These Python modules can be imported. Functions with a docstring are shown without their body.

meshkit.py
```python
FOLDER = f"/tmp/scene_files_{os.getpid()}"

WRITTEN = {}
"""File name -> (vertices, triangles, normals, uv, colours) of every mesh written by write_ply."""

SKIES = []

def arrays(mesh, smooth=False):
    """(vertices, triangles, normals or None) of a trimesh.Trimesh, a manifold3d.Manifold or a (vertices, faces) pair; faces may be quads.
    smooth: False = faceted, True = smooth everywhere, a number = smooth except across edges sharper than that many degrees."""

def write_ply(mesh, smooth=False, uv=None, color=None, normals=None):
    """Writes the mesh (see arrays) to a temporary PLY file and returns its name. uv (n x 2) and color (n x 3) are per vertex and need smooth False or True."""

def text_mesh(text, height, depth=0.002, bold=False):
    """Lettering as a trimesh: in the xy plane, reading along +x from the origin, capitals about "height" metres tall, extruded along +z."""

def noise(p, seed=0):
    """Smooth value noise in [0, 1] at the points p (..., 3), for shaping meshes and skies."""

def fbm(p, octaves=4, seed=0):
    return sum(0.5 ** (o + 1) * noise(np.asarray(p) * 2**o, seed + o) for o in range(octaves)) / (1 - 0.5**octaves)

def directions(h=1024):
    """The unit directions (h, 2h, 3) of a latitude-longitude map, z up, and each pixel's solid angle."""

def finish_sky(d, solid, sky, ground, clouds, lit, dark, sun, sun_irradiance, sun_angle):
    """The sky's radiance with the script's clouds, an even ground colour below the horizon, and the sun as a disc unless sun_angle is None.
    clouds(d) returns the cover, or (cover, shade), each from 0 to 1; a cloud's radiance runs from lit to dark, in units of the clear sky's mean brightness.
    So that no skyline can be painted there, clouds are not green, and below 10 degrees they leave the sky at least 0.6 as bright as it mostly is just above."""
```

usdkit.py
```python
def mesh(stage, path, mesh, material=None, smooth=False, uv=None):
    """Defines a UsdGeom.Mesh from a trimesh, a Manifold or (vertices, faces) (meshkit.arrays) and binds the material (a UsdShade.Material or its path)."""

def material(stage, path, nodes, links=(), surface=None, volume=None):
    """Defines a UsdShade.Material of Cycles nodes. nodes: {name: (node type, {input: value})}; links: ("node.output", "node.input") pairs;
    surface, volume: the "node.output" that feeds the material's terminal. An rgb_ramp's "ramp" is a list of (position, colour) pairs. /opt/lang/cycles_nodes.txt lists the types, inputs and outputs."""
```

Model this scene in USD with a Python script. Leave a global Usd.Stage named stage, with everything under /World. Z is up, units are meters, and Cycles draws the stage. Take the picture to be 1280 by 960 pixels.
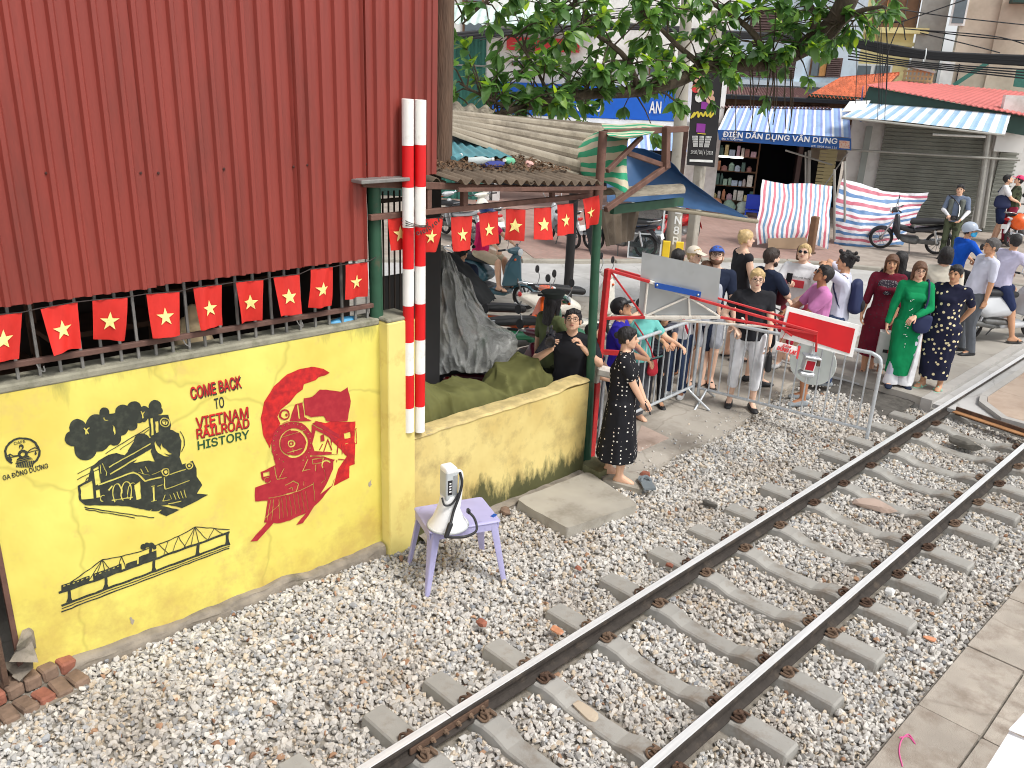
import math, random
import numpy as np, trimesh, usdkit, meshkit
import manifold3d as m3
from shapely.geometry import Polygon, LineString, Point, box as sbox
from shapely.ops import unary_union
from shapely import affinity
from pxr import Usd, UsdGeom, UsdLux, UsdShade, Gf, Sdf, Vt

stage = Usd.Stage.CreateInMemory()
UsdGeom.SetStageUpAxis(stage, 'Z'); UsdGeom.SetStageMetersPerUnit(stage, 1.0)
UsdGeom.Xform.Define(stage, '/World'); UsdGeom.Scope.Define(stage, '/World/Looks')
rng = np.random.default_rng(7); random.seed(7)
PI = math.pi

# ---------------------------------------------------------------- camera
FOC, PIT, ROL, YAW = 1062.03, .3501, .0414, -.7782          # pixels at 1280 wide, radians
CAM = np.array([2.5673, 0., 3.7403])                       # y runs along the rails, x = 0 is the middle of the track
FW = np.array([math.sin(YAW)*math.cos(PIT), math.cos(YAW)*math.cos(PIT), -math.sin(PIT)])
_r = np.array([math.cos(YAW), -math.sin(YAW), 0.]); _u = np.cross(_r, FW)
RT = _r*math.cos(ROL)+_u*math.sin(ROL); UP = -_r*math.sin(ROL)+_u*math.cos(ROL)
cam = UsdGeom.Camera.Define(stage, '/World/camera')
M4 = np.eye(4); M4[0, :3] = RT; M4[1, :3] = UP; M4[2, :3] = -FW; M4[3, :3] = CAM
cam.AddTransformOp().Set(Gf.Matrix4d(M4.tolist()))
cam.CreateHorizontalApertureAttr(36.0); cam.CreateFocalLengthAttr(36.0*FOC/1280)
cam.CreateVerticalApertureAttr(27.0); cam.CreateClippingRangeAttr(Gf.Vec2f(.1, 1000))
cam.CreateExposureAttr(EXPOSURE := .46)
# ---------------------------------------------------------------- overcast sky and soft sun
SUN_EL, SUN_AZ = math.radians(58), math.radians(75)          # azimuth from +y towards +x
sund = np.array([math.sin(SUN_AZ)*math.cos(SUN_EL), math.cos(SUN_AZ)*math.cos(SUN_EL), math.sin(SUN_EL)])
dome = UsdLux.DomeLight.Define(stage, '/World/sky')
sky_m = usdkit.material(stage, '/World/Looks/sky', {
    'sky': ('sky_texture', dict(sky_type='single_scattering', sun_disc=False, sun_elevation=SUN_EL, sun_rotation=SUN_AZ, air_density=1.0, aerosol_density=2.5)),
    'tc': ('texture_coordinate', {}), 'n': ('noise_texture', dict(scale=2.2, detail=1.0)),
    'bw': ('rgb_to_bw', {}), 'rp': ('rgb_ramp', dict(ramp=[(.3, (.72, .72, .72)), (.7, (.95, .95, .95))])), 'g': ('mix_color', dict(blend_type='multiply', fac=1.0, b=(1.9, 1.93, 1.98), use_clamp=False)),
    'mx': ('mix_color', dict(blend_type='mix', use_clamp=False)), 'bg': ('background_shader', dict(strength=.105))},
    [('tc.generated', 'n.vector'), ('sky.color', 'bw.color'), ('bw.val', 'g.a'), ('n.fac', 'rp.fac'), ('rp.color', 'mx.fac'), ('sky.color', 'mx.a'), ('g.result', 'mx.b'), ('mx.result', 'bg.color')], surface='bg.background')
UsdShade.MaterialBindingAPI.Apply(dome.GetPrim()).Bind(sky_m)
sun = UsdLux.DistantLight.Define(stage, '/World/sun')
sun.CreateIntensityAttr(.4); sun.CreateAngleAttr(12.0); sun.CreateNormalizeAttr(True); sun.CreateColorAttr(Gf.Vec3f(1, .96, .9))
_z = sund; _x = np.cross([0, 0, 1.], _z); _x /= np.linalg.norm(_x); _y = np.cross(_z, _x)
S4 = np.eye(4); S4[0, :3] = _x; S4[1, :3] = _y; S4[2, :3] = _z; S4[3, :3] = (0, 0, 30)
sun.AddTransformOp().Set(Gf.Matrix4d(S4.tolist()))

# ---------------------------------------------------------------- from a point of the picture to a place in the world
def ray(px, py): return FW*FOC+RT*(px-640)+UP*(480-py)
def G(px, py, z=0.):
    d = ray(px, py); return CAM+d*(z-CAM[2])/d[2]
def AX(px, py, x):
    d = ray(px, py); return CAM+d*(x-CAM[0])/d[0]
def AP(px, py, a, b):
    a = np.array(a[:2], float); b = np.array(b[:2], float); n = np.array([-(b-a)[1], (b-a)[0]]); d = ray(px, py)
    return CAM+d*(((a-CAM[:2])@n)/(d[:2]@n))
def AD(px, py, dist):
    d = ray(px, py); return CAM+d/np.linalg.norm(d)*dist
def Hz(foot, px, py):
    d = ray(px, py); t = np.hypot(*(np.array(foot[:2])-CAM[:2]))/np.hypot(*d[:2]); return CAM[2]+t*d[2]

# ---------------------------------------------------------------- stage helpers
_used = {}
def numbered(parent, name):
    k = _used.setdefault(parent, {}); n = k.get(name, 0); k[name] = n+1
    return f'{parent}/{name}' if n == 0 else f'{parent}/{name}_{n:03d}'
def path_of(p): return '/World' if p is None else (p if isinstance(p, str) else str(p.GetPath()))
def tag(prim, label=None, cat=None, group=None, kind=None):
    for k, v in (('label', label), ('category', cat), ('group', group), ('kind', kind)):
        if v: prim.SetCustomDataByKey(k, v)
    return prim
def thing(name, label, cat, loc=(0, 0, 0), rz=0., group=None, rot=None):
    x = UsdGeom.Xform.Define(stage, numbered('/World', name)); x.AddTranslateOp().Set(Gf.Vec3d(*map(float, loc)))
    if rot is not None: x.AddRotateXYZOp().Set(Gf.Vec3f(*map(float, rot)))
    elif rz: x.AddRotateZOp().Set(float(math.degrees(rz)))
    return tag(x.GetPrim(), label, cat, group)
def obj(name, mesh, mat, parent=None, smooth=False, label=None, cat=None, group=None, kind=None):
    if isinstance(mesh, MB): mesh = mesh.vf()
    m = usdkit.mesh(stage, numbered(path_of(parent), name), mesh, LOOK[mat] if isinstance(mat, str) else mat, smooth=smooth)
    return tag(m.GetPrim(), label, cat, group, kind)
def move_local(mesh, loc):
    v, f = mesh.vf() if isinstance(mesh, MB) else mesh
    return (v-np.asarray(loc), f)

# ---------------------------------------------------------------- mesh helpers: all return (vertices, triangles)
def quads(v, f): 
    f = np.asarray(f, int); return np.asarray(v, float), np.vstack([f[:, [0, 1, 2]], f[:, [0, 2, 3]]])
def tm(m): return np.array(m.vertices), np.array(m.faces)
def mf(m):
    q = m.to_mesh(); return np.array(q.vert_properties[:, :3], float), np.array(q.tri_verts, int)
def man(v, f): return m3.Manifold(m3.Mesh(vert_properties=np.asarray(v, np.float32), tri_verts=np.asarray(f, np.uint32)))
def hull(pts): return m3.Manifold.hull_points(np.asarray(pts, float))
_bc = {}
def cbox(s, b):
    k = tuple(np.round([*s, b], 5))
    if k not in _bc:
        h = np.array(s)/2; P = []
        for sx in (-1, 1):
            for sy in (-1, 1):
                for sz in (-1, 1):
                    c = np.array([sx, sy, sz])*h
                    for i in range(3):
                        q = c.copy()
                        for j in range(3):
                            if j != i: q[j] -= np.sign(c[j])*b
                        P.append(q)
        _bc[k] = mf(hull(P))
    return _bc[k]
def rotm(rx=0, ry=0, rz=0):
    cx, sx, cy, sy, cz, sz = math.cos(rx), math.sin(rx), math.cos(ry), math.sin(ry), math.cos(rz), math.sin(rz)
    return np.array([[cz, -sz, 0], [sz, cz, 0], [0, 0, 1]])@np.array([[cy, 0, sy], [0, 1, 0], [-sy, 0, cy]])@np.array([[1, 0, 0], [0, cx, -sx], [0, sx, cx]])
def box(c, s, R=None, b=0.):
    if b: v, f = cbox(s, b)
    else:
        v, f = tm(trimesh.creation.box(s))
    if R is not None: v = v@np.asarray(R).T
    return v+np.asarray(c, float), f
def frame(d, up=(0, 0, 1)):
    d = np.asarray(d, float); d = d/np.linalg.norm(d); u = np.asarray(up, float)
    if abs(d@u)/np.linalg.norm(u) > .99: u = np.array([1., 0, 0]) if abs(d[0]) < .9 else np.array([0, 1., 0])
    x = np.cross(u, d); x /= np.linalg.norm(x); y = np.cross(d, x); return np.stack([x, y, d], 1)   # columns
def bar(a, b, w, h, up=(0, 0, 1), bev=0.):
    a = np.asarray(a, float); b = np.asarray(b, float); return box((a+b)/2, (w, h, np.linalg.norm(b-a)), frame(b-a, up), bev)
def tube(P, r, n=8, cap=True):
    P = np.asarray(P, float); m = len(P); r = np.broadcast_to(r, m); T = np.gradient(P, axis=0); V = []
    F = frame(T[0]); x = F[:, 0]
    a = np.arange(n)*2*PI/n
    for i in range(m):
        t = T[i]/max(np.linalg.norm(T[i]), 1e-9); x = x-t*(x@t); x /= np.linalg.norm(x); y = np.cross(t, x)
        V.append(P[i]+r[i]*(np.cos(a)[:, None]*x+np.sin(a)[:, None]*y))
    V = np.vstack(V); i = np.arange(n); j = (i+1) % n; f = []
    for k in range(m-1): f.append(np.stack([k*n+i, k*n+j, (k+1)*n+j, (k+1)*n+i], 1))
    v, f = quads(V, np.vstack(f))
    if cap:
        v = np.vstack([v, P[0], P[-1]]); c0, c1 = len(v)-2, len(v)-1
        f = np.vstack([f, np.stack([np.full(n, c0), j, i], 1), np.stack([np.full(n, c1), (m-1)*n+i, (m-1)*n+j], 1)])
    return v, f
def bez(pts, n=12):
    "Catmull-Rom through the points"
    P = np.asarray(pts, float); P = np.vstack([2*P[0]-P[1], P, 2*P[-1]-P[-2]]); out = []
    for i in range(1, len(P)-2):
        t = np.linspace(0, 1, n, endpoint=False)[:, None]; a, b, c, d = P[i-1:i+3]
        out.append(.5*(2*b+(c-a)*t+(2*a-5*b+4*c-d)*t**2+(3*b-a-3*c+d)*t**3))
    return np.vstack(out+[P[-2:-1]])
_ico = {k: tm(trimesh.creation.icosphere(subdivisions=k)) for k in (0, 1, 2)}
def ell(c, r, k=1, R=None):
    v, f = _ico[k]; v = v*np.broadcast_to(r, 3)
    if R is not None: v = v@np.asarray(R).T
    return v+np.asarray(c, float), f
def ep(c, r, R=None, k=1): return ell(c, r, k, R)[0]
def sh(*blobs, k=1):
    "hull of balls (x, y, z, r)"
    return hull(np.vstack([ep(q[:3], q[3] if len(q) == 4 else q[3:6], k=k) for q in blobs]))
def lathe(prof, n=24, c=(0, 0, 0), R=None):
    prof = np.asarray(prof, float); a = np.arange(n)*2*PI/n
    V = np.vstack([np.stack([r*np.cos(a), r*np.sin(a), np.full(n, z)], 1) for r, z in prof]); i = np.arange(n); j = (i+1) % n
    f = np.vstack([np.stack([k*n+i, k*n+j, (k+1)*n+j, (k+1)*n+i], 1) for k in range(len(prof)-1)])
    v, f = quads(V, f)
    if R is not None: v = v@np.asarray(R).T
    return v+np.asarray(c, float), f
def torus(c, R0, r, axis=(1, 0, 0), n=28, m=8):
    a = np.linspace(0, 2*PI, n, endpoint=False); F = frame(axis)
    V = []
    for t in a:
        d = math.cos(t)*F[:, 0]+math.sin(t)*F[:, 1]
        for u in np.linspace(0, 2*PI, m, endpoint=False): V.append(np.asarray(c)+d*(R0+r*math.cos(u))+F[:, 2]*r*math.sin(u))
    f = [[i*m+j, ((i+1) % n)*m+j, ((i+1) % n)*m+(j+1) % m, i*m+(j+1) % m] for i in range(n) for j in range(m)]
    return quads(np.array(V), f)
def ext(poly, h, O=(0, 0, 0), X=(1, 0, 0), Y=(0, 1, 0)):
    "shapely polygon(s) extruded by h along X x Y and placed with axes X, Y at O"
    gs = [g for g in getattr(poly, 'geoms', [poly]) if g.geom_type == 'Polygon' and g.area > 1e-9]
    out = [tm(trimesh.creation.extrude_polygon(g, h, engine='earcut')) for g in gs]
    v, f = cat(out); X = np.asarray(X, float); Y = np.asarray(Y, float); N = np.cross(X, Y); N /= np.linalg.norm(N)
    return np.asarray(O)+v[:, :1]*X+v[:, 1:2]*Y+v[:, 2:]*N, f
def cat(L):
    n = 0; V = []; F = []
    for v, f in L: V.append(v); F.append(np.asarray(f)+n); n += len(v)
    return (np.vstack(V), np.vstack(F)) if V else (np.zeros((0, 3)), np.zeros((0, 3), int))
def grid(fn, nu, nv):
    "fn(u, v) -> point arrays over [0,1]^2"
    u, v = np.meshgrid(np.linspace(0, 1, nu), np.linspace(0, 1, nv), indexing='ij'); P = fn(u.ravel(), v.ravel())
    i, j = np.meshgrid(np.arange(nu-1), np.arange(nv-1), indexing='ij'); a = (i*nv+j).ravel()
    return quads(P, np.stack([a, a+nv, a+nv+1, a+1], 1))
def thick(mesh, d):
    "gives an open sheet a thickness d along its vertex normals, closed at its rim"
    v, f = mesh; t = trimesh.Trimesh(v, f, process=False); n = np.array(t.vertex_normals); nv = len(v)
    e = np.sort(t.edges, 1); _, inv, cnt = np.unique(e, axis=0, return_inverse=True, return_counts=True)
    b = t.edges[cnt[inv.ravel()] == 1]
    side = np.vstack([np.stack([b[:, 1], b[:, 0], b[:, 0]+nv], 1), np.stack([b[:, 1], b[:, 0]+nv, b[:, 1]+nv], 1)])
    return np.vstack([v+n*d/2, v-n*d/2]), np.vstack([f, f[:, ::-1]+nv, side])
class MB:
    def __init__(s, *parts): s.p = list(parts)
    def add(s, *parts): s.p += parts; return s
    def vf(s): return cat(s.p)
def xf(mesh, R=None, t=(0, 0, 0), s=1.):
    v, f = mesh; v = v*s
    if R is not None: v = v@np.asarray(R).T
    return v+np.asarray(t, float), f
_tc = {}
def tmesh(*k):
    if k not in _tc: _tc[k] = tm(meshkit.text_mesh(*k))
    return _tc[k]
def text(s, h, O, X, N, depth=.002, bold=True, squeeze=1., italic=0.):
    "lettering that starts at O, runs along X and faces N; X's length is ignored"
    v, f = tmesh(s, h, depth, bold); X = np.asarray(X, float); X = X/np.linalg.norm(X); N = np.asarray(N, float)
    Y = np.cross(N, X); Y /= np.linalg.norm(Y); N = np.cross(X, Y)
    return np.asarray(O)+(v[:, :1]*squeeze+v[:, 1:2]*italic)*X+v[:, 1:2]*Y+v[:, 2:]*N, f
def fit_text(s, A, B, h, N, depth=.002, bold=True, italic=0.):
    "lettering whose baseline runs from A to B exactly"
    A = np.asarray(A, float); B = np.asarray(B, float); w = tmesh(s, h, depth, bold)[0][:, 0].max()
    return text(s, h, A, B-A, N, depth, bold, np.linalg.norm(B-A)/w, italic)

# ---------------------------------------------------------------- materials
LOOK = {}
def PM(name, col, rough=.6, metal=0., var=.12, scale=5., col2=None, mixr=(.35, .65), bump=0., bscale=80., spec=.5, coat=0., coord='object', extra=None, stretch=(1, 1, 1), grime=None, gscale=1.5, grange=(.55, .75), sheen=0., vcol=None, emit=None, rvar=.0):
    c = np.array(col, float); d = np.array(col2, float) if col2 is not None else c*(1-var)
    n = {'tc': ('texture_coordinate', {}), 'mp': ('mapping', dict(scale=stretch)), 'n': ('noise_texture', dict(scale=scale, detail=2.5, roughness=.6)),
         'r': ('rgb_ramp', dict(ramp=[(mixr[0], tuple(c)), (mixr[1], tuple(d))])),
         'p': ('principled_bsdf', dict(roughness=rough, metallic=metal, specular_ior_level=spec, coat_weight=coat))}
    l = [('tc.'+coord, 'mp.vector'), ('mp.vector', 'n.vector'), ('n.fac', 'r.fac')]; out = 'r.color'
    if rvar:
        n['oi'] = ('object_info', {}); n['mr'] = ('map_range', dict(from_min=0., from_max=1., to_min=1-rvar, to_max=1+rvar)); n['cc'] = ('combine_color', {}); n['rv'] = ('mix_color', dict(blend_type='multiply', fac=1., use_clamp=False))
        l += [('oi.random', 'mr.value'), ('mr.result', 'cc.r'), ('mr.result', 'cc.g'), ('mr.result', 'cc.b'), (out, 'rv.a'), ('cc.color', 'rv.b')]; out = 'rv.result'
    if grime is not None:
        n['gn'] = ('noise_texture', dict(scale=gscale, detail=5.0, roughness=.68)); n['gr'] = ('rgb_ramp', dict(ramp=[(grange[0], (0, 0, 0)), (grange[1], (1, 1, 1))])); n['gm'] = ('mix_color', dict(blend_type='mix', b=tuple(grime)))
        l += [('mp.vector', 'gn.vector'), ('gn.fac', 'gr.fac'), ('gr.color', 'gm.fac'), (out, 'gm.a')]; out = 'gm.result'
    if bump:
        n['bn'] = ('noise_texture', dict(scale=bscale, detail=1.5)); n['b'] = ('bump', dict(strength=bump, distance=.01)); l += [('mp.vector', 'bn.vector'), ('bn.fac', 'b.height'), ('b.normal', 'p.normal')]
    if extra: out = extra(n, l, out)
    if emit: n['p'][1]['emission_color'] = emit[0]; n['p'][1]['emission_strength'] = emit[1]
    l.append((out, 'p.base_color'))
    LOOK[name] = usdkit.material(stage, '/World/Looks/'+name, n, l, surface='p.BSDF'); return name
def fabric(name, col, pattern=None, **k):
    return PM(name, col, rough=.85, var=.16, scale=7., bump=.55, bscale=13., spec=.2, extra=pattern, **k)
def dots(col, scale, r, rand=.35):
    def go(n, l, out):
        n['vo'] = ('voronoi_texture', dict(scale=scale, randomness=rand)); n['lt'] = ('math', dict(math_type='less_than', value2=r)); n['dm'] = ('mix_color', dict(blend_type='mix', b=tuple(col)))
        l.extend([('tc.object', 'vo.vector'), ('vo.distance', 'lt.value1'), ('lt.value', 'dm.fac'), (out, 'dm.a')]); return 'dm.result'
    return go
def stripes(cols, axis, period, pos='object'):
    "hard stripes along an axis (x, y or z) of the object's coordinates"
    def go(n, l, out):
        n['sx'] = ('separate_xyz', {}); n['ml'] = ('math', dict(math_type='multiply', value2=1./period)); n['fr'] = ('math', dict(math_type='fraction')); k = len(cols)
        n['sr'] = ('rgb_ramp', dict(interpolate=False, ramp=[(i/k, c) for i, c in enumerate(cols)])); n['sm'] = ('mix_color', dict(blend_type='multiply', fac=1.))
        l.extend([('tc.'+pos, 'sx.vector'), ('sx.'+axis, 'ml.value1'), ('ml.value', 'fr.value1'), ('fr.value', 'sr.fac'), (out, 'sm.a'), ('sr.color', 'sm.b')]); return 'sm.result'
    return go
def stripes_uv(cols, period, u=True):
    def go(n, l, out):
        n['uv'] = ('uvmap', {}); n['sx'] = ('separate_xyz', {}); n['ml'] = ('math', dict(math_type='multiply', value2=1./period)); n['fr'] = ('math', dict(math_type='fraction')); k = len(cols)
        n['sr'] = ('rgb_ramp', dict(interpolate=False, ramp=[(i/k, c) for i, c in enumerate(cols)])); n['sm'] = ('mix_color', dict(blend_type='multiply', fac=1.))
        l.extend([('uv.UV', 'sx.vector'), ('sx.'+('x' if u else 'y'), 'ml.value1'), ('ml.value', 'fr.value1'), ('fr.value', 'sr.fac'), (out, 'sm.a'), ('sr.color', 'sm.b')]); return 'sm.result'
    return go
def glass(name, tint=(.9, .95, .95), ior=1.45):
    LOOK[name] = usdkit.material(stage, '/World/Looks/'+name, {'f': ('fresnel', dict(IOR=ior)), 't': ('transparent_bsdf', dict(color=tint)), 'g': ('glossy_bsdf', dict(roughness=.03)), 'm': ('mix_closure', {})},
        [('f.fac', 'm.fac'), ('t.BSDF', 'm.closure1'), ('g.BSDF', 'm.closure2')], surface='m.closure')
def leafmat(name, col, col2):
    LOOK[name] = usdkit.material(stage, '/World/Looks/'+name, {'oi': ('object_info', {}), 'r': ('rgb_ramp', dict(ramp=[(0, col), (1, col2)])), 'p': ('principled_bsdf', dict(roughness=.36, specular_ior_level=.5)), 'h': ('hsv', dict(value=2.6, saturation=1.15, hue=.485)), 't': ('translucent_bsdf', {}), 'm': ('mix_closure', dict(fac=.38))},
        [('oi.random', 'r.fac'), ('r.color', 'p.base_color'), ('r.color', 'h.color'), ('h.color', 't.color'), ('p.BSDF', 'm.closure1'), ('t.BSDF', 'm.closure2')], surface='m.closure')
def S(r, g, b):
    c = np.array([r, g, b])/255.; return tuple(np.where(c < .04045, c/12.92, ((c+.055)/1.055)**2.4))
# ---------------------------------------------------------------- ground, road, pavements
PM('earth', S(150, 138, 120), .95, var=.3, bump=.4, bscale=8)
PM('ballast_dust', S(152, 145, 134), .95, var=.35, scale=14, bump=.6, bscale=60)
def cracks(n, l, out):
    n['vo'] = ('voronoi_texture', dict(feature='distance_to_edge', scale=.9)); n['nd'] = ('noise_texture', dict(scale=2.5, detail=3.)); n['va'] = ('mix_vector', dict(fac=.25)); n['cr'] = ('rgb_ramp', dict(ramp=[(0., (.45, .43, .4)), (.012, (1, 1, 1))])); n['cm'] = ('mix_color', dict(blend_type='multiply', fac=.36))
    l.extend([('tc.object', 'nd.vector'), ('tc.object', 'va.a'), ('nd.color', 'va.b'), ('va.result', 'vo.vector'), ('vo.distance', 'cr.fac'), (out, 'cm.a'), ('cr.color', 'cm.b')]); return 'cm.result'
PM('asphalt', S(190, 188, 185), .9, var=.16, scale=1.6, bump=.35, bscale=160, grime=S(150, 147, 142), gscale=.5, grange=(.5, .8), extra=cracks)
PM('apron', S(176, 168, 156), .92, var=.22, scale=1.2, bump=.3, bscale=90, grime=S(112, 102, 90), gscale=.9, grange=(.48, .72), extra=cracks)
PM('dirt_edge', S(96, 92, 86), .95, var=.4, scale=9, bump=.7, bscale=50)
PM('concrete', S(166, 160, 148), .88, var=.15, scale=3, bump=.25, bscale=120, grime=S(122, 114, 100), gscale=2.2, grange=(.52, .75), rvar=.06)
PM('concrete_pink', S(182, 160, 146), .88, var=.15, scale=3, bump=.25, bscale=120, grime=S(135, 116, 100), gscale=2.2, grange=(.5, .75))
PM('slab_concrete', S(178, 168, 155), .9, var=.2, scale=3, bump=.5, bscale=140, grime=S(128, 114, 100), gscale=4., grange=(.46, .74), rvar=.1, extra=cracks)
PM('sleeper_concrete', S(160, 157, 150), .85, var=.16, scale=4, bump=.2, bscale=150, grime=S(120, 106, 90), gscale=4.5, grange=(.52, .78), rvar=.07)
def pave(n, l, out):
    n['bt'] = ('brick_texture', dict(scale=1., brick_width=.22, row_height=.11, mortar_size=.008, color1=S(176, 128, 116), color2=S(158, 112, 100), mortar=S(130, 110, 100))); n['pm'] = ('mix_color', dict(blend_type='mix', fac=.5)); l.extend([('tc.object', 'bt.vector'), (out, 'pm.a'), ('bt.color', 'pm.b')]); return 'pm.result'
PM('red_paving', S(166, 150, 140), .9, var=.3, scale=2, bump=.2, grime=S(140, 128, 116), gscale=.8, extra=pave)
PM('dusty_paving', S(170, 158, 146), .93, var=.25, scale=3, bump=.25, bscale=50, grime=S(132, 116, 104), gscale=1.1)

def gsheet(z, n=120, x0=-900, x1=900, y0=-900, y1=900):
    return grid(lambda u, v: np.stack([x0+(x1-x0)*u, y0+(y1-y0)*v, np.full(len(u), z)], 1), n, n)
obj('ground', gsheet(-.16, 20), 'earth', kind='structure')
def bed_z(x, y):
    p = np.stack([np.asarray(x)*1.7, np.asarray(y)*1.7, 0*np.asarray(x)], -1)
    side = np.clip((np.asarray(x)*-1-1.0)/.7, 0, 1); rs = np.clip((np.asarray(x)-1.0)/.4, 0, 1)
    return -.062+.05*side+.05*rs+.05*(meshkit.fbm(p, 3, 5)-.5)
def bedf(u, v):
    x = -2.62+4.02*u; y = -2.+14.6*v; return np.stack([x, y, bed_z(x, y)-.024], 1)
obj('ballast_bed', grid(bedf, 60, 160), 'ballast_dust', kind='structure')
# road between a curved near edge and the far kerb
FAR = [(-30, -14), (-18, 2.5), (-11.4, 10.2), (-9.9, 12.35), (-8.9, 13.6), (-7.35, 16.3), (-6.1, 17.75), (-5.1, 18.25), (-3.5, 19.1), (-2, 19.45), (4, 20.6), (20, 24)]
NEAR = [(20, 12.2), (4, 10.86), (.6, 10.86), (-2.02, 10.86), (-3.2, 10.9), (-5.2, 11.6), (-6.9, 11.55), (-7.6, 10.9), (-9.6, 8.6), (-16, 1), (-24, -14)]
road = Polygon(FAR+NEAR)
def flat(poly, z, h): return ext(poly, h, (0, 0, z-h))
obj('road', flat(road, .05, .1), 'asphalt', kind='structure')
far_side = Polygon(FAR+[(20, 60), (-60, 60), (-60, -14)])
red_part = Polygon([(-9.6, 12.35+.5), (-8.9, 13.6), (-7.35, 16.3), (-6.1, 17.75), (-5.3, 18.2), (-5.9, 19.6), (-8.2, 22.6), (-14, 26), (-20, 18), (-12.5, 14.5)])
dusty = far_side.difference(red_part)
obj('far_pavement', flat(dusty, .11, .2), 'dusty_paving', kind='structure')
obj('brick_pavement', flat(red_part, .12, .2), 'red_paving', kind='structure')
MBk = MB()
fl = LineString(FAR).intersection(sbox(-16, 3, 12, 24)); L0 = fl.length; t = 0
kerb = UsdGeom.Xform.Define(stage, numbered('/World', 'kerb')).GetPrim(); tag(kerb, kind='structure')
while t < L0-.5:
    a = fl.interpolate(t); b = fl.interpolate(t+.97); d = np.array([b.x-a.x, b.y-a.y]); d /= np.linalg.norm(d); nn = np.array([-d[1], d[0]])*.06
    obj('kerb_stone', bar((a.x-nn[0], a.y-nn[1], .06), (b.x-nn[0], b.y-nn[1], .06), .16, .13+rng.uniform(-.006, .006), bev=.012), 'concrete', kerb); t += 1.0
# concrete and dirt apron on the near side, where the crowd stands behind the barriers
apron = Polygon([(-30, -14), (-3.0, -14), (-2.75, .2), (-2.66, 3.8), (-2.5, 6.0), (-1.83, 6.1), (-1.95, 7.2), (-1.9, 8), (-2.1, 9.2), (-2.25, 10.2), (-2.02, 10.85), (-3.2, 10.9), (-5.2, 11.6), (-6.9, 11.55), (-7.6, 10.9), (-9.6, 8.6), (-16, 1), (-24, -14)])
obj('concrete_apron', flat(apron, .03, .12), 'apron', kind='structure')
edge = Polygon([(-2.12, 9.9), (-1.75, 9.95), (-1.3, 10.3), (-1.05, 10.62), (-.9, 10.86), (-2.04, 10.86), (-2.25, 10.3)])
def edgef(u, v):
    x = -2.2+1.3*u; y = 9.9+.95*v+.0*u; z = .03-.09*np.clip(((1-v)*1.0+u*.35-.1), 0, 1)+.05*(meshkit.fbm(np.stack([x*6, y*6, 0*x], -1), 4, 3)-.5)
    return np.stack([x+.25*(1-v)*0, y, z], 1)
obj('broken_asphalt', grid(edgef, 40, 30), 'dirt_edge', kind='structure')
pink = Polygon([G(790, 560, .03)[:2], G(802, 532, .03)[:2], G(836, 548, .03)[:2], G(798, 565, .03)[:2]])
obj('pink_paving_slab', flat(pink, .038, .03), 'concrete_pink', kind='structure')
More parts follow.
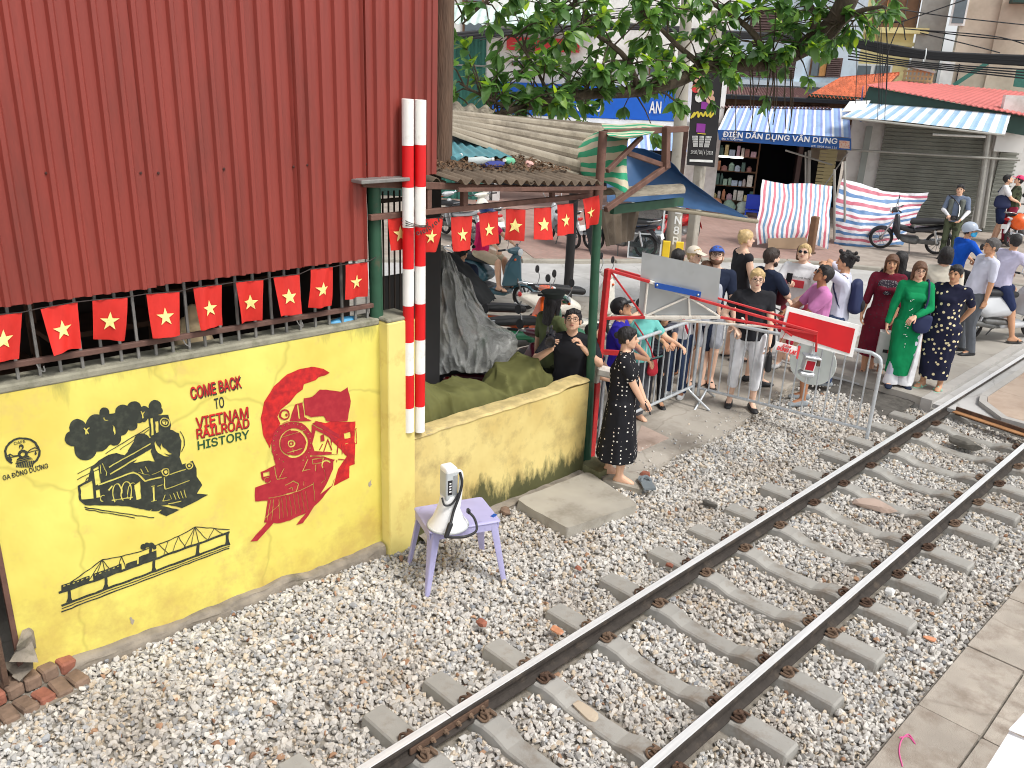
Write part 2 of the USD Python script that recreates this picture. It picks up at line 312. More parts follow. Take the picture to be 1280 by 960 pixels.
# raised concrete crossing deck beside and between the rails
deck = UsdGeom.Xform.Define(stage, numbered('/World', 'crossing_deck')).GetPrim(); tag(deck, kind='structure')
PM('deck', S(168, 162, 152), .9, var=.18, scale=1.5, bump=.3, bscale=110, grime=S(128, 120, 108), gscale=1.2, grange=(.5, .75), extra=cracks)
PM('deck_mid', S(186, 166, 148), .9, var=.15, scale=1.5, bump=.3, bscale=110, grime=S(150, 126, 108), gscale=1.2, grange=(.45, .75), extra=cracks)
PM('deck_edge', S(176, 172, 166), .8, var=.12, scale=6, bump=.2)
obj('deck_panel', flat(Polygon([(-2.05, 10.87), (-.84, 10.84), (-.84, 26), (-2.6, 26), (-2.6, 10.87)]), .1, .2), 'deck', deck)
obj('deck_edge_beam', flat(Polygon([(-.835, 10.82), (-.70, 10.82), (-.70, 26), (-.835, 26)]), .102, .2), 'deck_edge', deck)
obj('deck_panel', flat(Polygon([(-.28, 11.55), (-.22, 11.35), (.12, 10.98), (.42, 10.98), (.42, 26), (-.28, 26)]), .1, .16), 'deck_mid', deck)
obj('deck_edge_beam', cat([flat(Polygon([(-.37, 11.55), (-.285, 11.55), (-.285, 26), (-.37, 26)]), .106, .18), flat(Polygon([(-.37, 11.545), (-.285, 11.545), (-.225, 11.34), (.115, 10.97), (.42, 10.97), (.42, 10.88), (.08, 10.88), (-.30, 11.28)]), .106, .18)]), 'deck_edge', deck)
obj('deck_panel', flat(Polygon([(.66, 10.9), (8, 10.9), (8, 21), (.66, 21)]), .1, .2), 'deck', deck)
# slab pavement at the right
rp = UsdGeom.Xform.Define(stage, numbered('/World', 'slab_pavement')).GetPrim(); tag(rp, kind='structure')
for c, (xa, xb, off) in enumerate(((1.35, 1.72, 0.), (1.735, 2.62, .0), (2.635, 3.5, .3))):
    y = 2.38+off
    for k in range(9):
        h = .905; j = rng.uniform(-.008, .008, 4); z = .015+rng.uniform(-.006, .006)
        P = Polygon([(xa+j[0], y+.007), (xb+j[1], y+.007), (xb+j[2], y+h-.007), (xa+j[3], y+h-.007)]).buffer(-.012).buffer(.012)
        obj('paving_slab', ext(P, .1, (0, 0, z-.1)), 'slab_concrete', rp); y += h
obj('pavement_bedding', box((2.43, 6.4, -.06), (2.2, 8.3, .1)), 'ballast_dust', rp)

# ---------------------------------------------------------------- track
PM('rail_side', S(66, 59, 53), .75, .3, var=.35, scale=12, bump=.3, bscale=60, grime=S(98, 86, 74), gscale=5)
PM('rail_top', (.8, .8, .79), .45, .35, var=.15, scale=3, stretch=(20, .6, 20))
PM('rust', S(104, 80, 64), .85, .2, var=.4, scale=18, bump=.4, bscale=80)
PM('rust_light', S(128, 104, 84), .85, .1, var=.35, scale=18, bump=.4, bscale=80)
RX = .5325
prof = Polygon([(-.055, -.012), (.055, -.012), (.055, -.002), (.012, .012), (.008, .03), (.008, .068), (.033, .078), (.034, .1), (.028, .109), (-.028, .109), (-.034, .1), (-.033, .078), (-.008, .068), (-.008, .03), (-.012, .012), (-.055, -.002)])
head = Polygon([(-.0275, .1085), (.0275, .1085), (.0255, .1105), (-.0255, .1105)])
for sx, lab in ((-1, 'long steel rail nearest the yellow wall, polished on top'), (1, 'long steel rail nearest the slab pavement, polished on top')):
    r = thing('rail', lab, 'rail', (sx*RX, -3, 0), group=None)
    obj('rail_body', ext(prof, 30, (0, 0, 0), (-1, 0, 0), (0, 0, 1)), 'rail_side', r)
    obj('running_surface', ext(head, 30, (0, 0, 0), (-1, 0, 0), (0, 0, 1)), 'rail_top', r)
    if sx < 0:
        yj = G(561, 893.6, .11)[1]+3
        for s in (-1, 1):
            fp = obj('fishplate', box((s*.022, yj, .038), (.018, .62, .052), b=.004), 'rust', r)
            for q in (-.25, -.15, -.05, .05, .15, .25):
                obj('bolt', cat([lathe([(0, 0), (.017, 0), (.017, .014), (0, .014)], 6, (s*.032, yj+q, .038), frame((s, 0, 0))), lathe([(0, .014), (.008, .014), (.008, .03), (0, .03)], 8, (s*.032, yj+q, .038), frame((s, 0, 0)))]), 'rust_light', r)
        obj('joint_gap', box((0, yj, .1106), (.06, .005, .0012)), 'rust', r)
SY = [2.49, 2.96, 3.49, 4.14, 4.76, 5.40, 5.985, 6.585, 7.225, 7.86, 8.49, 9.10, 9.72, 10.3, 10.92]
SY = [SY[0]-.6*k for k in (1,)]+SY
def sleeper_mesh():
    secs = [(-.98, -.012, .15), (-.966, .0, .16), (-.66, .004, .17), (-.62, -.004, .17), (-.44, -.004, .17), (-.4, .006, .17), (-.3, -.004, .165), (-.2, -.042, .155), (0, -.046, .15)]
    secs = secs+[(-x, z, w) for x, z, w in secs[-2::-1]]; V = []
    for x, z, w in secs: V += [(x, -w/2-.035, -.2), (x, -w/2, z-.012), (x, -w/2+.012, z), (x, w/2-.012, z), (x, w/2, z-.012), (x, w/2+.035, -.2)]
    n = 6; f = [[i*n+j, (i+1)*n+j, (i+1)*n+(j+1) % n, i*n+(j+1) % n] for i in range(len(secs)-1) for j in range(n)]
    v, f = quads(V, f); e = len(V)-6
    return v, np.vstack([f, [[0, 1, 2], [0, 2, 3], [0, 3, 4], [0, 4, 5]], [[e, e+2, e+1], [e, e+3, e+2], [e, e+4, e+3], [e, e+5, e+4]]])
def clip_mesh(s):
    p = bez([(.05, -.05, .012), (.105, -.05, .012), (.13, -.03, .03), (.1, -.015, .045), (.052, -.02, .022), (.052, .02, .022), (.1, .015, .045), (.13, .03, .03), (.105, .05, .012), (.05, .05, .012)], 4)
    p[:, 0] *= s; return cat([tube(p, .0085, 6), box((s*.085, 0, .012), (.06, .07, .03), b=.006), lathe([(0, .02), (.016, .02), (.016, .05), (0, .05)], 6, (s*.088, 0, 0))])
SLM = sleeper_mesh(); CLM = {s: clip_mesh(s) for s in (-1, 1)}
marks = [Polygon([(0, 0), (.012, 0), (.012, .05), (0, .05)]).union(Polygon([(.02, 0), (.05, 0), (.05, .01), (.02, .01)])).union(Polygon([(.02, .04), (.05, .04), (.05, .05), (.02, .05)]))]
def make_sleeper(lab, y):
    t = thing('sleeper', lab, 'railway sleeper', (0, y, rng.uniform(-.004, .004)), rng.uniform(-.012, .012), 'concrete sleepers of the track')
    obj('sleeper_body', SLM, 'sleeper_concrete', t)
    for sx in (-1, 1):
        for s in (-1, 1): obj('rail_clip', xf(CLM[s], t=(sx*RX, 0, -.002)), 'rust_light' if rng.random() < .5 else 'rust', t)
    obj('cast_mark', cat([ext(m, .002, (sx*.86-.03, -.03, -.001), (1, 0, 0), (0, 1, 0)) for m in marks for sx in (1, -1)]), 'concrete', t)
ORD = ['first', 'second', 'third', 'fourth', 'fifth', 'sixth', 'seventh', 'eighth', 'ninth', 'tenth', 'eleventh', 'twelfth', 'thirteenth', 'fourteenth', 'fifteenth', 'sixteenth']
for i, y in enumerate(SY): make_sleeper(f'grey concrete sleeper under the two rails, {ORD[i]} up from the bottom edge of the picture', y)

# ---------------------------------------------------------------- ballast stones
def stonemat(name, c, d):
    LOOK[name] = usdkit.material(stage, '/World/Looks/'+name, {'oi': ('object_info', {}), 'r': ('rgb_ramp', dict(ramp=[(0, c), (1, d)])), 'd': ('diffuse_bsdf', {}), 'g': ('geometry', {}), 'n': ('noise_texture', dict(scale=1.3, detail=2.)), 'q': ('rgb_ramp', dict(ramp=[(.44, (0, 0, 0)), (.72, (.5, .5, .5))])), 'm': ('mix_color', dict(blend_type='multiply', b=(.62, .53, .44)))}, [('oi.random', 'r.fac'), ('g.position', 'n.vector'), ('n.fac', 'q.fac'), ('q.color', 'm.fac'), ('r.color', 'm.a'), ('m.result', 'd.color')], surface='d.BSDF')
stonemat('stone_white', S(184, 180, 174), S(216, 212, 204)); stonemat('stone_grey', S(156, 154, 150), S(190, 187, 182)); stonemat('stone_beige', S(184, 170, 150), S(208, 194, 174)); stonemat('stone_blue', S(140, 142, 145), S(176, 177, 178)); stonemat('stone_brown', S(140, 108, 88), S(180, 146, 120))
def stone(seed, squash):
    r = np.random.default_rng(seed); p = r.normal(size=(13, 3)); p /= np.linalg.norm(p, axis=1)[:, None]; p *= np.array([1, r.uniform(.6, .95), squash])*r.uniform(.8, 1.1, (13, 1)); return mf(hull(p))
def in_any(x, y):
    bad = (np.abs(np.abs(x)-RX) < .062)
    for sy in SY: bad |= (np.abs(x) < 1.0) & (np.abs(y-sy) < .105)
    return bad
def scatter(N, keep):
    x = rng.uniform(-2.6, 1.4, N); y = rng.uniform(.2, 11.6, N); k = keep(x, y) & ~in_any(x, y); return x[k], y[k]
def keep_main(x, y):
    w = -2.62+.045*(y-1.0)+.0*x
    edge_x = np.interp(y, [5.9, 6.1, 6.6, 7.2, 8, 9.2, 10.2, 10.8], [-2.5, -1.9, -1.84, -1.98, -1.95, -2.1, -2.0, -1.0])+rng.normal(0, .07, len(x))
    left = np.where(y < 5.95, w, edge_x)
    right = np.interp(y, [0, 6.2, 7, 8.5, 9.5], [1.33, 1.33, 1.36, 1.42, 1.42])
    k = (x > left) & (x < right) & (y < 10.84)
    strip = (x > -.70) & (x < -.3) & (y >= 10.84); mid = (np.abs(x) < .5) & (y < 11.5)
    return k | strip | mid
sx_, sy_ = scatter(125000, keep_main)
_n = len(sx_); ssz = np.clip(rng.lognormal(math.log(.0205), .27, _n), .011, .038); szz = bed_z(sx_, sy_)+rng.uniform(-.026, .012, _n)-.002
# a sprinkle of pebbles on the apron
ax = rng.uniform(-2.9, -1.8, 900); ay = rng.uniform(6.3, 10.8, 900); ak = rng.random(900) < np.clip(1-(np.abs(ax+1.9)/.55), 0, 1)*.8
ax, ay = ax[ak], ay[ak]
sx_ = np.r_[sx_, ax]; sy_ = np.r_[sy_, ay]; ssz = np.r_[ssz, rng.uniform(.008, .02, len(ax))]; szz = np.r_[szz, np.full(len(ax), .034)]
pi = UsdGeom.PointInstancer.Define(stage, '/World/ballast'); tag(pi.GetPrim(), 'pale crushed stone ballast around the sleepers and up to the yellow wall', 'gravel', kind='stuff')
protos = []; kinds = ['stone_white']*5+['stone_grey']*3+['stone_beige']*2+['stone_blue']+['stone_brown']
for i, k in enumerate(kinds):
    m = usdkit.mesh(stage, f'/World/ballast/stone_{i:03d}', stone(50+i, [.55, .75, .65, .85][i % 4]), LOOK[k]); protos.append(m.GetPath())
pi.CreatePrototypesRel().SetTargets(protos); n = len(sx_)
pi.CreateProtoIndicesAttr(Vt.IntArray.FromNumpy(rng.choice(len(kinds), n, p=np.array([.11]*5+[.085]*3+[.065]*2+[.04]+[.009])/(.55+.255+.13+.049)).astype(np.int32)))
pi.CreatePositionsAttr(Vt.Vec3fArray.FromNumpy(np.stack([sx_, sy_, szz], 1).astype(np.float32)))
q = rng.normal(size=(n, 4)); q /= np.linalg.norm(q, axis=1)[:, None]; tilt = q.copy(); tilt[:, 1:3] *= .45; tilt /= np.linalg.norm(tilt, axis=1)[:, None]
pi.CreateOrientationsAttr(Vt.QuathArray([Gf.Quath(float(a), float(b), float(c), float(d)) for a, b, c, d in tilt]))
pi.CreateScalesAttr(Vt.Vec3fArray.FromNumpy(np.repeat(ssz[:, None], 3, 1).astype(np.float32)))
# ---------------------------------------------------------------- yellow wall
WA, WB = np.array([-2.605, 1.0]), np.array([-2.46, 3.66]); WD = (WB-WA)/np.linalg.norm(WB-WA); WX = np.array([WD[0], WD[1], 0]); WN = np.array([WD[1], -WD[0], 0]); A3 = np.array([WA[0], WA[1], 0.])
def wx(y): return WA[0]+(y-WA[1])*WD[0]/WD[1]
def W2(px, py):
    p = AP(px, py, WA, WB); return ((p[:2]-WA)@WD, p[2])
def moss(n, l, out):
    n['gp'] = ('geometry', {}); n['sx'] = ('separate_xyz', {}); n['mz'] = ('map_range', dict(from_min=.0, from_max=.62, to_min=.44, to_max=-.12)); n['mn'] = ('noise_texture', dict(scale=2.1, detail=6., roughness=.7)); n['mm'] = ('mapping', dict(scale=(1, 1.6, .55)))
    n['ad'] = ('math', dict(math_type='add')); n['rr'] = ('rgb_ramp', dict(ramp=[(.68, (0, 0, 0)), (.82, (.92, .92, .92))])); n['mo'] = ('mix_color', dict(blend_type='mix', b=S(48, 56, 28)))
    l.extend([('gp.position', 'sx.vector'), ('sx.z', 'mz.value'), ('gp.position', 'mm.vector'), ('mm.vector', 'mn.vector'), ('mn.fac', 'ad.value1'), ('mz.result', 'ad.value2'), ('ad.value', 'rr.fac'), ('rr.color', 'mo.fac'), (out, 'mo.a')]); return 'mo.result'
def topstain(n, l, out):
    n['gp'] = ('geometry', {}); n['sx'] = ('separate_xyz', {}); n['mz'] = ('map_range', dict(from_min=1.62, from_max=1.95, to_min=-.2, to_max=.2)); n['mn'] = ('noise_texture', dict(scale=4., detail=5., roughness=.65)); n['mm'] = ('mapping', dict(scale=(1, 1.5, .35)))
    n['ad'] = ('math', dict(math_type='add')); n['rr'] = ('rgb_ramp', dict(ramp=[(.68, (0, 0, 0)), (.86, (.6, .6, .6))])); n['mo'] = ('mix_color', dict(blend_type='mix', b=S(128, 124, 70)))
    n['z2'] = ('map_range', dict(from_min=.0, from_max=.8, to_min=.16, to_max=-.2)); n['m2'] = ('noise_texture', dict(scale=3., detail=8., roughness=.7)); n['a2'] = ('math', dict(math_type='add')); n['r2'] = ('rgb_ramp', dict(ramp=[(.46, (0, 0, 0)), (.7, (.62, .62, .62))])); n['o2'] = ('mix_color', dict(blend_type='mix', b=S(186, 152, 82)))
    l.extend([('gp.position', 'sx.vector'), ('sx.z', 'mz.value'), ('gp.position', 'mm.vector'), ('mm.vector', 'mn.vector'), ('mn.fac', 'ad.value1'), ('mz.result', 'ad.value2'), ('ad.value', 'rr.fac'), ('rr.color', 'mo.fac'), (out, 'mo.a'),
              ('sx.z', 'z2.value'), ('gp.position', 'm2.vector'), ('m2.fac', 'a2.value1'), ('z2.result', 'a2.value2'), ('a2.value', 'r2.fac'), ('r2.color', 'o2.fac'), ('mo.result', 'o2.a')]); return 'o2.result'
PM('yellow_paint', S(228, 219, 110), .62, var=.1, scale=2.2, col2=S(218, 198, 92), mixr=(.3, .7), bump=.3, bscale=14, grime=S(212, 184, 106), gscale=4.5, grange=(.56, .8), extra=lambda n, l, o: topstain(n, l, cracks(n, l, o)))
PM('yellow_old', S(218, 198, 128), .75, var=.2, scale=2., col2=S(200, 174, 104), bump=.35, bscale=18, grime=S(166, 144, 92), gscale=3.6, grange=(.5, .76), extra=moss)
PM('yellow_pillar', S(230, 212, 126), .7, var=.1, scale=2., bump=.3, bscale=16, grime=S(196, 160, 86), gscale=3.5, grange=(.55, .8))
PM('coping', S(150, 146, 128), .9, var=.3, scale=8, bump=.4, bscale=60, grime=S(96, 98, 70), gscale=4)
PM('worn_top', S(212, 190, 130), .9, var=.3, scale=8, bump=.4, bscale=50, grime=S(140, 128, 104), gscale=6)
PM('plinth', S(148, 138, 124), .95, var=.35, scale=7, bump=.6, bscale=40, grime=S(92, 88, 72), gscale=5)
PM('black_paint', S(40, 44, 37), .6, col2=S(66, 70, 58), scale=24, mixr=(.45, .8)); PM('red_paint', S(204, 34, 32), .6, scale=20, col2=S(160, 18, 26)); PM('crimson_paint', S(158, 24, 40), .6, scale=22, col2=S(176, 44, 52), mixr=(.4, .8)); PM('green_paint', S(38, 78, 44), .6); PM('grey_plaster', S(170, 158, 140), .9)
yw = thing('yellow_wall', 'tall yellow wall painted with black and red steam trains', 'wall')
L1 = np.linalg.norm(WB-WA)
wallb = xf(box((L1/2-.2, 0, .98), (L1+.4, .2, 1.96)), None)
def onwall(v, f):  # local (s, depth, z) -> world, depth runs out of the wall
    return A3+v[:, :1]*WX+v[:, 1:2]*WN+v[:, 2:]*np.array([0, 0, 1.]), f
obj('wall_body', onwall(*box((L1/2, -.1, .9), (L1, .2, 2.06))), 'yellow_paint', yw)
obj('coping', onwall(*box((L1/2, -.095, 1.955), (L1, .2, .05), b=.012)), 'coping', yw)
def rough_strip(s0, s1, h, d, seed, n=60, base=-.1):
    r = np.random.default_rng(seed); out = []; 
    def fn(u, v):
        s = s0+(s1-s0)*u; nz = meshkit.fbm(np.stack([s*5, v*2, 0*s+seed], -1), 4, seed)-.5; nh = meshkit.fbm(np.stack([s*4, 0*s+9, 0*s+seed], -1), 4, seed)-.5
        ang = v*PI/2; dd = d*np.cos(ang)**.6*(1+.9*nz); z = np.where(v < .01, base, (h*(1+1.1*nh))*np.sin(ang)**.8); return np.stack([s, np.maximum(dd, 0)*(v < .99)-.012*(v > .99), z], 1)
    return grid(fn, n, 8)
obj('plinth', onwall(*rough_strip(.02, L1-.02, .075, .07, 3)), 'plinth', yw)
broken = cat([mf(hull(np.random.default_rng(k).normal(size=(14, 3))*np.array([.05, .05, .05])+np.array([wx(1.0)+.0, .98+.02*k, .08+.06*k]))) for k in range(5)])
obj('broken_plaster', broken, 'plinth', yw)
# pillar and low wall
pl = thing('wall_pillar', 'square pale yellow pillar between the tall and the low yellow wall', 'pillar')
obj('pillar_body', box((-2.485, 3.785, .94), (.26, .26, 2.04), b=.008), 'yellow_pillar', pl); obj('pillar_cap', box((-2.485, 3.785, 1.975), (.25, .25, .03), b=.01), 'coping', pl)
lw = thing('low_yellow_wall', 'low weathered yellow wall stained with dark moss at its foot', 'wall')
LA, LB = np.array([-2.372, 3.915]), np.array([-2.33, 6.03]); LD = (LB-LA)/np.linalg.norm(LB-LA); LL = np.linalg.norm(LB-LA)
def onlow(v, f): return np.array([LA[0], LA[1], 0])+v[:, :1]*np.array([LD[0], LD[1], 0])+v[:, 1:2]*np.array([LD[1], -LD[0], 0])+v[:, 2:]*np.array([0, 0, 1.]), f
obj('wall_body', onlow(*box((LL/2, -.09, .43), (LL, .18, 1.06))), 'yellow_old', lw)
def ctop(u, v):
    s = LL*u; nz = meshkit.fbm(np.stack([s*7, v*2, 0*s], -1), 3, 8)-.5; d = -.19+.2*v; e = np.minimum(v, 1-v)*8
    return np.stack([s, d, .955+.018*np.clip(e, 0, 1)+.02*nz+.03*np.clip((u-.8)*20, 0, 1)], 1)
obj('worn_coping', onlow(*grid(ctop, 60, 10)), 'worn_top', lw)
obj('plinth', onlow(*rough_strip(.05, LL-.05, .05, .09, 5)), 'plinth', lw)

# ---- mural: flat paint on the wall
def poly(pts, f): return Polygon([f(*p) for p in pts]).buffer(0)
def F(sc, ox, oy): return lambda X, Y: W2(ox+X/sc, oy+Y/sc)
def line(pts, w, f, cap=2): return LineString([f(*p) for p in pts]).buffer(w/2, cap_style=cap, join_style=2)
def circ(c, r, f, n=28, r2=None): return Polygon([f(c[0]+r*math.cos(t), c[1]+(r2 or r)*math.sin(t)) for t in np.linspace(0, 2*PI, n, endpoint=False)]).buffer(0)
def arc(c, r, a0, a1, w, f, r2=None): return LineString([f(c[0]+r*math.cos(t), c[1]+(r2 or r)*math.sin(t)) for t in np.radians(np.linspace(a0, a1, 16))]).buffer(w/2, cap_style=2)
def cres(c, r, a0, a1, w, f, dx=.5):
    o = [(c[0]+r*math.cos(t), c[1]+r*math.sin(t)) for t in np.radians(np.linspace(a0, a1, 16))]; k = np.linspace(0, PI, 16)
    i = [(c[0]+(r-w*math.sin(q))*math.cos(t), c[1]+(r-w*math.sin(q))*math.sin(t)) for t, q in zip(np.radians(np.linspace(a0, a1, 16)), k)]
    return poly(o+i[::-1], f)
def paint(name, g, mat, parent, off=.002, lab=None, h=.0012):
    import shapely
    jit = lambda c: c+.0045*np.stack([meshkit.fbm(np.stack([c[:, 0]*28, c[:, 1]*28, 0*c[:, 0]+q], -1), 2, 3)-.5 for q in (0, 9)], 1)*2
    g = shapely.transform(shapely.segmentize(g.simplify(.0012), .03), jit).buffer(0)
    return obj(name, ext(g, h, A3+WN*off, WX, (0, 0, 1)), mat, parent, label=lab)
f1 = F(4.571, 70, 450); U_ = unary_union; mm = .0035
smoke = U_([circ(c, r, f1) for c, r in (((125, 385), 50), ((95, 448), 46), ((168, 505), 66), ((235, 375), 66), ((276, 300), 30), ((250, 470), 52), ((312, 345), 40), ((335, 452), 36), ((380, 298), 44), ((370, 390), 42), ((446, 280), 44), ((432, 370), 34), ((470, 325), 34), ((505, 285), 26), ((535, 300), 28), ((566, 262), 36), ((592, 290), 18), ((500, 330), 22))]+[poly([(95, 400), (240, 330), (380, 290), (560, 270), (590, 310), (480, 350), (420, 390), (330, 470), (250, 520), (130, 540)], f1)])
smoke = smoke.difference(U_([arc((205, 418), 34, 170, 250, .009, f1), line([(160, 385), (188, 420)], .009, f1), cres((300, 405), 42, -60, 40, 14, f1), arc((520, 318), 26, 150, 240, .008, f1), line([(486, 290), (500, 330)], .008, f1), arc((290, 330), 16, 60, 200, .006, f1)]))
body = poly([(245, 572), (300, 542), (345, 530), (392, 542), (440, 492), (470, 445), (545, 445), (535, 430), (528, 330), (552, 316), (640, 312), (656, 370), (652, 402), (700, 420), (715, 480), (705, 555), (720, 598), (780, 575), (800, 620), (802, 665), (835, 715), (802, 762), (868, 770), (742, 836), (630, 892), (560, 862), (480, 850), (420, 836), (330, 830), (165, 830), (132, 800), (125, 716), (185, 682), (195, 615)], f1)
body = U_([body, circ((630, 480), 86, f1), circ((492, 462), 46, f1), poly([(408, 520), (440, 470), (480, 440), (545, 470), (440, 530)], f1)])
yl = [poly([(140, 722), (205, 686), (214, 790), (146, 796)], f1), poly([(212, 622), (240, 606), (256, 700), (226, 716)], f1), poly([(225, 745), (248, 738), (252, 785), (230, 788)], f1), line([(302, 612), (395, 560), (542, 476)], .008, f1), poly([(306, 648), (545, 505), (540, 530), (420, 590), (310, 655)], f1), poly([(515, 520), (540, 515), (562, 582), (530, 572), (440, 590)], f1),
      line([(240, 712), (330, 682), (438, 640), (470, 652), (510, 690), (602, 668)], .011, f1), arc((350, 762), 26, 120, 360, .008, f1, 56), arc((402, 756), 30, 130, 400, .008, f1, 62), arc((440, 760), 32, 150, 290, .006, f1, 60), poly([(448, 712), (478, 690), (488, 790), (458, 800)], f1), line([(316, 802), (440, 782)], .008, f1), arc((270, 790), 18, 90, 300, .006, f1), line([(300, 745), (322, 718)], .012, f1),
      circ((621, 355), 29, f1), line([(546, 330), (552, 430)], .016, f1), poly([(566, 350), (584, 346), (588, 410), (572, 416)], f1), cres((634, 478), 72, 80, 195, 26, f1), cres((645, 490), 48, 70, 200, 22, f1), circ((626, 640), 23, f1), circ((762, 602), 22, f1), line([(648, 654), (742, 622)], .008, f1), line([(616, 668), (624, 738)], .008, f1), line([(624, 738), (764, 686)], .006, f1),
      line([(610, 804), (622, 770)], .006, f1), line([(608, 804), (652, 798)], .006, f1), line([(650, 766), (658, 796)], .005, f1), line([(670, 760), (684, 798)], .006, f1), line([(690, 752), (706, 795)], .006, f1), line([(710, 746), (726, 790)], .006, f1), line([(728, 740), (744, 785)], .006, f1), line([(558, 722), (561, 802)], .012, f1), line([(545, 722), (566, 716)], .006, f1), line([(544, 806), (576, 800)], .006, f1), line([(482, 620), (500, 650)], .006, f1), line([(510, 606), (528, 640)], .006, f1), line([(548, 655), (604, 632)], .005, f1), line([(578, 720), (612, 710)], .006, f1), line([(470, 640), (540, 660)], .004, f1),
      line([(180, 836), (300, 836), (590, 868)], .008, f1), line([(320, 850), (380, 852)], .006, f1), poly([(598, 832), (716, 856), (722, 846), (640, 826)], f1), line([(640, 820), (716, 808)], .008, f1), line([(430, 868), (470, 846)], .006, f1), line([(510, 878), (548, 852)], .006, f1), line([(556, 886), (600, 858)], .008, f1), line([(250, 600), (258, 650)], .005, f1), line([(262, 590), (290, 640), (286, 660)], .005, f1)]
body = body.difference(U_(yl))
body = U_([body, circ((621, 355), 22, f1).difference(circ((621, 355), 15, f1)), circ((626, 640), 16, f1).difference(circ((626, 640), 10, f1)), circ((762, 602), 15, f1).difference(circ((762, 602), 9, f1)), line([(612, 350), (628, 345), (622, 365)], .004, f1),
    line([(285, 532), (530, 384)], .005, f1), line([(365, 512), (530, 398)], .004, f1), line([(120, 650), (245, 584)], .004, f1), line([(120, 682), (245, 622)], .004, f1), line([(160, 842), (560, 900)], .006, f1), line([(165, 852), (450, 900)], .005, f1), arc((640, 470), 92, -42, 35, .006, f1), line([(170, 690), (180, 672), (190, 670)], .006, f1)])
paint('black_train_mural', U_([smoke, body]), 'black_paint', yw)
f2 = F(3.84, 300, 440)
moon = poly([(142, 462), (112, 405), (98, 320), (115, 240), (160, 165), (228, 106), (290, 78), (342, 70), (400, 80), (430, 100), (405, 112), (376, 120), (362, 136), (304, 155), (300, 180), (272, 200), (238, 242), (195, 275), (180, 310), (192, 345), (165, 385), (152, 430)], f2)
cab = poly([(410, 340), (440, 330), (520, 334), (552, 334), (550, 420), (552, 440), (550, 536), (525, 546), (524, 604), (448, 642), (470, 560), (512, 500), (430, 415), (360, 330)], f2).difference(U_([poly([(498, 390), (528, 382), (530, 410), (500, 416)], f2), line([(505, 440), (520, 436)], .006, f2), line([(410, 332), (450, 326), (520, 330)], .006, f2)]))
paint('red_moon_mural', U_([moon, cab, line([(556, 365), (560, 440)], .005, f2), line([(545, 372), (560, 365)], .005, f2), line([(550, 440), (560, 440)], .005, f2)]), 'red_paint', yw, off=.002)
smk = poly([(304, 222), (345, 214), (382, 178), (440, 184), (482, 190), (516, 168), (530, 235), (515, 330), (440, 332), (412, 330), (400, 306), (340, 312), (312, 300)], f2)
trn = U_([circ((250, 440), 100, f2, r2=112), poly([(264, 250), (300, 240), (310, 312), (345, 330), (236, 335)], f2), poly([(150, 470), (172, 540), (100, 576), (104, 612), (130, 630), (70, 652), (72, 716), (132, 712), (114, 816), (182, 822), (240, 806), (322, 768), (385, 712), (442, 640), (456, 600), (466, 520), (400, 500), (340, 500)], f2), poly([(345, 345), (370, 330), (470, 395), (520, 495), (440, 490), (352, 500), (330, 490)], f2)])
ys = [circ((213, 300), 34, f2), arc((255, 436), 66, -100, 110, .017, f2), arc((255, 436), 66, 110, 262, .008, f2), circ((246, 438), 19, f2), line([(200, 408), (310, 375)], .005, f2), line([(225, 482), (300, 462)], .007, f2), line([(252, 460), (256, 484)], .005, f2), poly([(362, 372), (432, 412), (446, 480), (356, 474), (345, 440)], f2), poly([(440, 430), (480, 412), (516, 497), (440, 488)], f2), line([(345, 345), (500, 430)], .006, f2), line([(335, 500), (440, 492), (515, 498)], .005, f2),
      cres((395, 560), 75, -28, 75, 26, f2), poly([(462, 512), (468, 560), (440, 640), (384, 684), (420, 620), (446, 560), (448, 525)], f2), arc((415, 540), 22, 140, 330, .012, f2), line([(345, 515), (400, 508), (395, 530), (350, 536), (345, 515)], .006, f2), line([(362, 540), (362, 570)], .007, f2), line([(325, 512), (300, 570), (338, 560)], .006, f2), line([(165, 548), (178, 610), (225, 600)], .006, f2), line([(190, 600), (212, 556)], .005, f2), poly([(110, 580), (140, 572), (142, 592), (112, 598)], f2), arc((130, 615), 14, 0, 300, .005, f2), line([(216, 640), (255, 618), (280, 632), (270, 668), (222, 680)], .007, f2), line([(232, 655), (252, 648), (252, 664)], .006, f2),
      line([(135, 700), (200, 690), (290, 662), (350, 632)], .006, f2), line([(118, 806), (130, 712)], .005, f2), line([(130, 806), (146, 710)], .005, f2), line([(152, 806), (160, 705)], .005, f2), line([(120, 796), (190, 730)], .005, f2), line([(188, 800), (186, 705)], .005, f2), line([(350, 625), (360, 714)], .005, f2), line([(402, 560), (410, 610), (388, 628)], .004, f2), line([(305, 620), (305, 640)], .005, f2), line([(155, 500), (165, 530)], .004, f2), line([(190, 350), (240, 330), (290, 338)], .006, f2), line([(275, 250), (285, 320)], .012, f2), line([(300, 245), (310, 312)], .005, f2), line([(320, 320), (360, 305), (400, 315), (412, 340)], .006, f2)]
ys += [line([(x, 795-.28*(x-205)), (x-4-.03*x, 700-.28*(x-205))], .0042, f2) for x in range(208, 345, 20)]
ys += [circ((250+88*math.cos(a), 440+98*math.sin(a)), 3, f2, 8) for a in np.radians(np.arange(120, 420, 14))]
trn = trn.difference(U_(ys))
